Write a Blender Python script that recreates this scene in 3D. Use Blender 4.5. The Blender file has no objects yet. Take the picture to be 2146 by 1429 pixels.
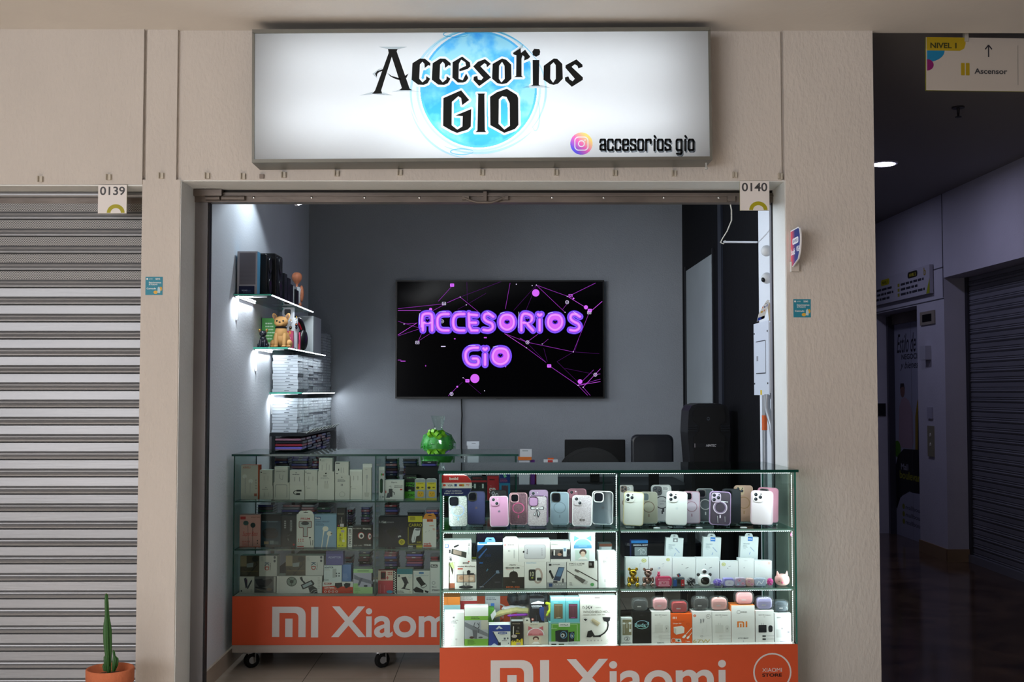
import bpy, math, random
import numpy as np
from mathutils import Vector, Matrix

SC = bpy.context.scene
COL = SC.collection
R = math.radians

# ------------------------------------------------------------------ camera
FPX, CX, CY = 2400.0, 1073.0, 714.5
CAMZ = 1.374
PITCH = math.atan(105.5 / FPX)
YAW = math.atan(12.0 / FPX)
cam_d = bpy.data.cameras.new('camera')
cam = bpy.data.objects.new('camera', cam_d)
COL.objects.link(cam)
cam_d.sensor_fit = 'HORIZONTAL'
cam_d.sensor_width = 36.0
cam_d.lens = FPX / 2146.0 * 36.0
cam_d.clip_start = 0.05
cam_d.clip_end = 200
cam.location = (0, 0, CAMZ)
cam.rotation_euler = (math.pi / 2 + PITCH, 0, -YAW)
SC.camera = cam
CM = cam.rotation_euler.to_matrix()

# ------------------------------------------------------------------ world, exposure
w = bpy.data.worlds.new('world')
SC.world = w
w.use_nodes = True
w.node_tree.nodes['Background'].inputs[0].default_value = (0.75, 0.7, 0.65, 1)
w.node_tree.nodes['Background'].inputs[1].default_value = 0.05
SC.view_settings.view_transform = 'Standard'
SC.view_settings.look = 'None'
SC.view_settings.exposure = 0.0
SC.view_settings.gamma = 1.0
SC.view_settings.use_curve_mapping = False
SC.cycles.transparent_max_bounces = 40
SC.cycles.max_bounces = 7
SC.cycles.diffuse_bounces = 3
SC.cycles.glossy_bounces = 4
SC.cycles.transmission_bounces = 4
SC.cycles.use_denoising = True
SC.cycles.sample_clamp_indirect = 4.0
SC.cycles.caustics_reflective = False
SC.cycles.caustics_refractive = False
SC.cycles.use_adaptive_sampling = True
SC.cycles.adaptive_threshold = 0.02


def area(name, loc, target, sx, sy, power, col=(1, 1, 1), spread=180):
    d = bpy.data.lights.new(name, 'AREA')
    d.shape = 'RECTANGLE'
    d.size, d.size_y = sx, sy
    d.energy = power
    d.color = col
    d.spread = R(spread)
    o = bpy.data.objects.new(name, d)
    COL.objects.link(o)
    o.location = loc
    o.rotation_euler = (Vector(target) - Vector(loc)).to_track_quat('-Z', 'Y').to_euler()
    return o


# mall hall light: daylight from the open side of the mall behind the camera, and
# added unseen warm lights over the walkway, bounced off its floor
area('mall_daylight', (-4.6, -3.8, 1.75), (-0.9, 5, 1.6), 4.4, 2.1, 122, (0.97, 0.97, 1.0), 120)
area('walkway_bounce_light', (-2.0, 1.6, 2.86), (-2.0, 1.9, 0), 1.6, 0.9, 76, (1.0, 0.91, 0.83), 100)
area('walkway_bounce_light', (0.1, 1.0, 2.86), (0.1, 1.2, 0), 1.4, 0.9, 48, (1.0, 0.93, 0.87), 100)


# ------------------------------------------------------------------ geometry helpers
def ray(px, py):
    return CM @ Vector(((px - CX) / FPX, -(py - CY) / FPX, -1.0))


def at(px, py, Y):
    d = ray(px, py)
    t = Y / d.y
    return Vector((d.x * t, Y, CAMZ + d.z * t))


def atX(px, py, X):
    d = ray(px, py)
    t = X / d.x
    return Vector((X, d.y * t, CAMZ + d.z * t))


def atZ(px, py, Z):
    d = ray(px, py)
    t = (Z - CAMZ) / d.z
    return Vector((d.x * t, d.y * t, Z))


def lin(c):
    c = c / 255.0
    return c / 12.92 if c <= 0.04045 else ((c + 0.055) / 1.055) ** 2.4


def rgb(h):
    if isinstance(h, str):
        h = h.lstrip('#')
        if len(h) == 3:
            h = ''.join(a * 2 for a in h)
        return tuple(lin(int(h[i:i + 2], 16)) for i in (0, 2, 4))
    return h


_M = {}


def newmat(name):
    m = bpy.data.materials.new(name)
    m.use_nodes = True
    return m, m.node_tree, m.node_tree.nodes['Principled BSDF']


def col(h, rough=0.45, metal=0.0, name=None):
    """plain printed / painted surface with slight wear in its sheen"""
    k = (h, rough, metal)
    if k in _M:
        return _M[k]
    m, nt, b = newmat(name or 'paint_' + str(h).strip('#'))
    b.inputs['Base Color'].default_value = (*rgb(h), 1)
    b.inputs['Roughness'].default_value = rough
    b.inputs['Metallic'].default_value = metal
    if rough >= 0.4 and not metal:
        b.inputs['Specular IOR Level'].default_value = 0.25
    _M[k] = m
    return m


def glow(h, s=1.0):
    k = ('glow', h, s)
    if k in _M:
        return _M[k]
    m = bpy.data.materials.new('light_' + str(h).strip('#'))
    m.use_nodes = True
    nt = m.node_tree
    nt.nodes.clear()
    e = nt.nodes.new('ShaderNodeEmission')
    e.inputs[0].default_value = (*rgb(h), 1)
    e.inputs[1].default_value = s
    o = nt.nodes.new('ShaderNodeOutputMaterial')
    nt.links.new(e.outputs[0], o.inputs[0])
    _M[k] = m
    return m


def clear(h, refl=1.0, rough=0.0, opa=0.0, ior=1.45):
    """thin clear sheet: tinted see-through plus a Fresnel reflection, optionally part opaque"""
    k = ('clear', h, refl, rough, opa, ior)
    if k in _M:
        return _M[k]
    m = bpy.data.materials.new('clear_' + str(h).strip('#'))
    m.use_nodes = True
    nt = m.node_tree
    nt.nodes.clear()
    N = nt.nodes.new
    t = N('ShaderNodeBsdfTransparent')
    t.inputs[0].default_value = (*rgb(h), 1)
    g = N('ShaderNodeBsdfGlossy')
    g.inputs['Roughness'].default_value = rough
    g.inputs[0].default_value = (0.95, 1, 0.98, 1)
    fr = N('ShaderNodeFresnel')
    fr.inputs[0].default_value = ior
    mu = N('ShaderNodeMath')
    mu.operation = 'MULTIPLY'
    mu.inputs[1].default_value = refl
    mx = N('ShaderNodeMixShader')
    o = N('ShaderNodeOutputMaterial')
    nt.links.new(fr.outputs[0], mu.inputs[0])
    nt.links.new(mu.outputs[0], mx.inputs[0])
    nt.links.new(t.outputs[0], mx.inputs[1])
    nt.links.new(g.outputs[0], mx.inputs[2])
    last = mx
    if opa:
        d = N('ShaderNodeBsdfDiffuse')
        d.inputs[0].default_value = (*rgb(h), 1)
        m2 = N('ShaderNodeMixShader')
        m2.inputs[0].default_value = opa
        nt.links.new(mx.outputs[0], m2.inputs[1])
        nt.links.new(d.outputs[0], m2.inputs[2])
        last = m2
    nt.links.new(last.outputs[0], o.inputs[0])
    _M[k] = m
    return m


def textured(name, h, rough=0.8, bump=0.0, scale=60.0, var=0.06, metal=0.0, stretch=(1, 1, 1), detail=6, vscale=3.0, dist=0.01):
    m, nt, b = newmat(name)
    N = nt.nodes.new
    tc = N('ShaderNodeTexCoord')
    mp = N('ShaderNodeMapping')
    mp.inputs['Scale'].default_value = stretch
    nt.links.new(tc.outputs['Object'], mp.inputs[0])
    n2 = N('ShaderNodeTexNoise')
    n2.inputs['Scale'].default_value = vscale
    n2.inputs['Detail'].default_value = 5
    nt.links.new(mp.outputs[0], n2.inputs[0])
    c = rgb(h)
    rp = N('ShaderNodeValToRGB')
    rp.color_ramp.elements[0].position = 0.3
    rp.color_ramp.elements[1].position = 0.7
    rp.color_ramp.elements[0].color = (*(v * (1 - var) for v in c), 1)
    rp.color_ramp.elements[1].color = (*(min(1, v * (1 + var)) for v in c), 1)
    nt.links.new(n2.outputs[0], rp.inputs[0])
    nt.links.new(rp.outputs[0], b.inputs['Base Color'])
    b.inputs['Roughness'].default_value = rough
    b.inputs['Metallic'].default_value = metal
    if bump:
        n = N('ShaderNodeTexNoise')
        n.inputs['Scale'].default_value = scale
        n.inputs['Detail'].default_value = detail
        nt.links.new(mp.outputs[0], n.inputs[0])
        bp = N('ShaderNodeBump')
        bp.inputs['Strength'].default_value = bump
        bp.inputs['Distance'].default_value = dist
        nt.links.new(n.outputs[0], bp.inputs['Height'])
        nt.links.new(bp.outputs[0], b.inputs['Normal'])
    return m


_TXT = {}


def text_mesh(s, bold=0.0, shear=0.0, sp=1.0):
    k = (s, bold, shear, sp)
    if k in _TXT:
        return _TXT[k]
    c = bpy.data.curves.new('lettering', 'FONT')
    c.body = s
    c.size = 1
    c.offset = bold * 0.62
    c.shear = shear
    c.space_character = sp
    c.resolution_u = 8 if len(s) < 8 else 4
    o = bpy.data.objects.new('lettering', c)
    COL.objects.link(o)
    bpy.context.view_layer.update()
    me = bpy.data.meshes.new_from_object(o)
    vs = [(v.co.x, v.co.y) for v in me.vertices]
    fs = [tuple(p.vertices) for p in me.polygons]
    bpy.data.objects.remove(o)
    bpy.data.curves.remove(c)
    bpy.data.meshes.remove(me)
    xs = [v[0] for v in vs]
    ys = [v[1] for v in vs]
    r = (vs, fs, min(xs), max(xs), min(ys), max(ys))
    _TXT[k] = r
    return r


class Frame:
    """plane frame: o origin, u right, v up, n outward"""
    def __init__(s, o, u, v, n=None):
        s.o, s.u, s.v = Vector(o), Vector(u).normalized(), Vector(v).normalized()
        s.n = Vector(n).normalized() if n else s.u.cross(s.v).normalized()

    def p(s, a, b, c=0.0):
        return s.o + s.u * a + s.v * b + s.n * c


class MB:
    def __init__(s):
        s.v, s.f, s.m, s.mats = [], [], [], []
        s.smooth = set()

    def mi(s, mat):
        if isinstance(mat, str):
            mat = col(mat)
        if mat not in s.mats:
            s.mats.append(mat)
        return s.mats.index(mat)

    def add(s, vs, fs, mat, smooth=False):
        b = len(s.v)
        i = s.mi(mat)
        s.v.extend([tuple(x) for x in vs])
        for f in fs:
            if smooth:
                s.smooth.add(len(s.f))
            s.f.append(tuple(b + k for k in f))
            s.m.append(i)
        return s

    def box(s, x0, x1, y0, y1, z0, z1, mat):
        x0, x1 = min(x0, x1), max(x0, x1)
        y0, y1 = min(y0, y1), max(y0, y1)
        z0, z1 = min(z0, z1), max(z0, z1)
        return s.fbox(Frame((0, 0, 0), (1, 0, 0), (0, 0, 1), (0, -1, 0)), x0, x1, z0, z1, -y1, -y0, mat)

    def fbox(s, F, a0, a1, b0, b1, c0, c1, mat, side=None, top=None):
        P = [F.p(a, b, c) for c in (c0, c1) for a, b in ((a0, b0), (a1, b0), (a1, b1), (a0, b1))]
        # c1 is the outer face
        s.add(P, [(4, 5, 6, 7)], mat)
        s.add(P, [(3, 2, 1, 0), (0, 1, 5, 4)], side or mat)
        s.add(P, [(2, 3, 7, 6)], top or side or mat)
        s.add(P, [(1, 2, 6, 5), (3, 0, 4, 7)], side or mat)
        return s

    def rbox(s, F, a0, a1, b0, b1, c0, c1, r, mat, seg=4, bev=0.0, side=None):
        """box with rounded corners in the frame plane, optional bevel on the outer rim"""
        pts = rrect(a0, b0, a1, b1, r, seg)
        lay = [(0, c0)]
        if bev:
            lay += [(0, c1 - bev), (bev * 0.35, c1 - bev * 0.3), (bev, c1)]
        else:
            lay += [(0, c1)]
        n = len(pts)
        cx, cy = (a0 + a1) / 2, (b0 + b1) / 2
        vs = []
        for ins, c in lay:
            fx = 1 - 2 * ins / max(1e-6, (a1 - a0))
            fy = 1 - 2 * ins / max(1e-6, (b1 - b0))
            vs += [F.p(cx + (x - cx) * fx, cy + (y - cy) * fy, c) for x, y in pts]
        fs = []
        for k in range(len(lay) - 1):
            for i in range(n):
                j = (i + 1) % n
                fs.append((k * n + i, k * n + j, (k + 1) * n + j, (k + 1) * n + i))
        s.add(vs, fs, side or mat, smooth=False)
        L = (len(lay) - 1) * n
        s.add(vs, [tuple(range(n))[::-1]], side or mat)
        s.add(vs, [tuple(L + i for i in range(n))], mat)
        return s

    def prism(s, F, pts, c0, c1, mat, side=None):
        n = len(pts)
        vs = [F.p(x, y, c0) for x, y in pts] + [F.p(x, y, c1) for x, y in pts]
        s.add(vs, [tuple(range(n))[::-1]], side or mat)
        s.add(vs, [tuple(n + i for i in range(n))], mat)
        s.add(vs, [(i, (i + 1) % n, n + (i + 1) % n, n + i) for i in range(n)], side or mat)
        return s

    def tube(s, pts, r, mat, n=8, caps=True):
        pts = [Vector(p) for p in pts]
        rs = r if isinstance(r, (list, tuple)) else [r] * len(pts)
        vs, fs = [], []
        up = None
        for i, p in enumerate(pts):
            d = (pts[min(i + 1, len(pts) - 1)] - pts[max(i - 1, 0)]).normalized()
            if up is None:
                up = Vector((0, 0, 1)) if abs(d.z) < 0.9 else Vector((1, 0, 0))
            a = d.cross(up).normalized()
            up = a.cross(d).normalized()
            for k in range(n):
                t = 2 * math.pi * k / n
                vs.append(p + (a * math.cos(t) + up * math.sin(t)) * rs[i])
        for i in range(len(pts) - 1):
            for k in range(n):
                j = (k + 1) % n
                fs.append((i * n + k, i * n + j, (i + 1) * n + j, (i + 1) * n + k))
        s.add(vs, fs, mat, True)
        if caps:
            s.add(vs, [tuple(range(n))[::-1], tuple((len(pts) - 1) * n + k for k in range(n))], mat)
        return s

    def lathe(s, o, prof, mat, n=24, axis=(0, 0, 1)):
        o = Vector(o)
        ax = Vector(axis).normalized()
        a = ax.orthogonal().normalized()
        b = ax.cross(a)
        vs = []
        for r, h in prof:
            for k in range(n):
                t = 2 * math.pi * k / n
                vs.append(o + ax * h + (a * math.cos(t) + b * math.sin(t)) * max(r, 1e-5))
        fs = []
        for i in range(len(prof) - 1):
            for k in range(n):
                j = (k + 1) % n
                fs.append((i * n + k, i * n + j, (i + 1) * n + j, (i + 1) * n + k))
        s.add(vs, fs, mat, True)
        s.add(vs, [tuple(range(n))[::-1], tuple((len(prof) - 1) * n + k for k in range(n))], mat)
        return s

    def ell(s, c, rx, ry, rz, mat, e=1.0, nu=16, nv=10, rot=None):
        """(super)ellipsoid; e<1 is boxier"""
        c = Vector(c)

        def q(t):
            return math.copysign(abs(t) ** e, t)
        vs, fs = [], []
        for i in range(nv + 1):
            ph = -math.pi / 2 + math.pi * i / nv
            for k in range(nu):
                th = 2 * math.pi * k / nu
                p = Vector((rx * q(math.cos(ph)) * q(math.cos(th)), ry * q(math.cos(ph)) * q(math.sin(th)), rz * q(math.sin(ph))))
                if rot is not None:
                    p = rot @ p
                vs.append(c + p)
        for i in range(nv):
            for k in range(nu):
                j = (k + 1) % nu
                fs.append((i * nu + k, i * nu + j, (i + 1) * nu + j, (i + 1) * nu + k))
        s.add(vs, fs, mat, True)
        return s

    def build(s, name, parent=None, label=None, cat=None, group=None, kind=None):
        me = bpy.data.meshes.new(name)
        V = [Vector(v) for v in s.v]
        # origin at the middle of the base
        if V:
            xs = [v.x for v in V]
            ys = [v.y for v in V]
            zs = [v.z for v in V]
            o0 = Vector(((min(xs) + max(xs)) / 2, (min(ys) + max(ys)) / 2, min(zs)))
        else:
            o0 = Vector((0, 0, 0))
        if kind == 'structure':
            o0 = Vector((0, 0, 0))
        me.from_pydata([tuple(v - o0) for v in V], [], s.f)
        for m in s.mats:
            me.materials.append(m)
        me.polygons.foreach_set('material_index', s.m)
        sm = [False] * len(s.f)
        for i in s.smooth:
            sm[i] = True
        me.polygons.foreach_set('use_smooth', sm)
        me.update()
        o = bpy.data.objects.new(name, me)
        COL.objects.link(o)
        o.location = o0
        if parent is not None:
            o.parent = parent
            o.location = o0 - wloc(parent)
        tag(o, label, cat, group, kind)
        return o


def wloc(o):
    p = Vector(o.location)
    while o.parent:
        o = o.parent
        p += Vector(o.location)
    return p


def tag(o, label=None, cat=None, group=None, kind=None):
    if label:
        o['label'] = label
    if cat:
        o['category'] = cat
    if group:
        o['group'] = group
    if kind:
        o['kind'] = kind
    return o


def thing(name, label, cat, loc, group=None):
    o = bpy.data.objects.new(name, None)
    COL.objects.link(o)
    o.location = loc
    return tag(o, label, cat, group)


def rrect(x0, y0, x1, y1, r, seg=4):
    r = min(r, (x1 - x0) / 2 * 0.999, (y1 - y0) / 2 * 0.999)
    out = []
    for cx, cy, a in ((x1 - r, y0 + r, -90), (x1 - r, y1 - r, 0), (x0 + r, y1 - r, 90), (x0 + r, y0 + r, 180)):
        for k in range(seg + 1):
            t = R(a + 90 * k / seg)
            out.append((cx + r * math.cos(t), cy + r * math.sin(t)))
    return out


def strokepoly(pts, w):
    """outline pieces (quads and round joints) of a thick polyline"""
    out = []
    for (x0, y0), (x1, y1) in zip(pts[:-1], pts[1:]):
        dx, dy = x1 - x0, y1 - y0
        L = math.hypot(dx, dy)
        if L < 1e-9:
            continue
        nx, ny = -dy / L * w / 2, dx / L * w / 2
        out.append([(x0 - nx, y0 - ny), (x1 - nx, y1 - ny), (x1 + nx, y1 + ny), (x0 + nx, y0 + ny)])
    return out


class Art:
    """draws flat print on a frame; coordinates are crop pixels mapped linearly to the face"""
    def __init__(s, mb, F, rect, W, H, c0=0.0, step=0.00008):
        s.mb, s.F, s.rect, s.W, s.H = mb, F, rect, W, H
        s.c, s.step = c0, step

    def q(s, x, y):
        x0, y0, x1, y1 = s.rect
        return ((x - x0) / (x1 - x0) * s.W, (y1 - y) / (y1 - y0) * s.H)

    def poly(s, pts, c, adv=True):
        if adv:
            s.c += s.step
        P = [s.q(*p) for p in pts]
        a = sum(P[i - 1][0] * P[i][1] - P[i][0] * P[i - 1][1] for i in range(len(P)))
        if a < 0:
            P.reverse()
        s.mb.add([s.F.p(x, y, s.c) for x, y in P], [tuple(range(len(P)))], c)
        return s

    def R(s, x0, y0, x1, y1, c):
        return s.poly([(x0, y0), (x1, y0), (x1, y1), (x0, y1)], c)

    def RR(s, x0, y0, x1, y1, r, c):
        return s.poly(rrect(x0, y0, x1, y1, r, 4), c)

    def E(s, cx, cy, rx, ry, c, n=26, a0=0, a1=360):
        k = n if a1 - a0 >= 360 else n + 1
        return s.poly([(cx + rx * math.cos(R(a0 + (a1 - a0) * i / n)), cy + ry * math.sin(R(a0 + (a1 - a0) * i / n))) for i in range(k)], c)

    def O(s, cx, cy, rx, ry, w, c, n=36, a0=0, a1=360):
        """ring"""
        s.c += s.step
        vs, fs = [], []
        for i in range(n + 1):
            t = R(a0 + (a1 - a0) * i / n)
            vs.append(s.F.p(*s.q(cx + (rx - w / 2) * math.cos(t), cy + (ry - w / 2) * math.sin(t)), s.c))
            vs.append(s.F.p(*s.q(cx + (rx + w / 2) * math.cos(t), cy + (ry + w / 2) * math.sin(t)), s.c))
        for i in range(n):
            fs.append((2 * i, 2 * i + 2, 2 * i + 3, 2 * i + 1))
        s.mb.add(vs, fs, c)
        return s

    def L(s, pts, w, c, cap=False):
        s.c += s.step
        for q in strokepoly(pts, w):
            s.poly(q, c, adv=False)
        if cap:
            for x, y in pts:
                s.poly([(x + w / 2 * math.cos(R(k * 30)), y + w / 2 * math.sin(R(k * 30))) for k in range(12)], c, adv=False)
        return s

    def T(s, x0, y0, x1, y1, txt, c, bold=0.0, rot=0, shear=0.0, sp=1.0):
        """text stretched into a pixel box; rot 90 turns it a quarter turn"""
        s.c += s.step
        vs, fs, ax0, ax1, ay0, ay1 = text_mesh(txt, bold, shear, sp)
        out = []
        for x, y in vs:
            a = (x - ax0) / (ax1 - ax0)
            b = (y - ay0) / (ay1 - ay0)
            if rot == 90:      # reads upwards
                a, b = 1 - b, a
            elif rot == -90:   # reads downwards
                a, b = b, 1 - a
            out.append(s.F.p(*s.q(x0 + (x1 - x0) * a, y1 + (y0 - y1) * b), s.c))
        s.mb.add(out, fs, c)
        return s

    def lines(s, x0, y0, x1, y1, n, c, seed=1):
        """greeked small print, too small to read in the photograph"""
        s.c += s.step
        rnd = random.Random(seed)
        h = (y1 - y0) / (2 * n - 1)
        for i in range(n):
            y = y0 + 2 * h * i
            x = x0
            end = x0 + (x1 - x0) * rnd.uniform(0.65, 1.0)
            while x < end:
                ww = (x1 - x0) * rnd.uniform(0.08, 0.22)
                s.poly([(x, y), (min(x + ww, end), y), (min(x + ww, end), y + h), (x, y + h)], c, adv=False)
                x += ww + (x1 - x0) * 0.03
        return s

    def apple(s, cx, cy, r, c):
        s.E(cx - r * .28, cy + r * .1, r * .62, r * .8, c, 12)
        s.E(cx + r * .28, cy + r * .1, r * .62, r * .8, c, 12)
        s.E(cx + r * .18, cy - r * 1.0, r * .16, r * .32, c, 8)
        return s

# ================================================================== SETTING
YP, YH, YG, YB = 4.845, 4.855, 5.07, 8.03       # pillar face, header face, shutter line, back wall
XL, XR = -1.39, 1.24                          # side walls of the shop
ZC = 2.92                                     # walkway ceiling
ZR = 2.80                                     # shop ceiling
plaster = textured('plaster_warm_white', '#cec7c0', 0.9, 0.8, 75, 0.04, stretch=(1, 1, 0.45), detail=4, dist=0.005)
paint_ceiling = textured('ceiling_paint', '#dcd7d0', 0.9, 0.1, 30, 0.03)
reveal_paint = textured('reveal_paint', '#dfe1df', 0.8, 0.25, 60, 0.05)
shop_paint = textured('shop_wall_paint', '#90959c', 0.75, 0.35, 120, 0.04)
white_paint = textured('white_wall_paint', '#dde2ea', 0.7, 0.15, 90, 0.03)
corr_paint = textured('corridor_paint', '#b4b2bc', 0.75, 0.15, 60, 0.04)
black_wall = textured('black_wall_paint', '#08090d', 0.75, 0.1, 60, 0.1)
black_wall.node_tree.nodes['Principled BSDF'].inputs['Specular IOR Level'].default_value = 0.12
steel = textured('galvanised_steel', '#98999c', 0.42, 0.05, 40, 0.10, 0.55, stretch=(0.2, 1, 3))
old_steel = textured('worn_brown_steel', '#6f6660', 0.5, 0.2, 50, 0.25, 0.4, stretch=(0.4, 1, 1), vscale=9)
dark_steel = textured('dark_shutter_steel', '#74747c', 0.5, 0.1, 40, 0.12, 0.3, stretch=(0.3, 0.3, 2))
alu = col('#a8a9ab', 0.35, 0.7, 'brushed_aluminium')
chrome = col('#d8d8d8', 0.15, 1.0, 'chrome')
black = col('#0b0b0d', 0.45)
rubber = col('#141414', 0.8)


def tile_mat(name, c1, c2, size, off, rough, grout):
    m, nt, b = newmat(name)
    N = nt.nodes.new
    tc = N('ShaderNodeTexCoord')
    mp = N('ShaderNodeMapping')
    mp.inputs['Location'].default_value = off
    nt.links.new(tc.outputs['Object'], mp.inputs[0])
    br = N('ShaderNodeTexBrick')
    br.offset = 0
    br.inputs['Scale'].default_value = 1
    br.inputs['Mortar Size'].default_value = 0.002
    br.inputs['Mortar Smooth'].default_value = 0
    br.inputs['Brick Width'].default_value = size
    br.inputs['Row Height'].default_value = size
    br.inputs['Color1'].default_value = (1, 1, 1, 1)
    br.inputs['Color2'].default_value = (0.93, 0.93, 0.93, 1)
    br.inputs['Mortar'].default_value = (grout, grout, grout, 1)
    nt.links.new(mp.outputs[0], br.inputs[0])
    n = N('ShaderNodeTexNoise')
    n.inputs['Scale'].default_value = 2.2
    n.inputs['Detail'].default_value = 9
    n.inputs['Distortion'].default_value = 1.5
    nt.links.new(tc.outputs['Object'], n.inputs[0])
    rp = N('ShaderNodeValToRGB')
    rp.color_ramp.elements[0].position = 0.35
    rp.color_ramp.elements[1].position = 0.68
    rp.color_ramp.elements[0].color = (*rgb(c1), 1)
    rp.color_ramp.elements[1].color = (*rgb(c2), 1)
    nt.links.new(n.outputs[0], rp.inputs[0])
    mx = N('ShaderNodeMix')
    mx.data_type = 'RGBA'
    mx.blend_type = 'MULTIPLY'
    mx.inputs[0].default_value = 1
    nt.links.new(rp.outputs[0], mx.inputs[6])
    nt.links.new(br.outputs[0], mx.inputs[7])
    nt.links.new(mx.outputs[2], b.inputs['Base Color'])
    b.inputs['Roughness'].default_value = rough
    return m


shop_tile = tile_mat('shop_floor_tile', '#b3a598', '#c4b7aa', 0.43, (0.104, 0.05, 0), 0.22, 0.35)
mall_tile = tile_mat('walkway_stone', '#3c2a20', '#66503e', 0.8, (0.1, 0.2, 0), 0.14, 1.6)
skirt_tile = textured('skirting_stone', '#8d7458', 0.4, 0, 1, 0.1)


def S(mb, name):
    return mb.build(name, kind='structure')


walk_tile = tile_mat('walkway_floor_tile', '#cfc4b8', '#ddd4ca', 0.6, (0.1, 0.2, 0), 0.6, 0.8)
S(MB().box(-6, 1.9, -6, YG - 0.02, -0.05, 0, walk_tile).box(1.9, 6, -6, YG - 0.02, -0.05, 0, mall_tile), 'floor')
S(MB().box(1.56, 6, YG - 0.02, 16, -0.05, 0, mall_tile), 'floor_corridor')
S(MB().box(XL - 0.15, XR + 0.12, YG - 0.02, YB + 0.1, -0.05, 0.002, shop_tile), 'floor_shop')
S(MB().box(-6, 6, -3, YH + 0.02, ZC, ZC + 0.1, paint_ceiling), 'ceiling')
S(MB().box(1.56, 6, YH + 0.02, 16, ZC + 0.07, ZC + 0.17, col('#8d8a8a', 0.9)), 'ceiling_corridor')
S(MB().box(XL - 0.15, XR + 0.12, YH + 0.1, YB + 0.1, ZR, ZR + 0.1, shop_paint), 'ceiling_shop')

# front wall: recessed header over the opening, pillars, panel over the neighbour's shutter
zs = at(1000, 378, YH).z
xol, xor_ = at(371, 900, YP).x, at(1652, 900, YP).x
xpl = at(291, 900, YP).x
xpr = at(1840, 900, YP).x
S(MB().box(xol, xor_ - 0.014, YH, YG, zs, ZC, plaster).box(xor_ - 0.015, xor_ + 0.02, YH + 0.014, YG, zs, ZC, plaster), 'wall_front')
S(MB().box(xpl + 0.013, xol - 0.018, YP, YH + 0.02, zs, ZC, plaster).box(xpl, xol, YP, YH + 0.02, 0, zs, plaster).box(xpl - 0.01, xol + 0.01, YP + 0.016, YH + 0.02, zs, ZC, plaster).box(xpl, xol, YH + 0.02, YG + 0.03, 0, ZC, reveal_paint), 'wall_front_left')
S(MB().box(xor_, xpr, YP, YH + 0.02, 0, zs, plaster).box(xor_ - 0.004, xpr, YP, YH + 0.02, zs, ZC, plaster).box(xor_, xpr - 0.004, YH + 0.02, YG + 0.05, 0, ZC, reveal_paint).box(XR + 0.12, xpr - 0.004, YG + 0.05, YG + 0.62, 0, ZC, reveal_paint), 'wall_front_right')
zl = at(150, 386, YP - 0.004).z
S(MB().box(-6, xpl, YP - 0.004, YP + 0.2, zl, ZC, plaster), 'wall_front_far_left')
# groove bead beside the left pillar and the plaster return under the header
S(MB().box(xol - 0.002, xor_ + 0.002, YH + 0.004, YG, zs - 0.004, zs + 0.004, reveal_paint)
  .box(xol - 0.001, xol + 0.004, YP + 0.004, YG, 0, zs, reveal_paint)
  .box(xor_ - 0.004, xor_ + 0.001, YP + 0.004, YG, 0, zs, reveal_paint), 'trim_1')

# shop walls
S(MB().box(XL - 0.15, XL, YG - 0.05, YB + 0.15, 0, ZR, white_paint), 'wall_left')
S(MB().box(XL, XR + 0.1, YB, YB + 0.15, 0, ZR, shop_paint), 'wall_back')
yd0, yd1 = 6.83, 7.84
yw = 5.60
S(MB().box(XR, XR + 0.12, YG + 0.0, yw, 0, ZR, white_paint)
  .box(XR, XR + 0.12, yw, YB + 0.1, 0, ZR, black_wall)
  .box(XR - 0.012, XR, 6.52, 6.62, 0.0, ZR, col('#20242f', 0.4)), 'wall_right')
zd = 2.20
dm = MB().box(XR - 0.004, XR, yd0, yd1, 0.02, zd, textured('grey_door_paint', '#8e969a', 0.6, 0.1, 60))
dm.box(XR - 0.01, XR, yd0 - 0.03, yd0, 0, zd + 0.03, col('#101218')).box(XR - 0.01, XR, yd1, yd1 + 0.03, 0, zd + 0.03, col('#101218'))
S(dm, 'door_1')
S(MB().box(XL, XL + 0.012, YG, YB, 0.0, 0.085, textured('beige_skirting', '#b8a796', 0.35)), 'baseboard_left')
S(MB().box(XL, XR, YB - 0.012, YB, 0.0, 0.085, textured('beige_skirting_back', '#b8a796', 0.35)), 'baseboard_back')

# corridor on the right
XW = 3.57
yj, ye0, ye1 = 9.3, 9.92, 11.15
zlin = 2.30
S(MB().box(XW, XW + 0.6, yj, ye0, 0, ZC + 0.07, corr_paint)
  .box(XW, XW + 0.3, 2.0, yj, zlin, ZC + 0.07, corr_paint)
  .box(XW, XW + 0.6, ye0, ye1, 2.12, ZC + 0.07, corr_paint)
  .box(XW, XW + 0.6, ye1, 16, 0, ZC + 0.07, corr_paint)
  .box(XW - 0.004, XW, yj, 16, 2.385, 2.392, col('#55545c'))
  .box(XW - 0.004, XW, yj, 16, 2.13, 2.137, col('#55545c'))
  .box(XW - 0.004, XW, yj + .004, yj + 0.012, 2.14, ZC + 0.07, col('#55545c')), 'wall_corridor_right')
S(MB().box(xpr, XW + 1, 15.8, 16, 0, ZC + 0.1, corr_paint), 'wall_corridor_back')
S(MB().box(XR + 0.12, xpr, YG + 0.6, 16, 0, ZC + 0.1, corr_paint), 'wall_corridor_left')
S(MB().box(XW - 0.012, XW, yj - 0.01, ye0, 0, 0.1, skirt_tile)
  .box(XW - 0.012, XW + 0.2, yj - 0.012, yj, 0, 0.1, skirt_tile)
  .box(XW - 0.012, XW, ye1, 15, 0, 0.1, skirt_tile), 'baseboard_right')
# side of the hall and the far side of the mall, behind the camera
S(MB().box(4.2, 4.35, -6, 2.0, 0, ZC, plaster).box(4.2, 4.35, -6, 2, 0, 0.1, skirt_tile), 'wall_right_hall')


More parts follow.
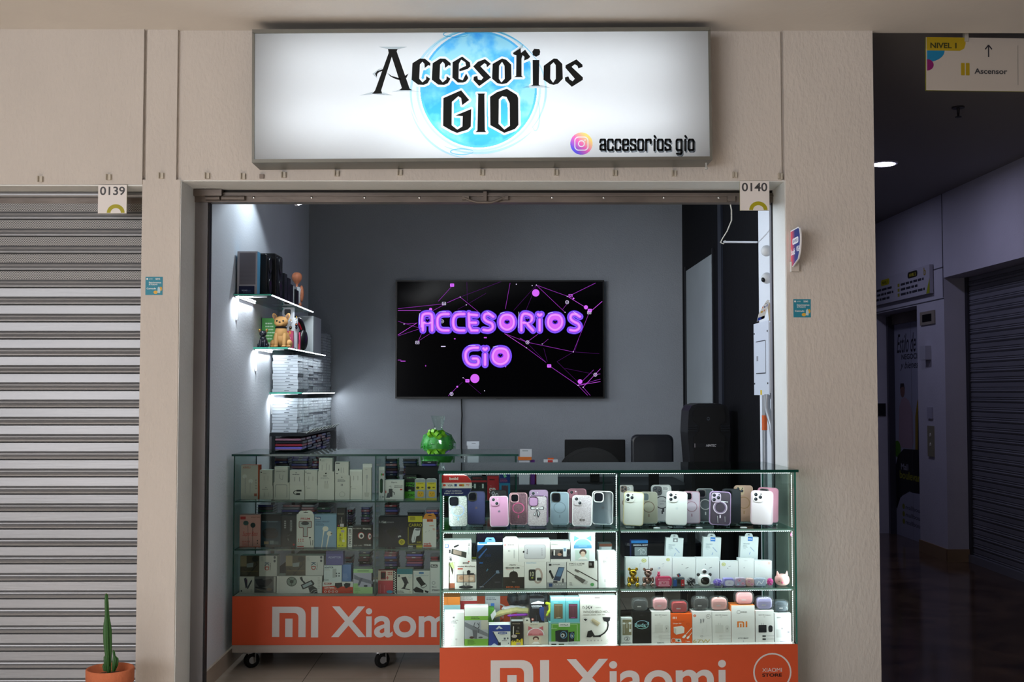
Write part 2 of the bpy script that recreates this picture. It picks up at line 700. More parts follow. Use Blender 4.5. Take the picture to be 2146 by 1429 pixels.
def slats(mb, F, w, z0, z1, pitch, mat, flat=0.55, amp=1.0, perf=None, perf_from=None):
    """horizontal roller-shutter profile: flat band and two small ribs per slat"""
    prof = [(0.00, -0.006), (0.03, 0.0), (0.05, 0.003), (flat - 0.02, 0.003), (flat, 0.0), (flat + 0.03, -0.004), (flat + 0.05, -0.002),
            (flat + 0.10, 0.004), (flat + 0.16, 0.005), (flat + 0.20, 0.002), (flat + 0.23, -0.001), (flat + 0.27, 0.003), (flat + 0.34, 0.007), (flat + 0.40, 0.006), (0.985, -0.002)]
    pts = []
    z = z1
    while z > z0:
        for t, d in prof:
            pts.append((z - t * pitch, d * amp, t))
        z -= pitch
    pts = [p for p in pts if p[0] >= z0]
    n = len(pts)
    vs = [F.p(0, zz, d) for zz, d, t in pts] + [F.p(w, zz, d) for zz, d, t in pts]
    for i in range(n - 1):
        m = mat
        if perf is not None and pts[i][0] > perf_from and abs(pts[i][2] - 0.05) < 1e-6:
            m = perf
        mb.add([vs[i], vs[n + i], vs[n + i + 1], vs[i + 1]], [(3, 2, 1, 0)], m)
    return mb


def perf_mat():
    m, nt, b = newmat('perforated_steel')
    N = nt.nodes.new
    tc = N('ShaderNodeTexCoord')
    out = None
    for off in ((0, 0), (0.5, 0.5)):
        mp = N('ShaderNodeMapping')
        mp.inputs['Scale'].default_value = (1 / 0.0075, 1, 1 / 0.0105)
        mp.inputs['Location'].default_value = (off[0], 0, off[1])
        nt.links.new(tc.outputs['Object'], mp.inputs[0])
        fr = N('ShaderNodeVectorMath')
        fr.operation = 'FRACTION'
        nt.links.new(mp.outputs[0], fr.inputs[0])
        sp = N('ShaderNodeSeparateXYZ')
        nt.links.new(fr.outputs[0], sp.inputs[0])
        cm = N('ShaderNodeCombineXYZ')
        nt.links.new(sp.outputs[0], cm.inputs[0])
        nt.links.new(sp.outputs[2], cm.inputs[2])
        ds = N('ShaderNodeVectorMath')
        ds.operation = 'DISTANCE'
        ds.inputs[1].default_value = (0.5, 0, 0.5)
        nt.links.new(cm.outputs[0], ds.inputs[0])
        lt = N('ShaderNodeMath')
        lt.operation = 'LESS_THAN'
        lt.inputs[1].default_value = 0.27
        nt.links.new(ds.outputs['Value'], lt.inputs[0])
        if out is None:
            out = lt
        else:
            ad = N('ShaderNodeMath')
            ad.operation = 'MAXIMUM'
            nt.links.new(out.outputs[0], ad.inputs[0])
            nt.links.new(lt.outputs[0], ad.inputs[1])
            out = ad
    mx = N('ShaderNodeMix')
    mx.data_type = 'RGBA'
    mx.inputs[6].default_value = (*rgb('#a5a3a1'), 1)
    mx.inputs[7].default_value = (*rgb('#1a1a1a'), 1)
    nt.links.new(out.outputs[0], mx.inputs[0])
    nt.links.new(mx.outputs[2], b.inputs['Base Color'])
    b.inputs['Roughness'].default_value = 0.5
    b.inputs['Metallic'].default_value = 0.4
    return m


# neighbour's roller shutter
Y9 = 5.0
zt = at(150, 403, Y9).z
Fs = Frame((-3.2, Y9, 0), (1, 0, 0), (0, 0, 1), (0, -1, 0))
ws = xpl + 3.2
sh = thing('roller_shutter', 'closed galvanised roller shutter with perforated upper slats under the 0139 plate', 'shutter', (-2.3, Y9, 0))
mb = MB()
slats(mb, Fs, ws, 0.0, zt - 0.045, 0.0748, steel, perf=perf_mat(), perf_from=at(100, 590, Y9).z)
mb.build('slat_curtain', sh)
MB().tube([(-3.2, Y9 - 0.01, zt - 0.012), (xpl, Y9 - 0.01, zt - 0.012)], 0.014, steel).box(-3.2, xpl, Y9 - 0.004, Y9 + 0.03, zt - 0.05, zt - 0.02, old_steel).build('top_rail', sh)
S(MB().box(-3.3, xpl, YP + 0.003, Y9 + 0.2, zt, zl + 0.01, reveal_paint).box(-3.3, xpl, Y9 + 0.04, Y9 + 0.2, 0, zt, old_steel), 'wall_neighbour_lintel')

# corridor shutter on the right
Xs = 3.76
Fc = Frame((Xs, 9.3, 0), (0, -1, 0), (0, 0, 1), (-1, 0, 0))
csh = thing('roller_shutter', 'closed dark grey roller shutter in the corridor, right of the lift', 'shutter', (Xs, 6.6, 0))
mb = MB()
slats(mb, Fc, 5.2, 0.03, zlin, 0.078, dark_steel, flat=0.45, amp=1.1)
mb.build('slat_curtain', csh)
MB().box(Xs - 0.03, Xs + 0.02, 4.1, 9.3, 0, 0.06, dark_steel).build('bottom_bar', csh)
MB().box(Xs - 0.02, Xs + 0.01, 9.25, 9.3, 0, zlin, col('#3a3a40', 0.5, 0.4)).build('guide_rail', csh)
S(MB().box(Xs + 0.02, Xs + 0.1, 2.0, 9.3, 0, ZC, corr_paint), 'wall_corridor_shutter')

# the shop's own raised shutter: bottom bar, guides, lock bolts
sr = thing('raised_shutter', 'raised shutter bottom bar in worn brown steel across the top of the shop opening', 'shutter', (-0.1, YG, 2.2))
zb0, zb1 = at(1000, 424.5, YG).z, at(1000, 399, YG).z
mb = MB()
mb.box(xol, xor_, YG - 0.01, YG + 0.05, zb0, zb1 - 0.012, old_steel)
mb.box(xol, xor_, YG - 0.018, YG + 0.01, zb0 + 0.026, zb0 + 0.032, old_steel)
mb.box(xol, xor_, YG + 0.002, YG + 0.06, zb1 - 0.012, zb1 + 0.01, col('#221f1d', 0.6))
mb.build('bottom_bar', sr)
for px in (532, 653, 764, 879, 1157, 1265, 1391, 1506):
    p = at(px, 414, YG - 0.01)
    MB().ell((p.x, p.y, p.z), 0.007, 0.005, 0.007, chrome, nu=10, nv=6).build('rivet', sr)
for x0, x1 in ((431, 461), (465, 500), (500, 513)):
    a, b = at(x0, 421, YG - 0.02), at(x1, 409, YG - 0.02)
    MB().tube([(a.x, a.y, (a.z + b.z) / 2), (b.x, a.y, (a.z + b.z) / 2)], 0.011, old_steel).build('lock_bolt', sr)
a, b = at(405, 411, YG - 0.02), at(466, 398, YG - 0.02)
MB().box(a.x, b.x, YG - 0.035, YG + 0.01, a.z, b.z, old_steel).build('lock_bracket', sr)
hp = [at(px, py, YG - 0.03) for px, py in ((972, 414), (985, 420), (1000, 424), (1030, 424), (1044, 419), (1058, 413))]
MB().tube(hp, 0.006, old_steel).build('pull_handle', sr)
for px in (976, 1058):
    a, b = at(px - 7, 419, YG - 0.02), at(px + 7, 411, YG - 0.02)
    MB().box(a.x, b.x, YG - 0.032, YG - 0.01, a.z, b.z, old_steel).build('handle_bracket', sr)
a, b = at(1013, 425, YG - 0.02), at(1020, 402, YG - 0.02)
MB().box(a.x, b.x, YG - 0.03, YG - 0.01, a.z, b.z, old_steel).build('latch', sr)
a, b = at(1524, 422, YG - 0.02), at(1540, 410, YG - 0.02)
MB().box(a.x, b.x, YG - 0.03, YG - 0.01, a.z, b.z, old_steel).build('lock_bolt', sr)
xg = at(430, 900, YG).x
S(MB().box(xol, xg, YG, YG + 0.06, 0, zs, textured('guide_steel', '#77767a', 0.5, 0.1, 30, 0.12, 0.3)).box(xg, xg + 0.006, YG + 0.01, YG + 0.05, 0, zs, col('#1c1b20'))
  .box(at(1623, 900, YG).x, xor_, YG, YG + 0.06, 0, zs, col('#8c8d92', 0.5, 0.3)).box(at(1621.5, 900, YG).x, at(1623, 900, YG).x, YG - 0.002, YG + 0.01, 0, zs, col('#222226')), 'trim_2')

# ================================================================== FACADE THINGS
def plate(name, label, cat, x0, y0, x1, y1, Y, th, mat, art=None, group=None, side=None, r=0):
    """flat sign facing the walkway: photo rectangle on the plane at distance Y"""
    a, b = at(x0, y1, Y), at(x1, y0, Y)
    F = Frame((a.x, Y, a.z), (1, 0, 0), (0, 0, 1), (0, -1, 0))
    W, H = b.x - a.x, b.z - a.z
    mb = MB()
    if r:
        mb.rbox(F, 0, W, 0, H, -th, 0, r, mat, side=side)
    else:
        mb.fbox(F, 0, W, 0, H, -th, 0, mat, side)
    if art:
        art(Art(mb, F, (x0, y0, x1, y1), W, H))
    return mb.build(name, None, label, cat, group)


def art139(n):
    def f(A):
        x0, y0, x1, y1 = A.rect
        A.T(x0 + 4, y0 + 4, x1 - 4, y0 + 22, n, '#4a4a4e', 0.03)
        A.O(x0 + 38, y1 - 1, 15, 14, 8, '#a8a020', a0=180, a1=360)
    return f


plate('number_plate', 'white plate reading 0139 with an olive arc, above the closed shutter', 'sign', 205, 387, 266, 447, YP - 0.005, 0.007, '#e6e2e0', art139('0139'), side='#8d8d50')
plate('number_plate', 'white plate reading 0140 with an olive arc, at the corner of the shop opening', 'sign', 1551, 379, 1612, 441, YH - 0.001, 0.007, '#e6e2e0', art139('0140'), side='#8d8d50')


def art_sticker(A):
    x0, y0, x1, y1 = A.rect
    X = lambda t: x0 + (x1 - x0) * t
    Yy = lambda t: y0 + (y1 - y0) * t
    A.E(X(.1), Yy(.12), 2, 2, '#e8f0f0', 8)
    A.T(X(.2), Yy(.07), X(.42), Yy(.17), 'yumbo', '#d0e4e8')
    A.T(X(.58), Yy(.07), X(.85), Yy(.17), 'SEMS', '#e8f0f0', 0.02)
    A.T(X(.2), Yy(.27), X(.92), Yy(.36), 'Estacionamos', '#f0f4f4', 0.02)
    A.T(X(.2), Yy(.38), X(.7), Yy(.46), 'el futuro', '#f0f4f4', 0.02)
    A.T(X(.08), Yy(.6), X(.62), Yy(.69), 'Conrado', '#f0f4f4', 0.03)
    A.E(X(.6), Yy(.85), 4.5, 3.6, '#e0b040')
    A.E(X(.9), Yy(.66), 2.6, 4.5, '#d8a838')
    A.poly([(X(.7), Yy(.88)), (X(.72), Yy(.6)), (X(.8), Yy(.52)), (X(.88), Yy(.7)), (X(.86), Yy(.9))], '#b8d4dc')


plate('sticker', 'small square teal sticker with white lettering on the left pillar', 'sticker', 304.5, 580, 341, 618, YP - 0.001, 0.001, '#2f88a0', art_sticker)
plate('sticker', 'small square teal sticker with white lettering on the right pillar', 'sticker', 1663, 627, 1699, 665, YP - 0.001, 0.001, '#2f88a0', art_sticker)

# projecting card-payment flag on the right pillar
YF_ = YP - 0.004
p = at(1657, 520, YF_)
F = Frame((p.x, YF_, 0), (0, -1, 0), (0, 0, 1), (-1, 0, 0))
zz0, zz1 = at(1657, 564, YF_).z, at(1657, 484, YF_).z
W = 0.16


def grad_flag():
    m, nt, b = newmat('flag_print')
    N = nt.nodes.new
    tc = N('ShaderNodeTexCoord')
    sp = N('ShaderNodeSeparateXYZ')
    nt.links.new(tc.outputs['Generated'], sp.inputs[0])
    rp = N('ShaderNodeValToRGB')
    rp.color_ramp.elements[0].position = 0.55
    rp.color_ramp.elements[1].position = 0.95
    rp.color_ramp.elements[0].color = (*rgb('#1d2f7a'), 1)
    rp.color_ramp.elements[1].color = (*rgb('#e0484c'), 1)
    nt.links.new(sp.outputs[1], rp.inputs[0])
    nt.links.new(rp.outputs[0], b.inputs['Base Color'])
    return m


Hh = zz1 - zz0
out = [(0, 0), (0.75 * W, 0.03), (W * .93, 0.06), (W, 0.10), (W, Hh - 0.035), (W * .93, Hh - 0.008), (W * .8, Hh + 0.0), (0, Hh)]
F.o.z = zz0
mb = MB()
mb.prism(F, out, -0.006, 0, '#e8e8ec')
ins = [(0.004, 0.004), (0.73 * W, 0.032), (W * .9, 0.063), (W * .96, 0.10), (W * .96, Hh - 0.037), (W * .9, Hh - 0.012), (W * .8, Hh - 0.005), (0.004, Hh - 0.005)]
mb.add([F.p(x, y, 0.0003) for x, y in ins], [tuple(range(len(ins)))], grad_flag())
A = Art(mb, F, (0, 0, 100, 100), W, Hh, 0.0004)
A.RR(20, 24, 82, 40, 6, '#e8e8ee').T(26, 28, 76, 36, 'BIENVENIDO', '#30407a', 0.02)
A.T(8, 50, 44, 66, 'bold', '#f4f4f8', 0.04).T(60, 48, 96, 62, 'VISA', '#f4f4f8', 0.03)
fl = mb.build('payment_flag', None, 'red and blue card payment flag projecting from the right pillar', 'sign')
MB().box(p.x - 0.004, p.x + 0.03, YP - 0.028, YP, zz0 - 0.012, zz0 + 0.03, '#c8c0b8').build('bracket', fl)

# little plastic clips left in the plaster along the header
ORD = ['first', 'second', 'third', 'fourth', 'fifth', 'sixth', 'seventh', 'eighth', 'ninth', 'tenth', 'eleventh', 'twelfth', 'thirteenth', 'fourteenth']
for i, (cx, cy) in enumerate([(86, 376), (229, 372), (339, 369), (435, 369), (510, 370), (595, 367), (706, 364), (838, 362), (1010, 362), (1165, 362), (1288, 363), (1412, 364), (1539, 367), (1634, 370)]):
    Yc = YP - 0.004 if cx < 290 else (YP if cx < 375 or cx > 1640 else YH)
    a, b = at(cx - 4.5, cy + 6, Yc), at(cx + 4.5, cy - 6, Yc)
    mb = MB().box(a.x, b.x, Yc - 0.012, Yc, a.z, b.z, '#c9c2b4')
    mb.box(a.x, a.x + 0.004, Yc - 0.022, Yc - 0.012, a.z, b.z, '#b8b0a2')
    mb.build('cable_clip', None, 'small plaster-coloured clip above the openings, %s in the row counted from the left' % ORD[i], 'clip', 'clips above the openings')
a = at(549, 370, YH)
MB().box(a.x - 0.009, a.x + 0.009, YH - 0.01, YH, a.z - 0.009, a.z + 0.009, '#8c8078').build('anchor_plate', None, 'single square rusty wall plate under the left part of the lightbox', 'plate')

# ------------------------------------------------------------------ lightbox
YS = 4.70
sg = thing('lightbox_sign', 'large backlit white lightbox with black gothic lettering over a blue globe', 'sign', (-0.1, YS, at(1000, 333, YS).z))
a0, a1 = at(531, 62, YS), at(1489, 57, YS)
b0, b1 = at(527, 341, YS), at(1494, 334.5, YS)
xl, xr = (a0.x + b0.x) / 2, (a1.x + b1.x) / 2
zt_, zb_ = (a0.z + a1.z) / 2 + 0.001, (b0.z + b1.z) / 2
YSB = YH
frm = textured('lightbox_frame_metal', '#77766f', 0.4, 0.05, 50, 0.08, 0.5)
fw = 0.014
roll = (a1.z - a0.z) / (a1.x - a0.x) * 0.5 + (b1.z - b0.z) / (b1.x - b0.x) * 0.5
u_ = Vector((1, 0, roll)).normalized()
v_ = Vector((-roll, 0, 1)).normalized()
SF = Frame(Vector((xl, YS, (a0.z + b0.z) / 2 - (zt_ - zb_) / 2)) , u_, v_, (0, -1, 0))
SW, SH = (xr - xl), zt_ - zb_
SF.o = Vector((b0.x + 0.002, YS, b0.z))
dpt = YSB - YS - 0.003
mb = MB()
mb.fbox(SF, 0, SW, 0, fw, -dpt, 0.003, frm).fbox(SF, 0, SW, SH - fw * 1.15, SH, -dpt, 0.003, frm)
mb.fbox(SF, 0, fw * .7, fw, SH - fw, -dpt, 0.003, frm).fbox(SF, SW - fw * .7, SW, fw, SH - fw, -dpt, 0.003, frm)
mb.build('frame', sg)
MB().fbox(SF, fw, SW - fw, fw, SH - fw, -dpt, -dpt + 0.003, '#f2f2f2').build('back_panel', sg)


def panel_mat():
    m = bpy.data.materials.new('lightbox_vinyl')
    m.use_nodes = True
    nt = m.node_tree
    nt.nodes.clear()
    N = nt.nodes.new
    tr = N('ShaderNodeBsdfTranslucent')
    tr.inputs[0].default_value = (0.78, 0.82, 0.86, 1)
    d = N('ShaderNodeBsdfDiffuse')
    d.inputs[0].default_value = (0.75, 0.75, 0.75, 1)
    g = N('ShaderNodeBsdfGlossy')
    g.inputs['Roughness'].default_value = 0.12
    m1 = N('ShaderNodeMixShader')
    m1.inputs[0].default_value = 0.25
    m2 = N('ShaderNodeMixShader')
    m2.inputs[0].default_value = 0.03
    o = N('ShaderNodeOutputMaterial')
    nt.links.new(tr.outputs[0], m1.inputs[1])
    nt.links.new(d.outputs[0], m1.inputs[2])
    nt.links.new(m1.outputs[0], m2.inputs[1])
    nt.links.new(g.outputs[0], m2.inputs[2])
    nt.links.new(m2.outputs[0], o.inputs[0])
    return m


mb = MB()
mb.add([SF.p(fw * .7, fw, -0.004), SF.p(SW - fw * .7, fw, -0.004), SF.p(SW - fw * .7, SH - fw, -0.004), SF.p(fw * .7, SH - fw, -0.004)], [(0, 1, 2, 3)], panel_mat())
panel = mb.build('face_panel', sg)


def tube_light(name, a, b, z, c, power, w=0.03, colr=(0.93, 0.97, 1.0)):
    d = bpy.data.lights.new(name, 'AREA')
    d.shape = 'RECTANGLE'
    d.size, d.size_y = (b - a), w
    d.energy = power
    d.color = colr
    o = bpy.data.objects.new(name, d)
    COL.objects.link(o)
    o.location = SF.p((a + b) / 2, z, c)
    o.rotation_euler = (R(90), 0, 0)
    o.parent = None
    return o


# fluorescent tubes inside the box (seen only as glow through the face)
tube_light('lightbox_tube', 0.12, SW - 0.16, 0.17, -dpt + 0.03, 8.0)
tube_light('lightbox_tube', 0.12, SW - 0.16, 0.42, -dpt + 0.03, 2.7)
tube_light('lightbox_tube', SW / 2 - 0.3, SW / 2 + 0.25, 0.10, -dpt + 0.04, 2.0)

# graphics; coordinates in two zoomed crops of the photograph: scale 3.7, origins (480,30) and (960,30)


def sxy(X, Y, o):
    return (o + X / 3.7, 30 + Y / 3.7)


def onpanel(x, y, c):
    """photo pixel -> point on the sign face raised by c"""
    q = at(x, y, YS + 0.004)
    a = (q - SF.o).dot(SF.u)
    b = (q - SF.o).dot(SF.v)
    return SF.p(a, b, c)


def spoly(mb, pts, o, mat, c=-0.0035):
    P = [onpanel(*sxy(x, y, o), c) for x, y in pts]
    a = sum(P[i - 1].x * P[i].z - P[i].x * P[i - 1].z for i in range(len(P)))
    if a < 0:
        P.reverse()
    mb.add(P, [tuple(range(len(P)))], mat)


ink = col('#15191b', 0.42)
A0, B0 = 480, 960
GL = {}   # letter -> list of (crop, polygon)
GL['A'] = [(A0, [(1232, 270), (1308, 270), (1300, 288), (1400, 575), (1422, 590), (1318, 590), (1340, 572), (1262, 330), (1180, 590), (1188, 615), (1110, 617), (1133, 590), (1238, 300)]),
           (A0, [(1132, 462), (1150, 440), (1195, 425), (1190, 440), (1165, 448), (1150, 462), (1145, 490)]),
           (A0, [(1228, 455), (1260, 478), (1310, 492), (1335, 497), (1330, 512), (1290, 502), (1250, 482)]),
           (A0, [(1360, 480), (1392, 460), (1375, 495)])]


def cc(dx):
    return [(A0, [(1480 + dx, 343), (1520 + dx, 345), (1562 + dx, 380), (1560 + dx, 400), (1545 + dx, 395), (1518 + dx, 418), (1515 + dx, 385), (1500 + dx, 368), (1480 + dx, 390),
                  (1475 + dx, 500), (1500 + dx, 528), (1528 + dx, 505), (1530 + dx, 480), (1560 + dx, 500), (1540 + dx, 535), (1510 + dx, 548), (1465 + dx, 546), (1416 + dx, 508), (1422 + dx, 380)])]


GL['c'] = cc(0)
GL['d'] = cc(157)
GL['e'] = [(A0, [(1808, 328), (1868, 375), (1872, 405), (1850, 425), (1786, 444), (1785, 425), (1838, 400), (1832, 372), (1800, 352), (1782, 385), (1780, 500), (1812, 512), (1838, 460), (1856, 495), (1838, 520), (1815, 530), (1775, 530), (1732, 492), (1734, 372)]),]
GL['s'] = [(A0, [(1985, 348), (2030, 385), (2000, 412), (1995, 388), (1980, 380), (1950, 405), (2032, 490), (1940, 557), (1895, 510), (1898, 485), (1925, 478), (1930, 505), (1955, 512), (1972, 492), (1893, 405), (1930, 368)])]
GL['o'] = [(B0, [(340, 343), (372, 352), (412, 390), (414, 500), (378, 535), (340, 542), (335, 530), (362, 500), (360, 400), (340, 368)]),
           (B0, [(341, 343), (341, 369), (318, 400), (316, 500), (336, 530), (341, 542), (305, 535), (264, 500), (268, 385)])]
GL['r'] = [(B0, [(425, 300), (485, 262), (488, 300), (520, 275), (560, 330), (545, 345), (512, 360), (515, 330), (500, 318), (492, 345), (492, 478), (503, 488), (435, 488), (450, 478), (452, 318), (430, 312)])]
GL['i'] = [(B0, [(575, 290), (590, 268), (630, 270), (637, 290), (632, 315), (605, 330), (580, 318)]),
           (B0, [(578, 355), (630, 355), (626, 545), (636, 555), (565, 555), (580, 545)])]
GL['p'] = [(B0, [(742, 343), (768, 345), (808, 385), (812, 500), (775, 538), (740, 548), (736, 532), (758, 500), (757, 395), (740, 372)]),
           (B0, [(742, 343), (742, 371), (716, 395), (714, 500), (737, 532), (741, 548), (710, 540), (662, 508), (664, 400)])]
GL['t'] = [(B0, [(918, 350), (965, 392), (965, 410), (932, 420), (925, 400), (905, 388), (880, 408), (968, 490), (966, 510), (882, 563), (830, 515), (828, 490), (855, 482), (865, 505), (888, 520), (905, 500), (832, 415), (834, 395)])]
GL['G'] = [(A0, [(1800, 590), (1862, 665), (1808, 705), (1800, 650), (1778, 635), (1728, 680), (1726, 860), (1770, 895), (1810, 870), (1812, 790), (1755, 785), (1878, 735), (1875, 870), (1850, 895), (1768, 920), (1720, 900), (1660, 865), (1662, 650)])]
GL['I'] = [(A0, [(1925, 615), (1985, 615), (1980, 625), (1984, 900), (1995, 914), (1910, 914), (1926, 900), (1932, 625)])]
GL['O'] = [(B0, [(378, 578), (455, 625), (466, 650), (468, 858), (440, 890), (358, 920), (358, 895), (402, 865), (400, 690), (375, 640)]),
           (B0, [(378, 578), (376, 641), (342, 635), (316, 660), (314, 850), (359, 895), (359, 920), (250, 860), (248, 640), (300, 605)])]
lt = MB()
allp = []
for k, L in GL.items():
    for o, P in L:
        spoly(lt, P, o, ink, -0.0025)
        allp.append([sxy(x, y, o) for x, y in P])
lt.build('lettering', sg)

# grey bevel shadows of the serif strokes
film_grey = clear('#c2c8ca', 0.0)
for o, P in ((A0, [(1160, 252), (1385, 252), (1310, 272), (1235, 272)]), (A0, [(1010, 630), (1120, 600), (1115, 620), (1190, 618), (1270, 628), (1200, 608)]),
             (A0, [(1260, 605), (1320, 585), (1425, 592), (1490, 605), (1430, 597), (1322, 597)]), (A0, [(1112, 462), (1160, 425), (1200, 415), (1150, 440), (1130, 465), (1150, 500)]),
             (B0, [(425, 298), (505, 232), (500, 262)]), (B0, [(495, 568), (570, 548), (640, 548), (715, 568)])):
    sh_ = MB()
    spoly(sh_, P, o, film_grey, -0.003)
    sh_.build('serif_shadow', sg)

# globe printed as translucent blue film, cut out around the white halo of the letters
cxg, cyg, rg = 1003.0, 187.0, 131.0
step = 0.8
gx = np.arange(cxg - rg - 12, cxg + rg + 12, step)
gy = np.arange(cyg - rg - 4, cyg + rg + 4, step)
GX, GY = np.meshgrid(gx + step / 2, gy + step / 2)
halo = np.zeros(GX.shape, bool)
for P in allp:
    n = len(P)
    ins_ = np.zeros(GX.shape, bool)
    for i in range(n):
        (xa, ya), (xb, yb) = P[i - 1], P[i]
        dx, dy = xb - xa, yb - ya
        L2 = dx * dx + dy * dy + 1e-9
        t = np.clip(((GX - xa) * dx + (GY - ya) * dy) / L2, 0, 1)
        d2 = (GX - xa - t * dx) ** 2 + (GY - ya - t * dy) ** 2
        halo |= d2 < 4.6 ** 2
        c_ = ((ya > GY) != (yb > GY)) & (GX < (xb - xa) * (GY - ya) / (yb - ya + 1e-12) + xa)
        ins_ ^= c_
    halo |= ins_
RR_ = np.hypot(GX - cxg, GY - cyg) / 122.0


def globe_film():
    m = bpy.data.materials.new('globe_film')
    m.use_nodes = True
    nt = m.node_tree
    nt.nodes.clear()
    N = nt.nodes.new
    tc = N('ShaderNodeTexCoord')
    n = N('ShaderNodeTexNoise')
    n.inputs['Scale'].default_value = 7
    n.inputs['Detail'].default_value = 6
    nt.links.new(tc.outputs['Object'], n.inputs[0])
    rp = N('ShaderNodeValToRGB')
    e = rp.color_ramp.elements
    e[0].position = 0.40
    e[0].color = (*rgb('#a4e2f4'), 1)
    e[1].position = 0.56
    e[1].color = (*rgb('#3fa0ee'), 1)
    x = e.new(0.47)
    x.color = (*rgb('#70c6f4'), 1)
    sp = N('ShaderNodeSeparateXYZ')
    nt.links.new(tc.outputs['Generated'], sp.inputs[0])
    k = N('ShaderNodeMath')
    k.operation = 'MULTIPLY_ADD'
    k.inputs[1].default_value = -0.22
    nt.links.new(sp.outputs[2], k.inputs[0])
    ad = N('ShaderNodeMath')
    nt.links.new(n.outputs[0], k.inputs[2])
    ad.inputs[1].default_value = 0.11
    nt.links.new(k.outputs[0], ad.inputs[0])
    nt.links.new(ad.outputs[0], rp.inputs[0])
    t = N('ShaderNodeBsdfTransparent')
    nt.links.new(rp.outputs[0], t.inputs[0])
    o = N('ShaderNodeOutputMaterial')
    nt.links.new(t.outputs[0], o.inputs[0])
    return m


gm = globe_film()
gedge = clear('#5cb8e8', 0.0)
gpale = clear('#d4f0f8', 0.0)
gb = MB()
for iy in range(GX.shape[0]):
    for ix in range(GX.shape[1]):
        if halo[iy, ix]:
            continue
        r = RR_[iy, ix]
        if r > 1.07:
            continue
        if r > 1.0:
            m_ = None if (r < 1.035) else gpale
        elif r > 0.965:
            m_ = gedge
        else:
            m_ = gm
        if m_ is None:
            continue
        x, y = gx[ix], gy[iy]
        gb.add([onpanel(x, y + step, -0.0036), onpanel(x + step, y + step, -0.0036), onpanel(x + step, y, -0.0036), onpanel(x, y, -0.0036)], [(0, 1, 2, 3)], m_)
gb.build('globe_print', sg)
# swirls round the globe
sw = MB()
cs1, cs2 = clear('#7cc8e6', 0.0), clear('#c4e8f4', 0.0)


def swirl(cx, cy, rx, ry, a0, a1, wmax, m, c):
    vs, fs = [], []
    n = 26
    for i in range(n + 1):
        t = i / n
        a = R(a0 + (a1 - a0) * t)
        wv = wmax * math.sin(math.pi * t) ** 0.7 + 0.15
        for s_ in (-1, 1):
            vs.append(onpanel(cx + (rx + s_ * wv / 2) * math.cos(a), cy + (ry + s_ * wv / 2) * math.sin(a), c))
    for i in range(n):
        fs.append((2 * i, 2 * i + 1, 2 * i + 3, 2 * i + 2))
    sw.add(vs, fs, m)


swirl(1003, 195, 142, 134, 150, 265, 5, cs2, -0.0032)
swirl(1005, 192, 138, 130, 235, 330, 3, cs1, -0.0031)
swirl(1008, 190, 136, 126, 325, 400, 4, cs2, -0.0032)
swirl(990, 192, 134, 140, 95, 165, 4, cs2, -0.0030)
swirl(1000, 190, 150, 131, 40, 118, 5, cs2, -0.0031)
swirl(955, 72, 26, 6, 0, 360, 2.2, cs1, -0.003)
swirl(968, 318, 24, 6, 0, 360, 2.2, cs1, -0.003)
swirl(1122, 240, 9, 34, -60, 140, 3, cs2, -0.003)
sw.build('swirl_print', sg)

# small account line: gradient round badge with camera outline, dark lettering
bd = MB()


def badge_mat():
    m = bpy.data.materials.new('badge_film')
    m.use_nodes = True
    nt = m.node_tree
    nt.nodes.clear()
    N = nt.nodes.new
    tc = N('ShaderNodeTexCoord')
    sp = N('ShaderNodeSeparateXYZ')
    nt.links.new(tc.outputs['Generated'], sp.inputs[0])
    ad = N('ShaderNodeMath')
    ad.operation = 'ADD'
    nt.links.new(sp.outputs[0], ad.inputs[0])
    nt.links.new(sp.outputs[2], ad.inputs[1])
    hf = N('ShaderNodeMath')
    hf.operation = 'MULTIPLY'
    hf.inputs[1].default_value = 0.5
    nt.links.new(ad.outputs[0], hf.inputs[0])
    rp = N('ShaderNodeValToRGB')
    e = rp.color_ramp.elements
    e[0].position = 0.2
    e[0].color = (*rgb('#5a52c8'), 1)
    e[1].position = 0.8
    e[1].color = (*rgb('#f8d878'), 1)
    x = e.new(0.5)
    x.color = (*rgb('#e868a8'), 1)
    nt.links.new(hf.outputs[0], rp.inputs[0])
    t = N('ShaderNodeBsdfTransparent')
    nt.links.new(rp.outputs[0], t.inputs[0])
    o = N('ShaderNodeOutputMaterial')
    nt.links.new(t.outputs[0], o.inputs[0])
    return m


# badge built as film pieces leaving the white camera outline free
bm_ = badge_mat()
bx, by, br = 1218.5, 301, 23.3
st = 0.5
for yy in np.arange(by - br, by + br, st):
    for xx in np.arange(bx - br, bx + br, st):
        X_, Y_ = xx + st / 2 - bx, yy + st / 2 - by
        if math.hypot(X_, Y_) > br:
            continue
        # rounded square outline 28 wide, ring radius 7, dot
        qx, qy = max(abs(X_) - 6.0, 0), max(abs(Y_) - 6.0, 0)
        dsq = math.hypot(qx, qy)
        if 6.6 < dsq < 8.8 or 5.0 < math.hypot(X_, Y_) < 7.2 or math.hypot(X_ - 7.6, Y_ + 7.4) < 1.5:
            continue
        bd.add([onpanel(xx, yy + st, -0.0036), onpanel(xx + st, yy + st, -0.0036), onpanel(xx + st, yy, -0.0036), onpanel(xx, yy, -0.0036)], [(0, 1, 2, 3)], bm_)
bd.build('badge_print', sg)


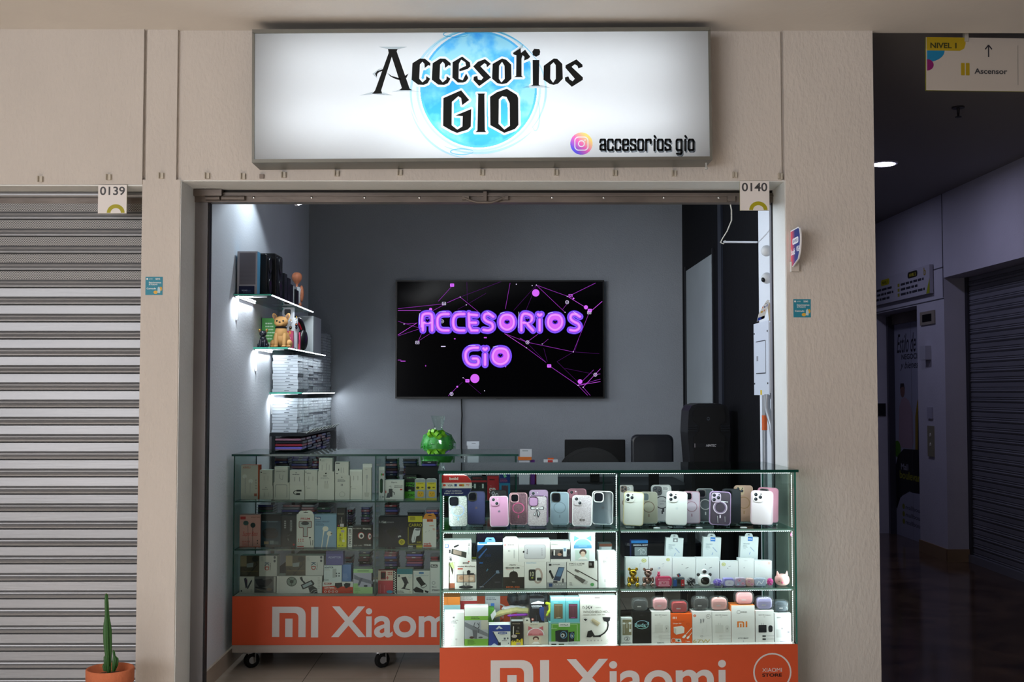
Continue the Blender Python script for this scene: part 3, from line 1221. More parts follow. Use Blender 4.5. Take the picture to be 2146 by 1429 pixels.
def slab_text(mb, x0, y0, h, s, mat, c, dx=0, dy=0):
    """condensed square lettering built from strokes; unit glyphs 0..1 x 0..1 (y down), with descender to 1.35"""
    G = {'a': [[(.05, .32), (.15, .1), (.85, .1), (.9, 1)], [(.9, .5), (.25, .55), (.1, .65), (.1, .95), (.85, .98)]],
         'c': [[(.9, .35), (.85, .1), (.2, .1), (.1, .2), (.1, .9), (.2, 1), (.85, 1), (.9, .75)]],
         'e': [[(.1, .55), (.9, .5), (.9, .15), (.8, .1), (.2, .1), (.1, .2), (.1, .9), (.2, 1), (.85, 1), (.9, .8)]],
         's': [[(.9, .3), (.85, .1), (.15, .1), (.1, .45), (.85, .6), (.9, .95), (.15, 1), (.1, .78)]],
         'o': [[(.2, .1), (.8, .1), (.9, .2), (.9, .9), (.8, 1), (.2, 1), (.1, .9), (.1, .2), (.2, .1)]],
         'r': [[(.15, .1), (.15, 1.03)], [(.15, .2), (.45, .1), (.9, .1), (.9, .4)]],
         'i': [[(.3, .1), (.3, 1.03)], [(.3, -.22), (.45, -.12)]],
         'g': [[(.9, 1.0), (.2, 1), (.1, .9), (.1, .2), (.2, .1), (.9, .1), (.9, 1.25), (.8, 1.35), (.15, 1.32)]]}
    x = x0
    for ch in s:
        if ch == ' ':
            x += h * 0.32
            continue
        wd = h * (0.26 if ch == 'i' else 0.53)
        for st_ in G[ch]:
            pts = [(x + px * (wd if ch != 'i' else h * .5) + dx, y0 + py * h + dy) for px, py in st_]
            for q in strokepoly(pts, h * 0.19):
                P = [onpanel(a, b, c) for a, b in q]
                a_ = sum(P[i - 1].x * P[i].z - P[i].x * P[i - 1].z for i in range(4))
                if a_ < 0:
                    P.reverse()
                mb.add(P, [(0, 1, 2, 3)], mat)
            for a, b in pts:
                mb.add([onpanel(a + h * .095 * math.cos(R(k * 45)), b - h * .095 * math.sin(R(k * 45)), c) for k in range(8)], [tuple(range(8))], mat)
        x += wd + h * 0.13
    return x


tx = MB()
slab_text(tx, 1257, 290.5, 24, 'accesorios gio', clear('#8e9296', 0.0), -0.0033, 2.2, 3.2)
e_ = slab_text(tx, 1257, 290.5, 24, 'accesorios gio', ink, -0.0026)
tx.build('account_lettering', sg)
p = at(1480, 345, YS + 0.06)
MB().lathe((p.x, p.y, p.z - 0.02), [(0.006, 0), (0.008, 0.006), (0.004, 0.01), (0.004, 0.03)], '#c8c8c4', 10).build('cable_gland', sg)

# ================================================================== COUNTERS
class Ctx:
    """a standing counter: front-left corner, direction along its front, direction inward"""
    def __init__(s, pl, pr):
        s.o = Vector((pl.x, pl.y, 0))
        d = pr - pl
        s.u = Vector((d.x, d.y, 0)).normalized()
        s.i = Vector((-s.u.y, s.u.x, 0))
        s.W = (Vector((d.x, d.y, 0))).length

    def az(s, px, py, d=0.0):
        """photo pixel on the plane d behind the front -> (distance along, height)"""
        r = ray(px, py)
        c = Vector((0, 0, CAMZ))
        p0 = s.o + s.i * d
        t = (p0 - c).dot(s.i) / r.dot(s.i)
        p = c + r * t
        return (p - s.o).dot(s.u), p.z

    def F(s, a=0, z=0, d=0.0):
        return Frame(s.o + s.u * a + s.i * d + Vector((0, 0, z)), s.u, (0, 0, 1), -s.i)


class Flat(Ctx):
    def __init__(s, Y):
        s.o, s.u, s.i, s.W = Vector((0, Y, 0)), Vector((1, 0, 0)), Vector((0, 1, 0)), 1


gl_top = clear('#d8e2de', 1.0)
gl_front = clear('#f0f6f3', 0.22)
gl_shelf = clear('#e6f2ee', 0.6)
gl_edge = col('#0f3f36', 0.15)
gl_edge_lit = col('#2c7a6c', 0.12)  # lighter copy of gl_edge, strip glow painted into the colour
gl_edge_shelf_lit = col('#a4ccc4', 0.15)  # shelf edges of the lit counter, LED light painted in as pale colour
orange = textured('orange_vinyl', '#cc4c20', 0.55, 0, 1, 0.02)
white_lam = col('#cfc9c4', 0.4)
cardw = '#e2e0dc'


def glass(F, a0, a1, b0, b1, c0, c1, name, parent, face, edge=gl_edge, kind='front'):
    """sheet of glass: see-through large faces, green cut edges"""
    mb = MB()
    P = [F.p(a, b, c) for c in (c0, c1) for a, b in ((a0, b0), (a1, b0), (a1, b1), (a0, b1))]
    fr, bk = (4, 5, 6, 7), (3, 2, 1, 0)
    bo, tp = (0, 1, 5, 4), (2, 3, 7, 6)
    rt, lf = (1, 2, 6, 5), (3, 0, 4, 7)
    big = {'front': (fr, bk), 'top': (bo, tp), 'side': (rt, lf)}[kind]
    for f in (fr, bk, bo, tp, rt, lf):
        mb.add(P, [f], face if f in big else edge)
    return mb.build(name, parent)


def base_art(A):
    W_ = '#d4d2d2'
    # stroked logo: outer arch, inner bar, right bar
    def fx(x):
        return 470 + x / 4.665

    def fy(y):
        return 1220 + y / 4.665
    P = [(467, 530), (467, 238), (700, 238), (725, 240), (748, 247), (767, 258), (781, 273), (790, 292), (794, 312), (795, 335), (795, 532), (724, 532), (724, 345), (722, 328), (716, 315), (706, 305), (692, 300), (675, 298), (538, 298), (538, 530)]
    A.poly([(fx(x), fy(y)) for x, y in P], W_)
    A.R(fx(595), fy(353), fx(667), fy(531), W_)
    A.R(fx(848), fy(240), fx(918), fy(535), W_)
    A.T(694, 1270.5, 962, 1335, 'Xiaomi', W_, 0.03)
    A.O(1040, 1296, 31, 31, 2.6, W_, 36)
    A.T(1023, 1289, 1056, 1295.5, 'XIAOMI', W_, 0.0)
    A.T(1023, 1298, 1056, 1303.5, 'STORE', '#2a1c18', 0.05)


def counter(label, C, top_px, zo_px, sh_px, div_px, thick_top, lit):
    """top_px, zo_px, sh_px: photo rows at the left front corner; div_px: photo column of the divider"""
    D = 0.50
    xl_ = top_px[0]
    zt = C.az(xl_, top_px[1])[1]
    zo = C.az(xl_, zo_px)[1]
    s1 = C.az(xl_, sh_px[0])[1]
    s2 = C.az(xl_, sh_px[1])[1]
    W = C.W
    g = 0.006
    root = thing('display_counter', label, 'display counter', C.o)
    F = C.F()
    z_or = zo - 0.238
    # body under the glass: white carcass with the orange printed front
    MB().fbox(F, 0, W, z_or, zo, -D, -0.004, white_lam).build('base_cabinet', root)
    mb = MB()
    Fp = C.F(0, z_or, 0)
    mb.fbox(Fp, 0, W, 0, zo - z_or, -0.004, 0.001, orange)
    A = Art(mb, C.F(0, z_or, -0.0012), (486, 1249.5, 1083.5, 1350.5), W, zo - z_or)
    base_art(A)
    mb.build('front_panel', root)
    MB().fbox(F, 0.001, W - 0.001, z_or - 0.038, z_or, -D, -0.003, textured('plinth_laminate', '#a9a29c', 0.5, 0, 1, 0.03)).build('plinth', root)
    # casters
    for a in (0.07, 0.40 * W * 1.28, W - 0.10):
        for dd in (0.06, D - 0.08):
            o_ = C.F(a, 0, dd)
            zc = z_or - 0.038
            r = zc * 0.45
            fk = MB()
            fk.lathe(o_.p(0, zc - 0.012, 0), [(0.03, 0), (0.03, 0.011)], alu, 14)
            for sg_ in (-1, 1):
                fk.prism(Frame(o_.p(sg_ * 0.016 + 0.02, 0, 0), o_.u.cross(Vector((0, 0, 1))), (0, 0, 1)), [(-0.012, r - 0.01), (0.012, r - 0.01), (0.02, zc - 0.012), (-0.03, zc - 0.012)], -0.0015, 0.0015, alu)
            ck = fk.build('caster', root)
            wh = MB()
            ax = (o_.u * .55 + o_.n * .8).normalized()
            wh.lathe(o_.p(0.015, r, 0) - ax * .011, [(r * .8, 0), (r, 0.004), (r, 0.018), (r * .8, 0.022)], rubber, 20, axis=ax)
            wh.lathe(o_.p(0.015, r, 0) - ax * .0125, [(r * .45, 0), (r * .45, 0.025)], alu, 12, axis=ax)
            wh.build('wheel', ck)
    # glass
    ov = 0.009
    glass(F, -ov, W + ov, zt - thick_top, zt, -D - ov, ov, 'top_glass', root, gl_top, gl_edge, 'top')
    zi = zt - thick_top
    ad = C.az(div_px, 1150)[0]
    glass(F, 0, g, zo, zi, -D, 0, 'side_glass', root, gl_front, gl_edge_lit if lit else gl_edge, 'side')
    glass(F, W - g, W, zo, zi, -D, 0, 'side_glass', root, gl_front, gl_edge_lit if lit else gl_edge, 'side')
    glass(F, ad - g / 2, ad + g / 2, zo, zi, -D, -0.001, 'divider_glass', root, gl_front, gl_edge, 'side')
    glass(F, g, ad - 0.001, zo, zi - 0.001, -0.006, -0.001, 'front_glass', root, gl_front, gl_edge, 'front')
    glass(F, ad + 0.003, W - g, zo, zi - 0.001, -0.006, -0.001, 'front_glass', root, gl_front, gl_edge, 'front')
    for s_ in (s1, s2):
        glass(F, g, ad - g / 2, s_ - 0.006, s_, -D + 0.02, -0.008, 'shelf', root, gl_shelf, gl_edge_shelf_lit if lit else gl_edge, 'top')
        glass(F, ad + g / 2, W - g, s_ - 0.006, s_, -D + 0.02, -0.008, 'shelf', root, gl_shelf, gl_edge_shelf_lit if lit else gl_edge, 'top')
    C.zt, C.zo, C.s1, C.s2, C.ad, C.zi, C.root, C.D = zt, zo, s1, s2, ad, zi, root, D
    return C


BC = Ctx(at(488, 1150, 5.71), at(1083, 1150, 5.71))
counter('glass display counter inside the shop, unlit, with orange front panel and small wheels', BC, (484, 951.5), 1249.5, (1050.5, 1151.5), 786, 0.010, False)
FC = Ctx(at(922, 1150, 4.57), at(1669.5, 1150, 4.63))
counter('glass display counter in front with lit shelves, standing nearest the walkway', FC, (922, 986), 1357.5, (1112.5, 1238), 1298, 0.011, True)
print('counter z', FC.zt, FC.s1, FC.s2, FC.zo, BC.zt, BC.s1, BC.s2, BC.zo, FC.W, BC.W)

# ------------------------------------------------------------------ LED strips of the front counter
led_w = glow('#f2f6ff', 9.0)
led_base = col('#e8eaec', 0.5)


def led_strip(parent, p0, p1, face, power, width=0.008, pitch=0.0085, name='led_strip', beads=True):
    """self-adhesive strip with separate diodes; a thin area light gives its light"""
    p0, p1 = Vector(p0), Vector(p1)
    d = (p1 - p0)
    L = d.length
    d = d.normalized()
    n = Vector(face).normalized()
    s = n.cross(d).normalized()
    mb = MB()
    F = Frame(p0 - s * width / 2, d, s, n)
    if F.u.cross(F.v).dot(n) < 0:
        F = Frame(p0 + s * width / 2, d, -s, n)
    mb.fbox(F, 0, L, 0, width, -0.0006, 0.0006, led_base)
    k = int(L / pitch)
    if beads:
        for i in range(k):
            a = (i + .5) * pitch
            mb.fbox(F, a - 0.0022, a + 0.0022, width / 2 - 0.0025, width / 2 + 0.0025, 0.0006, 0.002, led_w)
    else:
        mb.fbox(F, 0, L, 0.001, width - 0.001, 0.0006, 0.002, led_w)
    o = mb.build(name, parent)
    l = bpy.data.lights.new('led_light', 'AREA')
    l.shape = 'RECTANGLE'
    l.size, l.size_y = L, 0.006
    l.energy = power
    l.color = (0.88, 0.95, 1.0)
    lo = bpy.data.objects.new('led_light', l)
    COL.objects.link(lo)
    lo.location = (p0 + p1) / 2 + n * 0.004
    # columns: x = along, z = opposite to the emission direction
    xax = d
    zax = -n
    yax = zax.cross(xax)
    lo.rotation_euler = Matrix((xax, yax, zax)).transposed().to_euler()
    return o


rt = FC.root
F0 = FC.F()
PW = 1.0
for (a, nrm) in ((0.012, FC.u), (FC.ad - 0.008, -FC.u), (FC.W - 0.012, -FC.u)):
    segs = ((FC.zo + 0.004, FC.s2 - 0.01), (FC.s2 + 0.004, FC.s1 - 0.01), (FC.s1 + 0.004, FC.zi - 0.006))
    for j, (z0, z1) in enumerate(segs):
        led_strip(rt, F0.p(a, z0, -0.016), F0.p(a, z1, -0.016), (nrm - FC.i * -0.35), 0.24 * PW)
for (a0_, a1_) in ((0.014, FC.ad - 0.012), (FC.ad + 0.008, FC.W - 0.014)):
    for z in (FC.zi - 0.002, FC.s1 - 0.008, FC.s2 - 0.008):
        led_strip(rt, F0.p(a0_, z, -0.013), F0.p(a1_, z, -0.013), (Vector((0, 0, -1)) + FC.i * 0.3), (1.2 if z > FC.s1 else 0.95) * PW)

# ================================================================== GOODS
CROP = (0, 0, 1.0)
CT = FC


def crop(ox, oy, k, ctx=None):
    global CROP, CT
    CROP = (ox, oy, k)
    if ctx is not None:
        CT = ctx


def ph(x, y):
    return CROP[0] + x / CROP[2], CROP[1] + y / CROP[2]


def fit(a0, a1, d):
    """keep goods clear of the divider and the side glasses"""
    if not hasattr(CT, 'ad') or d < 0:
        return a0, a1
    e = 0.008
    w = a1 - a0
    lo, hi = (CT.ad + e, CT.W - 0.006 - e) if (a0 + a1) / 2 > CT.ad else (0.006 + e, CT.ad - e)
    if a0 < lo:
        a0 = lo
        a1 = max(a1, lo + min(w, .02))
    if a1 > hi:
        a1 = hi
        a0 = min(a0, hi - min(w, .02))
    return a0, a1


BK = '#0c0c0e'
GY = '#8c8c90'


def pbox(name, label, rect, d, dep, face, art=None, base=None, side=None, top=None, group=None, cat='box', roll=0.0, tab=None, mat=None):
    x0, y0, x1, y1 = rect
    ym = (y0 + y1) / 2
    a0, _ = CT.az(*ph(x0, ym), d)
    a1, _ = CT.az(*ph(x1, ym), d)
    a0, a1 = fit(a0, a1, d)
    _, z1 = CT.az(*ph((x0 + x1) / 2, y0), d)
    _, zb = CT.az(*ph((x0 + x1) / 2, y1), d)
    z0 = zb if base is None else base
    F = CT.F(a0, z0, d)
    W, H = a1 - a0, z1 - z0
    if roll:
        r = R(roll)
        u = CT.u * math.cos(r) + Vector((0, 0, -1)) * math.sin(r)
        v = Vector((0, 0, 1)) * math.cos(r) + CT.u * math.sin(r)
        o_ = F.o + Vector((0, 0, max(0, W * math.sin(r)))) + CT.u * (-math.sin(r) * H * .5)
        F = Frame(o_, u, v, -CT.i)
    mb = MB()
    mb.fbox(F, 0, W, 0, H, -dep, 0, mat or face, side or face, top or side or face)
    if art:
        art(Art(mb, F, rect, W, H))
    if tab:
        tx0, tx1, ty, tc = tab
        ta, tb = (tx0 - x0) / (x1 - x0) * W, (tx1 - x0) / (x1 - x0) * W
        th = (y0 - ty) / (y1 - y0) * H
        c_ = (ta + tb) / 2
        k = (tb - ta) / 2
        pts = [(ta, 0), (tb, 0), (tb - k * .12, th * .6), (tb - k * .35, th), (ta + k * .35, th), (ta + k * .12, th * .6)]
        Ft = Frame(F.p(0, H, -0.002), F.u, F.v, F.n)
        mb.prism(Ft, pts, 0, 0.001, tc)
        mb.add([Ft.p(c_ + dx * k, th * q, 0.0012) for dx, q in ((-.3, .45), (.3, .45), (.3, .6), (.08, .62), (0, .75), (-.08, .62), (-.3, .6))], [tuple(range(7))], BK)
    o = mb.build(name, None, label, cat, group)
    o['_t'] = z1
    return z1


# ---------------------------------------------------------------- small drawing vocab
def A_buds(x, y, k, c, c2=None):
    def f(A):
        c2_ = c2 or c
        A.E(x, y, 11 * k, 10 * k, c)
        A.L([(x + 3 * k, y + 5 * k), (x + 4 * k, y + 80 * k)], 3 * k, c2_)
        A.E(x + 30 * k, y + 22 * k, 11 * k, 10 * k, c)
        A.L([(x + 28 * k, y + 28 * k), (x + 27 * k, y + 80 * k)], 3 * k, c2_)
    return f


def many(*fs):
    def f(A):
        for g in fs:
            g(A)
    return f


def t_(x0, y0, x1, y1, s, c='#6a6a6e', b=0.01, **k):
    return lambda A: A.T(x0, y0, x1, y1, s, c, b, **k)


def r_(x0, y0, x1, y1, c):
    return lambda A: A.R(x0, y0, x1, y1, c)


def l_(x0, y0, x1, y1, n, c='#b4b4b4', sd=1):
    return lambda A: A.lines(x0, y0, x1, y1, n, c, sd)


def e_(x, y, rx, ry, c):
    return lambda A: A.E(x, y, rx, ry, c)


def o_(x, y, rx, ry, w, c):
    return lambda A: A.O(x, y, rx, ry, w, c)


def p_(pts, c):
    return lambda A: A.poly(pts, c)


def s_(pts, w, c, cap=False):
    return lambda A: A.L(pts, w, c, cap)


def rr_(x0, y0, x1, y1, r, c):
    return lambda A: A.RR(x0, y0, x1, y1, r, c)


def ap_(x, y, r, c):
    return lambda A: A.apple(x, y, r, c)


CN = {'#6a62c8': 'violet', '#3a3f8a': 'navy', '#c86a86': 'pink', '#a83848': 'red', '#20242c': 'black', '#50505a': 'grey', '#8a70b8': 'lilac', '#b8b0c0': 'pale grey', '#304878': 'blue', '#7a4450': 'maroon', '#2f6a58': 'green', '#d8909c': 'rose'}


def case_pile(xa, xb, ytop, zbase, d, seed, label, dep=0.15, h=0.0128, colours=None):
    """a pile of bagged phone cases lying flat; every case is its own object"""
    rnd = random.Random(seed)
    cols = colours or ['#6a62c8', '#3a3f8a', '#c86a86', '#a83848', '#20242c', '#50505a', '#8a70b8', '#b8b0c0', '#304878', '#7a4450', '#2f6a58', '#d8909c']
    a0, _ = CT.az(*ph(xa, ytop), d)
    a1, _ = CT.az(*ph(xb, ytop), d)
    a0, a1 = fit(a0 - .005, a1 + .005, d)
    a0, a1 = a0 + .005, a1 - .005
    _, zt = CT.az(*ph(xa, ytop), d)
    for lim in (CT.s2, CT.s1, CT.zi):
        if zbase < lim - .05:
            zt = min(zt, lim - .011)
            break
    z = zbase
    k = 0
    while z + h <= zt + 0.004:
        c = rnd.choice(cols)
        key = (c, round(a1 - a0, 3), k % 3)
        j = rnd.uniform(-0.004, 0.004)
        F = CT.F(a0 + j, z, d + rnd.uniform(0, 0.012))
        mb = MB()
        W = a1 - a0
        mb.rbox(Frame(F.p(0, 0.0008, 0), F.u, CT.i, (0, 0, 1)), 0.004, W - 0.004, 0.004, dep, 0, h - 0.0022, 0.008, col(c, 0.25))
        mb.fbox(F, 0, W, h - 0.0014, h - 0.0005, -dep, 0.002, clear('#e8e8ee', 1.0))
        if rnd.random() < 0.4:
            mb.fbox(F, W * .4, W * .6, h * .3, h * .6, -0.004, -0.0035, '#d8d8dc')
        mb.build('phone_case', None, '%s phone case in %s' % (CN.get(c, 'dark'), label), 'phone case', 'phone cases piled behind the boxes')
        z += h
        k += 1


# ================================================================== BACK COUNTER, crop A
crop(480, 930, 4.331, BC)
gB = 'boxes on the back counter shelves'
Z = BC.s1 + 0.0005
cable = lambda x0, x1, y, c='#c8c6c2': many(s_([(x0 + (x1 - x0) * .35, y), (x0 + (x1 - x0) * .35, y + 40)], 6, c), s_([(x0 + (x1 - x0) * .65, y), (x0 + (x1 - x0) * .65, y + 40)], 6, c))
pbox('earphone_box', 'tall white earphone box with orange edge and lettering, far left of the upper shelf', (95, 193, 275, 518), .10, .05, cardw,
     many(t_(112, 205, 185, 225, 'AINISU', '#d86848', .02), A_buds(130, 300, 2.0, '#f6f6f6', '#c8c8cc'), r_(262, 193, 275, 518, '#c8502c'), l_(235, 330, 255, 420, 4), r_(225, 462, 252, 488, '#b86a5c')), Z, '#c8502c')
pbox('cable_box', 'narrow blank white box squeezed against the left glass, upper shelf', (50, 235, 94, 518), .12, .06, '#d8d6d0', None, Z)
t = pbox('cable_box', 'square white box with faint cable print under another, right of the earphone box', (278, 380, 398, 518), .10, .05, cardw, many(ap_(334, 398, 5, '#7a7a7e'), l_(300, 412, 375, 420, 1), cable(278, 398, 450)), Z)
pbox('cable_box', 'square white box stacked second from the left, dark apple mark in its corner', (278, 237, 393, 378), .10, .05, cardw, many(ap_(292, 258, 6, BK), l_(310, 265, 350, 270, 1), cable(278, 393, 290)), t)
t = pbox('charger_box', 'greyish white box with a rounded frame outline, upper shelf', (403, 352, 548, 518), .09, .05, '#d4d2cc', many(lambda A: A.poly(rrect(418, 368, 528, 500, 16), '#a8a8a8'), lambda A: A.poly(rrect(424, 376, 522, 500, 12), '#d4d2cc')), Z)
pbox('cable_box', 'white cable box with hooked cable print on the framed box', (413, 207, 533, 350), .09, .05, '#d2d1ce', many(r_(413, 207, 533, 232, '#e6e6e4'), t_(425, 245, 510, 255, 'Lightning Cable', '#606064', .02), s_([(460, 275), (460, 312), (485, 325), (490, 280)], 5, '#a8a8aa')), t)
t = pbox('adapter_box', 'white box printed with a short black jack adapter', (550, 378, 684, 518), .09, .05, cardw,
         many(s_([(655, 428), (600, 430), (585, 445), (590, 462), (612, 465)], 7, BK), r_(612, 421, 658, 438, '#262628'), r_(610, 454, 645, 474, '#262628')), Z)
pbox('adapter_box', 'white box with two grey plugs printed, on the jack adapter box', (552, 238, 680, 378), .09, .05, '#dedcda', many(ap_(608, 262, 6, GY), l_(575, 275, 665, 282, 1, GY), cable(545, 690, 300, '#9c9ca0')), t)
t = pbox('cable_box', 'square white box, lower of two beside the tall charger box', (687, 378, 803, 518), .10, .05, cardw, many(ap_(700, 392, 4, GY), l_(705, 402, 750, 408, 1)), Z)
pbox('cable_box', 'square white box with a short cable print beside the tall charger box', (687, 237, 800, 376), .10, .05, cardw, many(ap_(698, 256, 5, BK), l_(705, 262, 760, 268, 1, GY), cable(680, 805, 295, '#c0beba')), t)
t = pbox('charger_box', 'tall white charger box with dark apple mark, middle of the upper shelf', (806, 250, 955, 518), .08, .05, '#dddbd7', many(ap_(878, 268, 8, BK), l_(855, 290, 900, 297, 1, '#404044'), l_(830, 306, 925, 320, 2), rr_(862, 365, 905, 412, 8, '#d0cec8'), s_([(872, 340), (872, 365)], 4, GY), s_([(892, 340), (892, 365)], 4, GY)), Z)
pbox('cable_box', 'topmost white box, standing on the tall charger box', (815, 130, 938, 250), .08, .05, cardw, many(ap_(828, 146, 5, BK), l_(840, 152, 880, 158, 1), s_([(845, 190), (845, 240)], 3, '#8c8c90'), s_([(888, 175), (880, 240)], 3, GY), s_([(910, 190), (910, 240)], 3, GY)), t)
t = pbox('charger_box', 'tall white box with plug print, right of the middle charger box', (960, 285, 1095, 518), .09, .05, '#dbd9d5', many(ap_(1023, 305, 7, GY), l_(985, 322, 1070, 350, 3, '#8c8c90'), s_([(1018, 368), (1018, 388)], 5, '#55555a'), s_([(1030, 368), (1030, 388)], 5, '#55555a'), o_(1027, 468, 24, 24, 5, '#bcbab6')), Z)
pbox('cable_box', 'white box with dark cable print standing on the plug print box', (962, 163, 1085, 283), .09, .05, cardw, many(r_(968, 172, 1005, 180, '#55555a'), s_([(995, 225), (995, 243)], 8, BK), s_([(1018, 215), (1018, 262)], 3, GY), s_([(1040, 215), (1040, 262)], 3, GY), r_(970, 266, 992, 272, '#404044')), t)
t = pbox('cable_box', 'lower white box between the plug print box and the slim tall box', (1097, 380, 1210, 518), .10, .05, cardw, many(ap_(1106, 392, 5, '#303034'), l_(1110, 405, 1165, 415, 2)), Z)
pbox('cable_box', 'upper white box with two printed cable ends left of the slim tall box', (1095, 235, 1207, 378), .10, .05, '#e4e2e0', many(r_(1095, 235, 1207, 250, '#f4f4f2'), cable(1085, 1215, 290, '#b8b6b2')), t)
pbox('adapter_box', 'slim tall white box printed with a long cable adapter', (1213, 182, 1292, 518), .08, .04, '#dddad6', many(r_(1213, 182, 1298, 215, '#f0f0f0'), rr_(1242, 285, 1260, 320, 6, '#b8b8bc'), s_([(1251, 320), (1251, 450)], 4, '#a8a8aa'), lambda A: A.poly([(1228, 450), (1274, 450), (1268, 492), (1234, 492)], '#c4c2be'), l_(1236, 232, 1262, 238, 1)), Z)
# right bay
pbox('smart_band_box', 'narrow white box picturing a dark green wristband', (1332, 210, 1410, 515), .08, .03, '#dcdce2', many(r_(1332, 210, 1410, 240, '#f2f2f4'), rr_(1348, 318, 1388, 455, 20, '#1d3a2a'), rr_(1356, 330, 1370, 440, 8, '#2f5a3c'), e_(1370, 280, 11, 11, '#55a048'), e_(1392, 280, 11, 11, '#b03838'), r_(1384, 480, 1398, 496, '#404044'), l_(1345, 478, 1376, 500, 3, '#8c8c90')), Z)
pbox('gaming_box', 'wide black box behind the other boxes, right bay of the back counter', (1600, 210, 1895, 520), .22, .1, '#16161a', None, Z)
pbox('phone_holder_box', 'white box with a grey car phone bracket print', (1417, 330, 1585, 515), .09, .07, '#dad9d8',
     many(t_(1472, 342, 1525, 358, 'Havric', '#404044'), t_(1500, 378, 1576, 387, 'WINDLE CAR', '#404044', .02), t_(1500, 392, 1576, 402, 'BRACKET', BK, .05), r_(1552, 412, 1574, 426, '#b83838'),
          rr_(1450, 412, 1484, 490, 6, '#3a3a40'), s_([(1450, 390), (1470, 385), (1472, 415)], 4, '#8c8c90'), p_([(1426, 498), (1440, 450), (1460, 455), (1462, 498)], '#50505a'), s_([(1484, 440), (1502, 448), (1500, 470)], 6, '#28282c'), r_(1420, 430, 1428, 455, '#c84838')), Z, top='#f0f0f0')
pbox('gaming_box', 'black and acid green box lettered GAMING PRO behind the yellow toys', (1590, 285, 1700, 520), .15, .06, '#17191a',
     many(t_(1605, 357, 1690, 374, 'GAMING', '#5ac83a', .03), t_(1605, 380, 1690, 400, 'PRO', '#5ac83a', .03), t_(1612, 302, 1700, 318, 'X-MATTON', '#8ab88a', .02), r_(1590, 450, 1700, 520, '#5cb832'), t_(1625, 475, 1690, 500, 'CBO', '#17301a', .04), e_(1640, 438, 14, 7, '#a8d898')), Z)
for i, x0 in enumerate((1685, 1787)):
    pbox('charm_pack', ['yellow and grey hanging pack with a yellow creature, left of the pair', 'yellow and grey hanging pack with a yellow creature, right of the pair'][i], (x0, 322, x0 + 98, 520), .07, .012, '#9aa2a8',
         many(r_(x0 + 10, 352, x0 + 92, 422, '#d8c838'), t_(x0 + 25, 358, x0 + 78, 368, 'LIGHT', '#5a5010', .03), e_(x0 + 28, 402, 15, 11, '#3a3a18'), e_(x0 + 70, 400, 12, 6, '#6a5a10'), l_(x0 + 10, 502, x0 + 90, 516, 2, '#b8b040'), r_(x0, 505, x0 + 98, 520, '#b8ac30'),
              rr_(x0 + 24, 438, x0 + 82, 492, 16, '#d8a828'), p_([(x0 + 26, 446), (x0 + 34, 430), (x0 + 44, 444)], '#d8a828'), e_(x0 + 42, 460, 3, 3, BK), e_(x0 + 64, 460, 3, 3, BK), s_([(x0 + 44, 472), (x0 + 53, 476), (x0 + 62, 472)], 3, '#8a3a20')), Z, cat='pack', tab=(x0 + 5, x0 + 93, 312, '#c8ccd0'))

Z = BC.s2 + 0.0005
pbox('earphone_box', 'pink earphone box with two teal earbuds printed', (78, 645, 285, 950), .08, .06, '#e0a8a4', many(r_(85, 660, 137, 688, '#c03c40'), t_(190, 660, 278, 672, 'stereo', '#8a5a58'), e_(140, 722, 27, 22, '#3f5a5c'), e_(210, 742, 25, 24, '#34484c'), s_([(160, 735), (166, 940)], 4, '#705a5c'), s_([(208, 765), (208, 940)], 4, '#705a5c'),
     t_(108, 800, 258, 855, 'Super Bass', '#d04c50', .0, shear=.35), t_(105, 890, 182, 904, 'BASS', '#d04c50', .01), r_(78, 943, 285, 950, '#c8563a'), e_(256, 888, 5, 7, '#404044'), e_(256, 912, 5, 7, '#404044'), l_(105, 912, 185, 935, 3, '#d87878')), Z, '#c88c88')
pbox('speaker_box', 'dark blue box picturing a round-edged black speaker', (290, 638, 470, 948), .09, .07, '#1c3848', many(r_(290, 638, 470, 700, '#101418'), t_(300, 703, 445, 716, 'Mini Speaker', '#9ab0bc', .02), rr_(305, 770, 445, 870, 45, '#0c0e12'), rr_(325, 795, 430, 850, 12, '#1a1d24'), e_(330, 800, 12, 12, '#24303a'), e_(425, 800, 12, 12, '#24303a'),
     r_(370, 888, 408, 922, '#8c9aa0'), r_(412, 895, 450, 922, '#50646c'), r_(318, 895, 362, 922, '#a89070'), r_(290, 930, 470, 948, '#0e1a22')), Z)
pbox('microphone_box', 'charcoal box with a small wireless microphone picture', (472, 655, 612, 948), .10, .06, '#26262a', many(*[rr_(500, 698 + 20 * i, 516, 712 + 20 * i, 3, '#a8a8ac') for i in range(4)], t_(552, 695, 572, 800, 'MICROFONO', '#b8b8bc', .02, rot=-90), p_([(512, 850), (545, 808), (578, 815), (548, 885), (520, 895)], '#101014'), s_([(520, 850), (560, 830)], 5, '#50505a'), e_(588, 928, 9, 9, '#c83030'), s_([(535, 868), (540, 890)], 3, '#d0d0d0')), Z)
pbox('earphone_pack', 'white hanging pack with a large grey T-shaped window', (613, 640, 770, 955), .07, .03, '#dcdad6', many(t_(650, 672, 735, 692, 'PRUM', '#a82830', .04), rr_(632, 702, 752, 770, 14, '#7a4a44'), r_(670, 740, 714, 856, '#7a4a44'), rr_(638, 708, 746, 764, 10, '#b0b4b4'), r_(676, 740, 708, 850, '#b4b8b8'), e_(690, 725, 35, 18, '#3a3c40'),
     *[e_(632 + 20 * (i % 3), 876 + 18 * (i // 3), 5, 5, '#b84848') for i in range(6)], s_([(735, 865), (742, 935)], 4, '#202024'), s_([(760, 885), (758, 935)], 4, '#202024'), e_(735, 860, 10, 6, '#202024'), r_(620, 940, 680, 950, '#b03838'), l_(622, 908, 680, 930, 3)), Z, cat='pack', tab=(625, 765, 605, '#e8e6e2'))
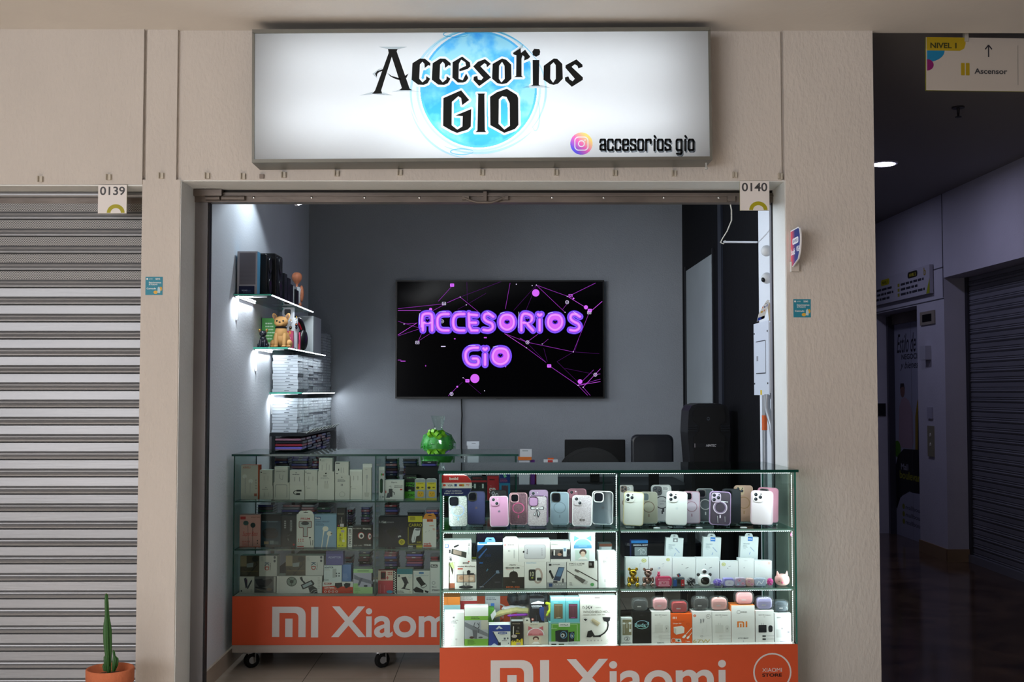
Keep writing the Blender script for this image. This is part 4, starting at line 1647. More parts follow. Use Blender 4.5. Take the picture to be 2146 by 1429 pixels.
pbox('earphone_box', 'light blue box with a white pair of earbuds printed large', (772, 640, 975, 948), .08, .05, '#84a4c0', many(r_(778, 662, 830, 688, '#1c2c6a'), t_(782, 665, 826, 684, 'Bets', '#e8ecf4', .03), t_(785, 700, 912, 715, 'STEREO HEADSET', '#40546c', .03), l_(785, 722, 880, 745, 3, '#506880'), e_(875, 775, 27, 24, '#e8e2d6'), e_(912, 820, 24, 22, '#e8e2d6'), p_([(855, 780), (868, 790), (855, 860), (845, 948), (838, 948), (848, 860)], '#e8e2d6'), p_([(900, 830), (912, 840), (898, 910), (890, 948), (882, 948), (888, 905)], '#e8e2d6'), e_(930, 820, 8, 9, '#7a7266')), Z)
t = pbox('earphone_box', 'slim yellow box lettered MUSIC beneath a black one', (980, 757, 1065, 955), .08, .04, '#e0dc28', many(p_([(985, 780), (1000, 765), (1020, 775), (1040, 760), (1055, 772), (1050, 762), (985, 768)], '#1c1c10'), t_(1000, 820, 1018, 900, 'MUSIC', '#5a5810', .03, rot=-90), rr_(1015, 785, 1048, 808, 10, '#b8a8b4'), s_([(1040, 808), (1042, 880)], 3, '#f4f4e0'), rr_(1028, 880, 1050, 905, 3, '#ece8c0'), e_(1000, 936, 9, 5, '#8a8820'), e_(1030, 936, 9, 5, '#8a8820')), Z)
pbox('earphone_box', 'slim black box standing on the yellow box', (978, 582, 1058, 757), .08, .04, '#141214', many(t_(985, 630, 1045, 642, 'PIONEER', '#908c80', .02), s_([(1024, 665), (1022, 720)], 5, '#b8a8a0'), r_(1008, 725, 1042, 752, '#c8c0c4'), e_(995, 742, 5, 6, '#b83838'), l_(1000, 690, 1045, 718, 3, '#605c58')), t)
pbox('speaker_box', 'very narrow white box side lettered BEST SOUND downwards', (1080, 755, 1118, 955), .08, .05, '#e0dedc', many(t_(1086, 778, 1110, 938, 'BEST SOUND', BK, .05, rot=-90), r_(1080, 755, 1118, 765, '#3c3c40')), Z)
pbox('speaker_box', 'dark grey box picturing twin speakers with red and white cones', (1122, 750, 1290, 955), .08, .08, '#25211f', many(t_(1125, 763, 1200, 776, 'MULTIMEDIA', '#b8b0ac', .02), t_(1215, 762, 1290, 780, 'Harvic', '#e0dcd8', .03), p_([(1165, 800), (1228, 795), (1228, 890), (1165, 885)], '#100e0e'), e_(1198, 840, 30, 34, '#b83a3c'), e_(1200, 842, 24, 29, '#e4e0de'), e_(1202, 844, 13, 16, '#15151a'), e_(1275, 848, 18, 34, '#b83a3c'), e_(1277, 848, 13, 28, '#e0dcdc'), e_(1280, 848, 7, 14, '#15151a'), t_(1130, 932, 1208, 944, 'VOLTE - AUDIO', '#e0dcd8', .02), t_(1222, 926, 1290, 942, 'YSTM-001', '#f0ecec', .04)), Z)
pbox('selfie_light_box', 'wide navy box with a yellow round badge, right bay middle shelf', (1345, 665, 1620, 955), .08, .08, '#1b1a26', many(t_(1348, 700, 1380, 722, '5.0', '#9c9ca4', .02), t_(1382, 700, 1418, 724, 'Set', '#d8d8dc', .02), t_(1422, 708, 1490, 720, 'smart', '#8c8c94', .02), p_([(1400, 800), (1490, 740), (1570, 800), (1480, 900)], '#24222c'), p_([(1420, 800), (1490, 752), (1550, 800), (1480, 880)], '#131218'), e_(1410, 798, 12, 12, '#2c2c3c'), e_(1562, 798, 12, 12, '#2c2c3c'), e_(1566, 905, 30, 30, '#c8b820'), *[e_(1566 + 11 * math.cos(i * 1.57), 905 + 11 * math.sin(i * 1.57), 6, 6, '#6a6210') for i in range(4)], t_(1530, 840, 1560, 862, 'gift', '#e8e8e8', .03)), Z)
pbox('car_charger_box', 'black and yellow box with a large white car charger picture', (1622, 655, 1755, 955), .07, .04, '#17160c', many(r_(1625, 655, 1755, 712, '#c8bc28'), e_(1660, 678, 24, 13, '#e8d838'), rr_(1640, 660, 1690, 695, 8, '#9c9020'), t_(1632, 728, 1750, 755, 'CARRO', '#c8bc28', .0), p_([(1685, 768), (1738, 775), (1728, 840), (1700, 850), (1690, 905), (1662, 910), (1655, 880), (1665, 830), (1672, 800)], '#d4d4d6'), e_(1712, 785, 24, 10, '#6a6a70'), s_([(1688, 850), (1678, 895)], 6, '#8c8c90'), s_([(1626, 760), (1626, 925), (1752, 925), (1752, 765)], 3, '#c8bc28'), t_(1705, 895, 1745, 912, '6.8A', '#c8bc28', .03), t_(1628, 938, 1672, 953, 'PKK', '#e8e8e8', .04), r_(1700, 935, 1755, 955, '#c8bc28')), Z)
pbox('earphone_pack', 'white hanging pack with an orange top tab', (1758, 672, 1880, 958), .07, .03, '#dcd8d4', many(r_(1758, 672, 1880, 682, '#d88830'), rr_(1795, 684, 1852, 710, 4, '#d85c28'), t_(1802, 688, 1846, 706, 'BTF', '#7a2410', .05), l_(1818, 745, 1876, 752, 1, '#c87858'), l_(1848, 770, 1876, 790, 2, '#c87858'), s_([(1782, 812), (1790, 802)], 3, '#606064'), s_([(1812, 802), (1820, 795)], 3, '#606064'), t_(1768, 910, 1835, 932, 'mark', '#b83020', .05), r_(1765, 936, 1838, 952, '#c85038')), Z, cat='pack', tab=(1765, 1878, 630, '#d88830'))

Z = BC.zo + 0.0005
tb = pbox('tripod_box', 'white box with a folding tripod picture, bottom left of the back counter', (75, 1205, 227, 1378), .09, .08, '#dad8d6', many(p_([(120, 1225), (145, 1215), (155, 1260), (158, 1315), (140, 1330)], '#3c3c50'), p_([(150, 1330), (190, 1250), (205, 1235), (205, 1255), (165, 1335)], '#44444e'), s_([(148, 1235), (150, 1270)], 14, '#5a3050'), e_(95, 1355, 8, 10, '#55555a'), l_(190, 1340, 215, 1365, 3)), Z)
pbox('holder_pack', 'clear pack holding a dark folded phone holder, next to the tripod box', (229, 1205, 425, 1378), .10, .08, '#6c6c70', many(p_([(240, 1270), (330, 1240), (380, 1225), (395, 1250), (350, 1310), (280, 1330)], '#2a2a32'), p_([(232, 1235), (300, 1225), (330, 1290), (260, 1300)], '#3a3a44'), s_([(240, 1320), (395, 1350)], 14, '#303038'), r_(405, 1205, 425, 1378, '#c8c6c4'), e_(365, 1345, 25, 18, '#8a7468'), s_([(250, 1340), (330, 1365)], 6, '#a09488')), Z, cat='pack')
t1 = pbox('bike_holder_box', 'long white box with a bicycle phone holder picture', (432, 1200, 842, 1380), .08, .09, '#dcdad8', many(e_(568, 1258, 47, 50, '#404844'), e_(568, 1258, 40, 43, '#8c9890'), e_(568, 1258, 17, 18, '#303834'), s_([(568, 1258), (540, 1225)], 5, '#404844'), s_([(568, 1258), (600, 1230)], 5, '#404844'), s_([(568, 1258), (568, 1300)], 5, '#404844'), s_([(455, 1200), (455, 1380)], 2, '#b8b6b4'),
     p_([(640, 1215), (662, 1205), (672, 1245), (700, 1275), (690, 1290), (650, 1240)], '#2c2e30'), p_([(650, 1292), (750, 1240), (775, 1275), (770, 1295), (670, 1340)], '#222426'), p_([(664, 1298), (742, 1256), (758, 1282), (678, 1325)], '#a8b4bc'), p_([(720, 1320), (760, 1300), (800, 1330), (805, 1380), (735, 1380)], '#26282a'), s_([(735, 1380), (760, 1345), (800, 1335)], 3, '#d0d0d0'), s_([(765, 1380), (780, 1362), (805, 1355)], 3, '#d0d0d0'), l_(805, 1210, 830, 1330, 8, '#b8b6b4')), Z)
for i, (x0, x1, xm, lb) in enumerate(((92, 435, 270, 'two-tone box, photo print left and grey-blue DK logo right, above the tripod box'), (515, 858, 695, 'two-tone box with photo print and DK logo, above the long bicycle holder box'))):
    pbox('holder_box', lb, (x0, 1015, x1, 1196), .10, .07, '#d2d0ce', many(r_(x0, 1015, xm, 1196, '#4c4438'), r_(x0, 1015, x0 + 60, 1110, '#9c8c70'), e_(x0 + 140, 1045, 32, 24, '#202220'), p_([(x0 + 60, 1085), (x0 + 125, 1075), (x0 + 120, 1115), (x0 + 62, 1118)], '#90989c'), s_([(x0 + 130, 1050), (x0 + 160, 1090), (x0 + 70, 1190)], 8, '#22221e'), s_([(x0 + 30, 1130), (x0 + 100, 1185)], 6, '#2a2620'), r_(x0 + 10, 1150, xm - 10, 1156, '#6c6044'),
         t_(xm + 52, 1110, xm + 92, 1145, 'D', '#a84030', .04, rot=-90), t_(xm + 52, 1075, xm + 92, 1108, 'K', '#34546c', .04, rot=-90), t_(xm + 98, 1078, xm + 112, 1142, 'Project', '#404044', .02, rot=90), e_(x1 - 22, 1030, 10, 12, '#50545c'), e_(x1 - 22, 1062, 10, 12, '#50545c'), l_(xm + 12, 1030, xm + 40, 1060, 4)), t1 if i else tb, top='#a8b0b0')
t = pbox('speaker_box', 'white and red box picturing two small black speakers', (848, 1252, 1125, 1382), .08, .08, '#dcd8d6', many(p_([(848, 1305), (960, 1296), (1125, 1312), (1125, 1382), (848, 1382)], '#c43c22'), rr_(862, 1262, 930, 1282, 4, '#8a2828'), t_(868, 1265, 924, 1279, 'MKY', '#e8dcd8', .04), p_([(962, 1265), (1025, 1260), (1030, 1300), (985, 1328), (960, 1300)], '#141416'), p_([(1038, 1285), (1060, 1262), (1102, 1270), (1098, 1305), (1060, 1328)], '#141416'), t_(865, 1307, 958, 1325, '2.0 Fenix', '#f0e4e0', .04), l_(865, 1330, 1020, 1336, 1, '#e8c0b4'), *[o_(875 + 34 * i, 1362, 9, 9, 5, '#f0e0dc') for i in range(4)], e_(1108, 1358, 12, 9, '#8a3a38')), Z)
t2 = pbox('adapter_box', 'white box lettered ADAPTOR on the red speaker box', (862, 1103, 1022, 1250), .08, .06, '#d0d8dc', many(t_(866, 1114, 948, 1130, 'ADAPTOR', '#34404c', .05), l_(866, 1136, 930, 1148, 2), p_([(940, 1135), (975, 1132), (975, 1210), (940, 1215)], '#b0b4b4'), *[e_(975 + 24 * (i % 2), 1175 + 22 * (i // 2), 7, 7, '#606468') for i in range(4)], t_(862, 1225, 905, 1240, 'VDDR', '#60686c')), t)
pbox('adapter_box', 'cornflower blue box beside the white adaptor box', (1024, 1095, 1107, 1250), .09, .06, '#5f80b8', many(l_(1034, 1180, 1085, 1230, 5, '#8aa4d0')), t)
pbox('adapter_box', 'violet blue box lettered ADAPTOR, topmost of its stack', (880, 975, 1036, 1102), .09, .06, '#5c5a98', many(t_(900, 1020, 1018, 1040, 'ADAPTOR', '#9c9cd0', .06), r_(880, 975, 1036, 1000, '#504e88')), t2)
pbox('bike_holder_box', 'pale purple box with green bands, right of the red speaker box', (1128, 1135, 1292, 1382), .07, .08, '#b4b0c4', many(r_(1128, 1135, 1304, 1175, '#a8cc94'), r_(1128, 1316, 1304, 1382, '#a8c890'), r_(1128, 1280, 1175, 1382, '#9cc084'), p_([(1135, 1190), (1175, 1215), (1304, 1255), (1304, 1290), (1200, 1260), (1135, 1235)], '#787888'), p_([(1190, 1230), (1215, 1225), (1185, 1300), (1165, 1300)], '#606070'), e_(1240, 1305, 18, 10, '#3c3c48'), r_(1240, 1100, 1304, 1105, '#787888'), r_(1165, 1150, 1268, 1160, '#7c9c6c'), l_(1140, 1330, 1205, 1350, 2, '#7c9c6c')), Z, top='#e8e8e8')
pbox('game_console_box', 'pink and red box with a small retro handheld picture, black and white checked side', (1343, 1150, 1516, 1382), .07, .045, '#c0404c', many(r_(1343, 1150, 1487, 1250, '#d8c0b0'), rr_(1368, 1158, 1418, 1240, 4, '#8c1c28'), r_(1374, 1170, 1412, 1228, '#141014'), s_([(1434, 1205), (1434, 1240)], 7, '#b02c38'), s_([(1420, 1224), (1448, 1224)], 7, '#b02c38'), *[r_(1435 + 16 * (i % 3), 1165 + 18 * (i // 3), 1445 + 16 * (i % 3), 1175 + 18 * (i // 3), '#a83038') for i in range(6)], l_(1360, 1290, 1372, 1375, 10, '#e88890'), l_(1400, 1300, 1412, 1375, 8, '#e88890'), e_(1455, 1364, 31, 16, '#3a8cb0'), r_(1487, 1150, 1522, 1382, '#101010'),
     *[r_(1492 + 12 * (i % 2), 1154 + 11.4 * i, 1504 + 12 * (i % 2), 1165 + 11.4 * i, '#e0dcd8') for i in range(20)]), Z)
pbox('phone_stand_box', 'white box with teal top and a black folding phone stand, second from the checked box', (1525, 1135, 1665, 1382), .07, .06, '#dad8d0', many(r_(1525, 1135, 1665, 1188, '#2c7884'), p_([(1562, 1220), (1605, 1212), (1632, 1280), (1592, 1285)], '#26262e'), p_([(1592, 1285), (1618, 1282), (1598, 1330), (1645, 1342), (1640, 1348), (1560, 1330), (1582, 1318)], '#1a1a20'), o_(1642, 1214, 11, 11, 3, '#8cb0b8'), r_(1532, 1194, 1552, 1214, '#34404c'), t_(1528, 1352, 1582, 1362, 'MOBILE', '#202024', .03), t_(1528, 1366, 1592, 1376, 'HOLDER', '#202024', .03), e_(1645, 1365, 14, 6, '#c8c4a8')), Z)
pbox('phone_stand_box', 'white box with a large black desk stand picture, third from the checked box', (1668, 1152, 1823, 1382), .08, .06, '#d6d6d2', many(rr_(1722, 1165, 1768, 1184, 8, '#3c74a8'), t_(1688, 1192, 1742, 1206, 'Travel', '#8cb8d0'), t_(1745, 1192, 1808, 1206, 'Stand', '#8c98a0'), p_([(1700, 1222), (1735, 1212), (1782, 1290), (1745, 1312), (1698, 1240)], '#141414'), s_([(1738, 1310), (1760, 1330), (1795, 1305), (1775, 1275)], 5, '#1c1c1c'), p_([(1670, 1345), (1700, 1315), (1730, 1330), (1765, 1350), (1765, 1378), (1690, 1372)], '#161616'), p_([(1775, 1350), (1812, 1362), (1805, 1382), (1780, 1370)], '#18181a')), Z)
pbox('earphone_box', 'tall white box lettered STEREO partly hidden at the right of the back counter', (1826, 1072, 1915, 1382), .08, .05, '#dadad8', many(r_(1830, 1098, 1892, 1126, '#15151a'), t_(1836, 1103, 1886, 1120, 'Bels', '#e0e0e0', .04), o_(1857, 1280, 14, 14, 4, '#8c8c90'), t_(1842, 1310, 1885, 1328, 'Music', '#8c8c90'), t_(1842, 1345, 1912, 1360, 'STEREO', '#202024', .05)), Z)

# piles of flat phone cases behind
PN = ['first', 'second', 'third', 'fourth', 'fifth', 'sixth', 'seventh', 'eighth', 'ninth']
PL = ['upper', 'middle', 'bottom']
pl_ = lambda j, k: 'the %s pile from the left, back counter %s shelf' % (PN[j], PL[k])
for j, (xa, xb, yt) in enumerate(((408, 540, 112), (560, 725, 105), (738, 812, 130), (1400, 1530, 120), (1575, 1712, 140), (1745, 1890, 160))):
    case_pile(xa, xb, yt, BC.s1 + 0.0005, .31, 10 + j, pl_(j, 0))
for j, (xa, xb, yt) in enumerate(((250, 400, 560), (470, 640, 548), (650, 780, 550), (790, 920, 560), (1190, 1280, 565), (1390, 1530, 550), (1610, 1765, 612), (1785, 1900, 585), (1065, 1120, 600))):
    case_pile(xa, xb, yt, BC.s2 + 0.0005, .28, 30 + j, pl_((0, 1, 2, 3, 5, 6, 7, 8, 4)[j], 1))
for j, (xa, xb, yt) in enumerate(((1165, 1280, 975), (1040, 1105, 1010), (1380, 1530, 985), (1600, 1760, 985), (1825, 1905, 1010))):
    case_pile(xa, xb, yt, BC.zo + 0.0005, .28, 50 + j, pl_((1, 0, 2, 3, 4)[j], 2))

# ================================================================== FRONT COUNTER, left bay (crop B), right bay (crop C)
acr = clear('#eef4f6', 1.0)


def phone(label, rect, d, body, base, cam_='square', ring=None, logo=None, edge=None, roll=0.0, lens=None, extra=None, stand=True, plate=None, name='phone_case', lift=0.008):
    x0, y0, x1, y1 = rect
    ym = (y0 + y1) / 2
    a0, _ = CT.az(*ph(x0, ym), d)
    a1, _ = CT.az(*ph(x1, ym), d)
    a0, a1 = fit(a0 - .002, a1 + .002, d)
    _, z1 = CT.az(*ph((x0 + x1) / 2, y0), d)
    z0 = base + lift
    W, H = a1 - a0, (z1 - z0)
    ln = R(9)
    r = R(roll)
    up = (Vector((0, 0, 1)) * math.cos(ln) + CT.i * math.sin(ln))
    u = CT.u * math.cos(r) - up * math.sin(r)
    v = up * math.cos(r) + CT.u * math.sin(r)
    cxx = (a0 + a1) / 2
    o_ = CT.o + CT.u * (cxx) + CT.i * d + Vector((0, 0, z0 + max(0, abs(W / 2 * math.sin(r)))))
    o_ = o_ - u * (W / 2) - v * 0 - CT.u * (H * math.sin(r) * .5)
    F = Frame(o_, u, v)
    Hh = H / math.cos(ln)
    mb = MB()
    rad = W * 0.16
    em = edge or body
    mb.rbox(F, 0, W, 0, Hh, -0.010, 0.0, rad, body, 5, 0.002, side=em)
    A = Art(mb, F, rect, W, Hh, 0.0003)
    if edge:
        # raised rim
        o1, o2 = rrect(0, 0, W, Hh, rad, 5), rrect(0.003, 0.003, W - 0.003, Hh - 0.003, rad * .9, 5)
        n = len(o1)
        mb.add([F.p(x, y, 0.0012) for x, y in o1] + [F.p(x, y, 0.0012) for x, y in o2], [(i, (i + 1) % n, n + (i + 1) % n, n + i) for i in range(n)], edge)
    w_ = x1 - x0
    h_ = y1 - y0
    if ring:
        A.O(x0 + w_ * .5, y0 + h_ * .48, w_ * .31, w_ * .31, w_ * .05, ring, 30)
        A.R(x0 + w_ * .47, y0 + h_ * .70, x0 + w_ * .54, y0 + h_ * .79, ring)
    if logo:
        A.apple(x0 + w_ * .5, y0 + h_ * .5, w_ * .075, logo)
    if extra:
        extra(A)
    o = mb.build(name, None, label, 'phone case')
    # camera island
    if cam_:
        cb = MB()
        cw = W * .46
        ca0, cb0 = W * .07, Hh - W * .07 - cw
        if cam_ == 'hole':
            cb.rbox(F, ca0, ca0 + cw, cb0, cb0 + cw, 0.0003, 0.0022, cw * .3, lens or col('#15161c', 0.15), 4, 0.0, side=plate or em)
            o1, o2 = rrect(ca0 - .001, cb0 - .001, ca0 + cw + .001, cb0 + cw + .001, cw * .3, 4), rrect(ca0 + .0025, cb0 + .0025, ca0 + cw - .0025, cb0 + cw - .0025, cw * .26, 4)
            n = len(o1)
            cb.add([F.p(x, y, 0.003) for x, y in o1] + [F.p(x, y, 0.003) for x, y in o2], [(i, (i + 1) % n, n + (i + 1) % n, n + i) for i in range(n)], plate or em)
        else:
            cb.rbox(F, ca0, ca0 + cw, cb0, cb0 + cw, 0.0003, 0.003, cw * .3, plate or body, 4, 0.0008)
            A2 = Art(cb, Frame(F.p(ca0, cb0, 0), F.u, F.v, F.n), (0, 0, 100, 100), cw, cw, 0.0032)
            L = [(28, 27), (28, 72), (72, 50)] if cam_ == 'tri' else [(30, 28), (68, 72)]
            for q in L:
                A2.E(q[0], q[1], 20, 20, plate or '#c8c8cc').E(q[0], q[1], 17, 17, lens or '#1a1c22').E(q[0] - 4, q[1] - 4, 6, 6, '#5c6470')
            A2.E(78, 20, 7, 7, '#2a2a2e' if cam_ == 'tri' else '#e0e0e0')
        cb.build('camera_cutout', o)
    if stand:
        sb = MB()
        Fs_ = CT.F(cxx - W * .38, base, d)
        sb.fbox(Fs_, 0, W * .76, 0.0004, 0.0024, -0.05, 0.010, acr)
        sb.fbox(Fs_, 0, W * .76, 0.0024, 0.014, 0.008, 0.010, acr)
        sb.prism(Frame(Fs_.p(W * .3, 0, 0), CT.i, (0, 0, 1)), [(0.014, 0.0024), (0.05, 0.0024), (0.034, 0.055), (0.026, 0.055)], 0, 0.002, acr)
        sb.build('phone_stand', None, 'small clear acrylic stand holding up a phone case in the lit counter', 'stand', 'clear acrylic stands under the phone cases')
    return o


def glitter(name, c1, c2, sc=260, alpha=0.0):
    m, nt, b = newmat(name)
    N = nt.nodes.new
    tc = N('ShaderNodeTexCoord')
    vo = N('ShaderNodeTexVoronoi')
    vo.inputs['Scale'].default_value = sc
    nt.links.new(tc.outputs['Object'], vo.inputs[0])
    sp = N('ShaderNodeSeparateColor')
    nt.links.new(vo.outputs['Color'], sp.inputs[0])
    rp = N('ShaderNodeValToRGB')
    rp.color_ramp.elements[0].color = (*rgb(c1), 1)
    rp.color_ramp.elements[1].color = (*rgb(c2), 1)
    nt.links.new(sp.outputs[0], rp.inputs[0])
    nt.links.new(rp.outputs[0], b.inputs['Base Color'])
    b.inputs['Roughness'].default_value = 0.3
    b.inputs['Metallic'].default_value = 0.35
    return m


def fade_mat(name, c1, c2):
    m, nt, b = newmat(name)
    N = nt.nodes.new
    tc = N('ShaderNodeTexCoord')
    sp = N('ShaderNodeSeparateXYZ')
    nt.links.new(tc.outputs['Generated'], sp.inputs[0])
    rp = N('ShaderNodeValToRGB')
    rp.color_ramp.elements[0].color = (*rgb(c1), 1)
    rp.color_ramp.elements[1].color = (*rgb(c2), 1)
    nt.links.new(sp.outputs[2], rp.inputs[0])
    nt.links.new(rp.outputs[0], b.inputs['Base Color'])
    b.inputs['Roughness'].default_value = 0.25
    return m


iri = fade_mat('iridescent_ring', '#8ad8e8', '#c8a8e8')
silver_gl = glitter('silver_glitter', '#7c8480', '#f4f8f4', 900)
pink_gl = glitter('white_glitter', '#b8a8b4', '#fff8ff', 900)
grey_pk = glitter('pink_glitter_clear', '#5a3c48', '#a88490', 1100)

# card-payment sign behind the front glass, top-left
crop(910, 960, 5.103, FC)
p0, p1 = FC.az(*ph(70, 402), .012), FC.az(*ph(402, 178), .012)
F = FC.F(p0[0], p0[1], .012)
Wp, Hp = p1[0] - p0[0], p1[1] - p0[1]
mb = MB()
out = [(0, 0), (Wp * .82, 0), (Wp * .9, Hp * .1), (Wp, Hp * .36), (Wp, Hp * .6), (Wp * .95, Hp * .8), (Wp * .85, Hp * .95), (Wp * .75, Hp), (0, Hp)]
mb.prism(F, out, -0.0015, 0, '#e4e4e8')
A = Art(mb, F, (70, 178, 402, 402), Wp, Hp)
A.poly([(70, 178), (320, 178), (352, 190), (385, 225), (400, 262), (70, 262)], '#c83434').poly([(70, 322), (400, 322), (370, 380), (342, 402), (70, 402)], '#202c68')
A.T(162, 202, 256, 234, 'bold', '#f0e8e8', .05).E(108, 288, 16, 12, '#d84830').T(142, 279, 196, 302, 'VISA', '#202c68', .02).R(215, 276, 242, 302, '#284888').RR(266, 277, 322, 302, 8, '#c8a038').R(266, 283, 300, 297, '#b84038').T(338, 278, 378, 300, 'wy', '#c85040', .02)
A.T(122, 343, 292, 360, '¡Aquí recibimos', '#e8ecf4', .03).T(108, 366, 308, 384, 'pagos con tarjetas!', '#e8ecf4', .03)
mb.build('payment_card', None, 'red, white and navy payment card at the upper left corner of the lit counter', 'card')

Z = FC.s1 + 0.0005
crop(910, 960, 5.103, FC)
phone('silver glitter phone case with rainbow ring, first from the left in the lit counter', (155, 405, 352, 762), .05, silver_gl, Z, 'hole', iri, edge=clear('#e8f4f4', 1), roll=-1)
phone('navy blue phone case with silver camera rim', (356, 357, 542, 735), .13, col('#42466e', .3), Z, 'hole', None, '#6a5a60', edge=col('#2c2e48', .3), plate=chrome)
phone('black phone case half hidden behind the pink one', (602, 345, 772, 740), .16, col('#16161a', .4), Z, 'tri')
phone('pink phone case with grey apple mark, front row', (600, 410, 790, 765), .05, col('#dfa4cc', .35), Z, 'duo', None, '#8a7c94', edge=col('#ecd4e4', .3), roll=-1)
phone('smoky pink glitter phone case with bright pink ring', (810, 373, 993, 735), .12, grey_pk, Z, 'hole', col('#d0608c', .4), edge=col('#d8a8b0', .3))
phone('plain lilac phone case behind the glitter bow case', (1025, 342, 1218, 745), .16, col('#b898bc', .35), Z, 'duo')
bow = lambda A: (A.poly([(1102, 552), (1045, 528), (1030, 545), (1040, 572), (1098, 560)], '#3c3c44'), A.poly([(1098, 552), (1052, 534), (1038, 548), (1046, 566)], '#e8e8ec'), A.poly([(1104, 552), (1160, 526), (1176, 545), (1164, 572), (1106, 560)], '#3c3c44'), A.poly([(1108, 552), (1156, 532), (1168, 546), (1158, 566)], '#d8d8dc'), A.poly([(1098, 558), (1062, 632), (1084, 642), (1106, 562)], '#50505a'), A.poly([(1094, 570), (1068, 628), (1080, 634)], '#e4e4e8'), A.poly([(1104, 560), (1136, 610), (1116, 658), (1098, 640)], '#3c3c44'), A.poly([(1106, 570), (1128, 610), (1112, 645)], '#d0d0d6'), A.E(1103, 555, 11, 10, '#f4f4f4'))
phone('clear glitter phone case with a silver bow', (1002, 405, 1206, 762), .05, pink_gl, Z, 'hole', None, None, edge=clear('#f0e8f4', 1), roll=1, lens=col('#b890b8', .3), extra=bow)
phone('light grey blue phone case with a silver ring', (1250, 367, 1438, 728), .11, col('#8fa2b0', .3), Z, 'hole', col('#7c8c98', .4), edge=col('#b8c8d0', .3), plate=chrome, roll=1)
phone('transparent pink phone case in the back row, right part of the left bay', (1437, 330, 1628, 700), .17, clear('#c89aa8', 1.0, 0, .35), Z, 'duo', edge=col('#b07888', .3), plate=col('#a06878', .3))
phone('white sparkling phone case with a tiny dark label', (1485, 404, 1682, 765), .05, pink_gl, Z, 'duo', None, None, edge=col('#f4f0f4', .3), roll=1.5, extra=lambda A: A.R(1560, 680, 1610, 706, '#50484c').R(1568, 686, 1600, 700, '#a8a0a0'))
phone('black to grey fading phone case with a clear rim', (1697, 360, 1912, 722), .10, fade_mat('black_fade', '#58646c', '#0c0c10'), Z, 'hole', None, '#303034', edge=col('#d8d8d8', .2), roll=2)

Z = FC.s2 + 0.0005
W1 = '#e6e4e0'
pbox('cable_box', 'narrow white box at the far left end of the middle shelf', (92, 1112, 150, 1405), .05, .1, '#f0f0f0', many(s_([(112, 1358), (122, 1366), (132, 1358)], 4, '#c84848')), Z)
pbox('holder_box', 'narrow box with a green and brown photo print', (152, 1112, 220, 1405), .06, .09, '#c8c8bc', many(p_([(152, 1130), (200, 1112), (215, 1180), (190, 1200), (165, 1160)], '#a8b878'), p_([(165, 1130), (205, 1200), (195, 1260)], '#303028'), p_([(152, 1280), (220, 1300), (220, 1340), (152, 1330)], '#e8e4dc'), r_(152, 1350, 220, 1405, '#8c4c34')), Z)
t = pbox('microphone_box', 'white box with a black desk microphone in front of a peach screen', (222, 1110, 450, 1412), .04, .09, '#dedad4', many(r_(305, 1112, 368, 1132, '#4c4844'), t_(312, 1116, 360, 1128, 'KASAR', '#c8c0b8', .03), t_(248, 1150, 436, 1168, 'wireless MicroPhone', '#4c3c38', .02), rr_(250, 1180, 306, 1194, 3, '#c04838'), r_(240, 1250, 440, 1340, '#505458'), r_(248, 1257, 432, 1334, '#c8a890'), e_(290, 1290, 25, 22, '#b08468'), e_(390, 1300, 30, 20, '#e0c8b4'),
     e_(368, 1222, 20, 20, '#101012'), r_(350, 1236, 425, 1254, '#1a1a1e'), s_([(310, 1215), (312, 1385)], 5, '#202024'), s_([(372, 1240), (372, 1385)], 5, '#202024'), e_(340, 1392, 78, 18, '#141416'), e_(340, 1388, 60, 10, '#3a3a3e'), r_(328, 1345, 350, 1380, '#8c8884')), Z)
pbox('holder_box', 'white box with a tilted phone on a clamp mount, upper left of the middle shelf', (92, 890, 398, 1106), .04, .1, '#dcdad6', many(rr_(106, 918, 148, 958, 6, '#28406c'), rr_(112, 925, 140, 950, 8, '#8ca4c8'), p_([(180, 965), (345, 1005), (340, 1065), (175, 1020)], '#34342f'), p_([(200, 975), (290, 997), (286, 1040), (196, 1018)], '#8c7c70'), p_([(200, 942), (255, 920), (262, 935), (210, 958)], '#1c1c1e'), r_(150, 975, 170, 1012, '#28282a'),
     t_(150, 1050, 186, 1092, '#1', '#202024', .06, rot=90), t_(360, 912, 380, 940, 'AI', '#404044', .03, rot=90), l_(366, 950, 374, 1025, 8, '#60606a'), rr_(358, 1096, 378, 1106, 2, '#c04030'), *[e_(122, 1008 + 30 * i, 7, 7, '#c0beba') for i in range(3)]), t, side='#c8c4c0', top='#f6f6f6')
pbox('cable_pack', 'dark pack with a coiled cable between the mount box and the tall blue-black box', (402, 915, 452, 1406), .11, .03, '#30343c', many(o_(428, 995, 20, 70, 10, '#0c0c10'), r_(404, 1070, 450, 1090, '#a8b840')), Z, cat='pack')
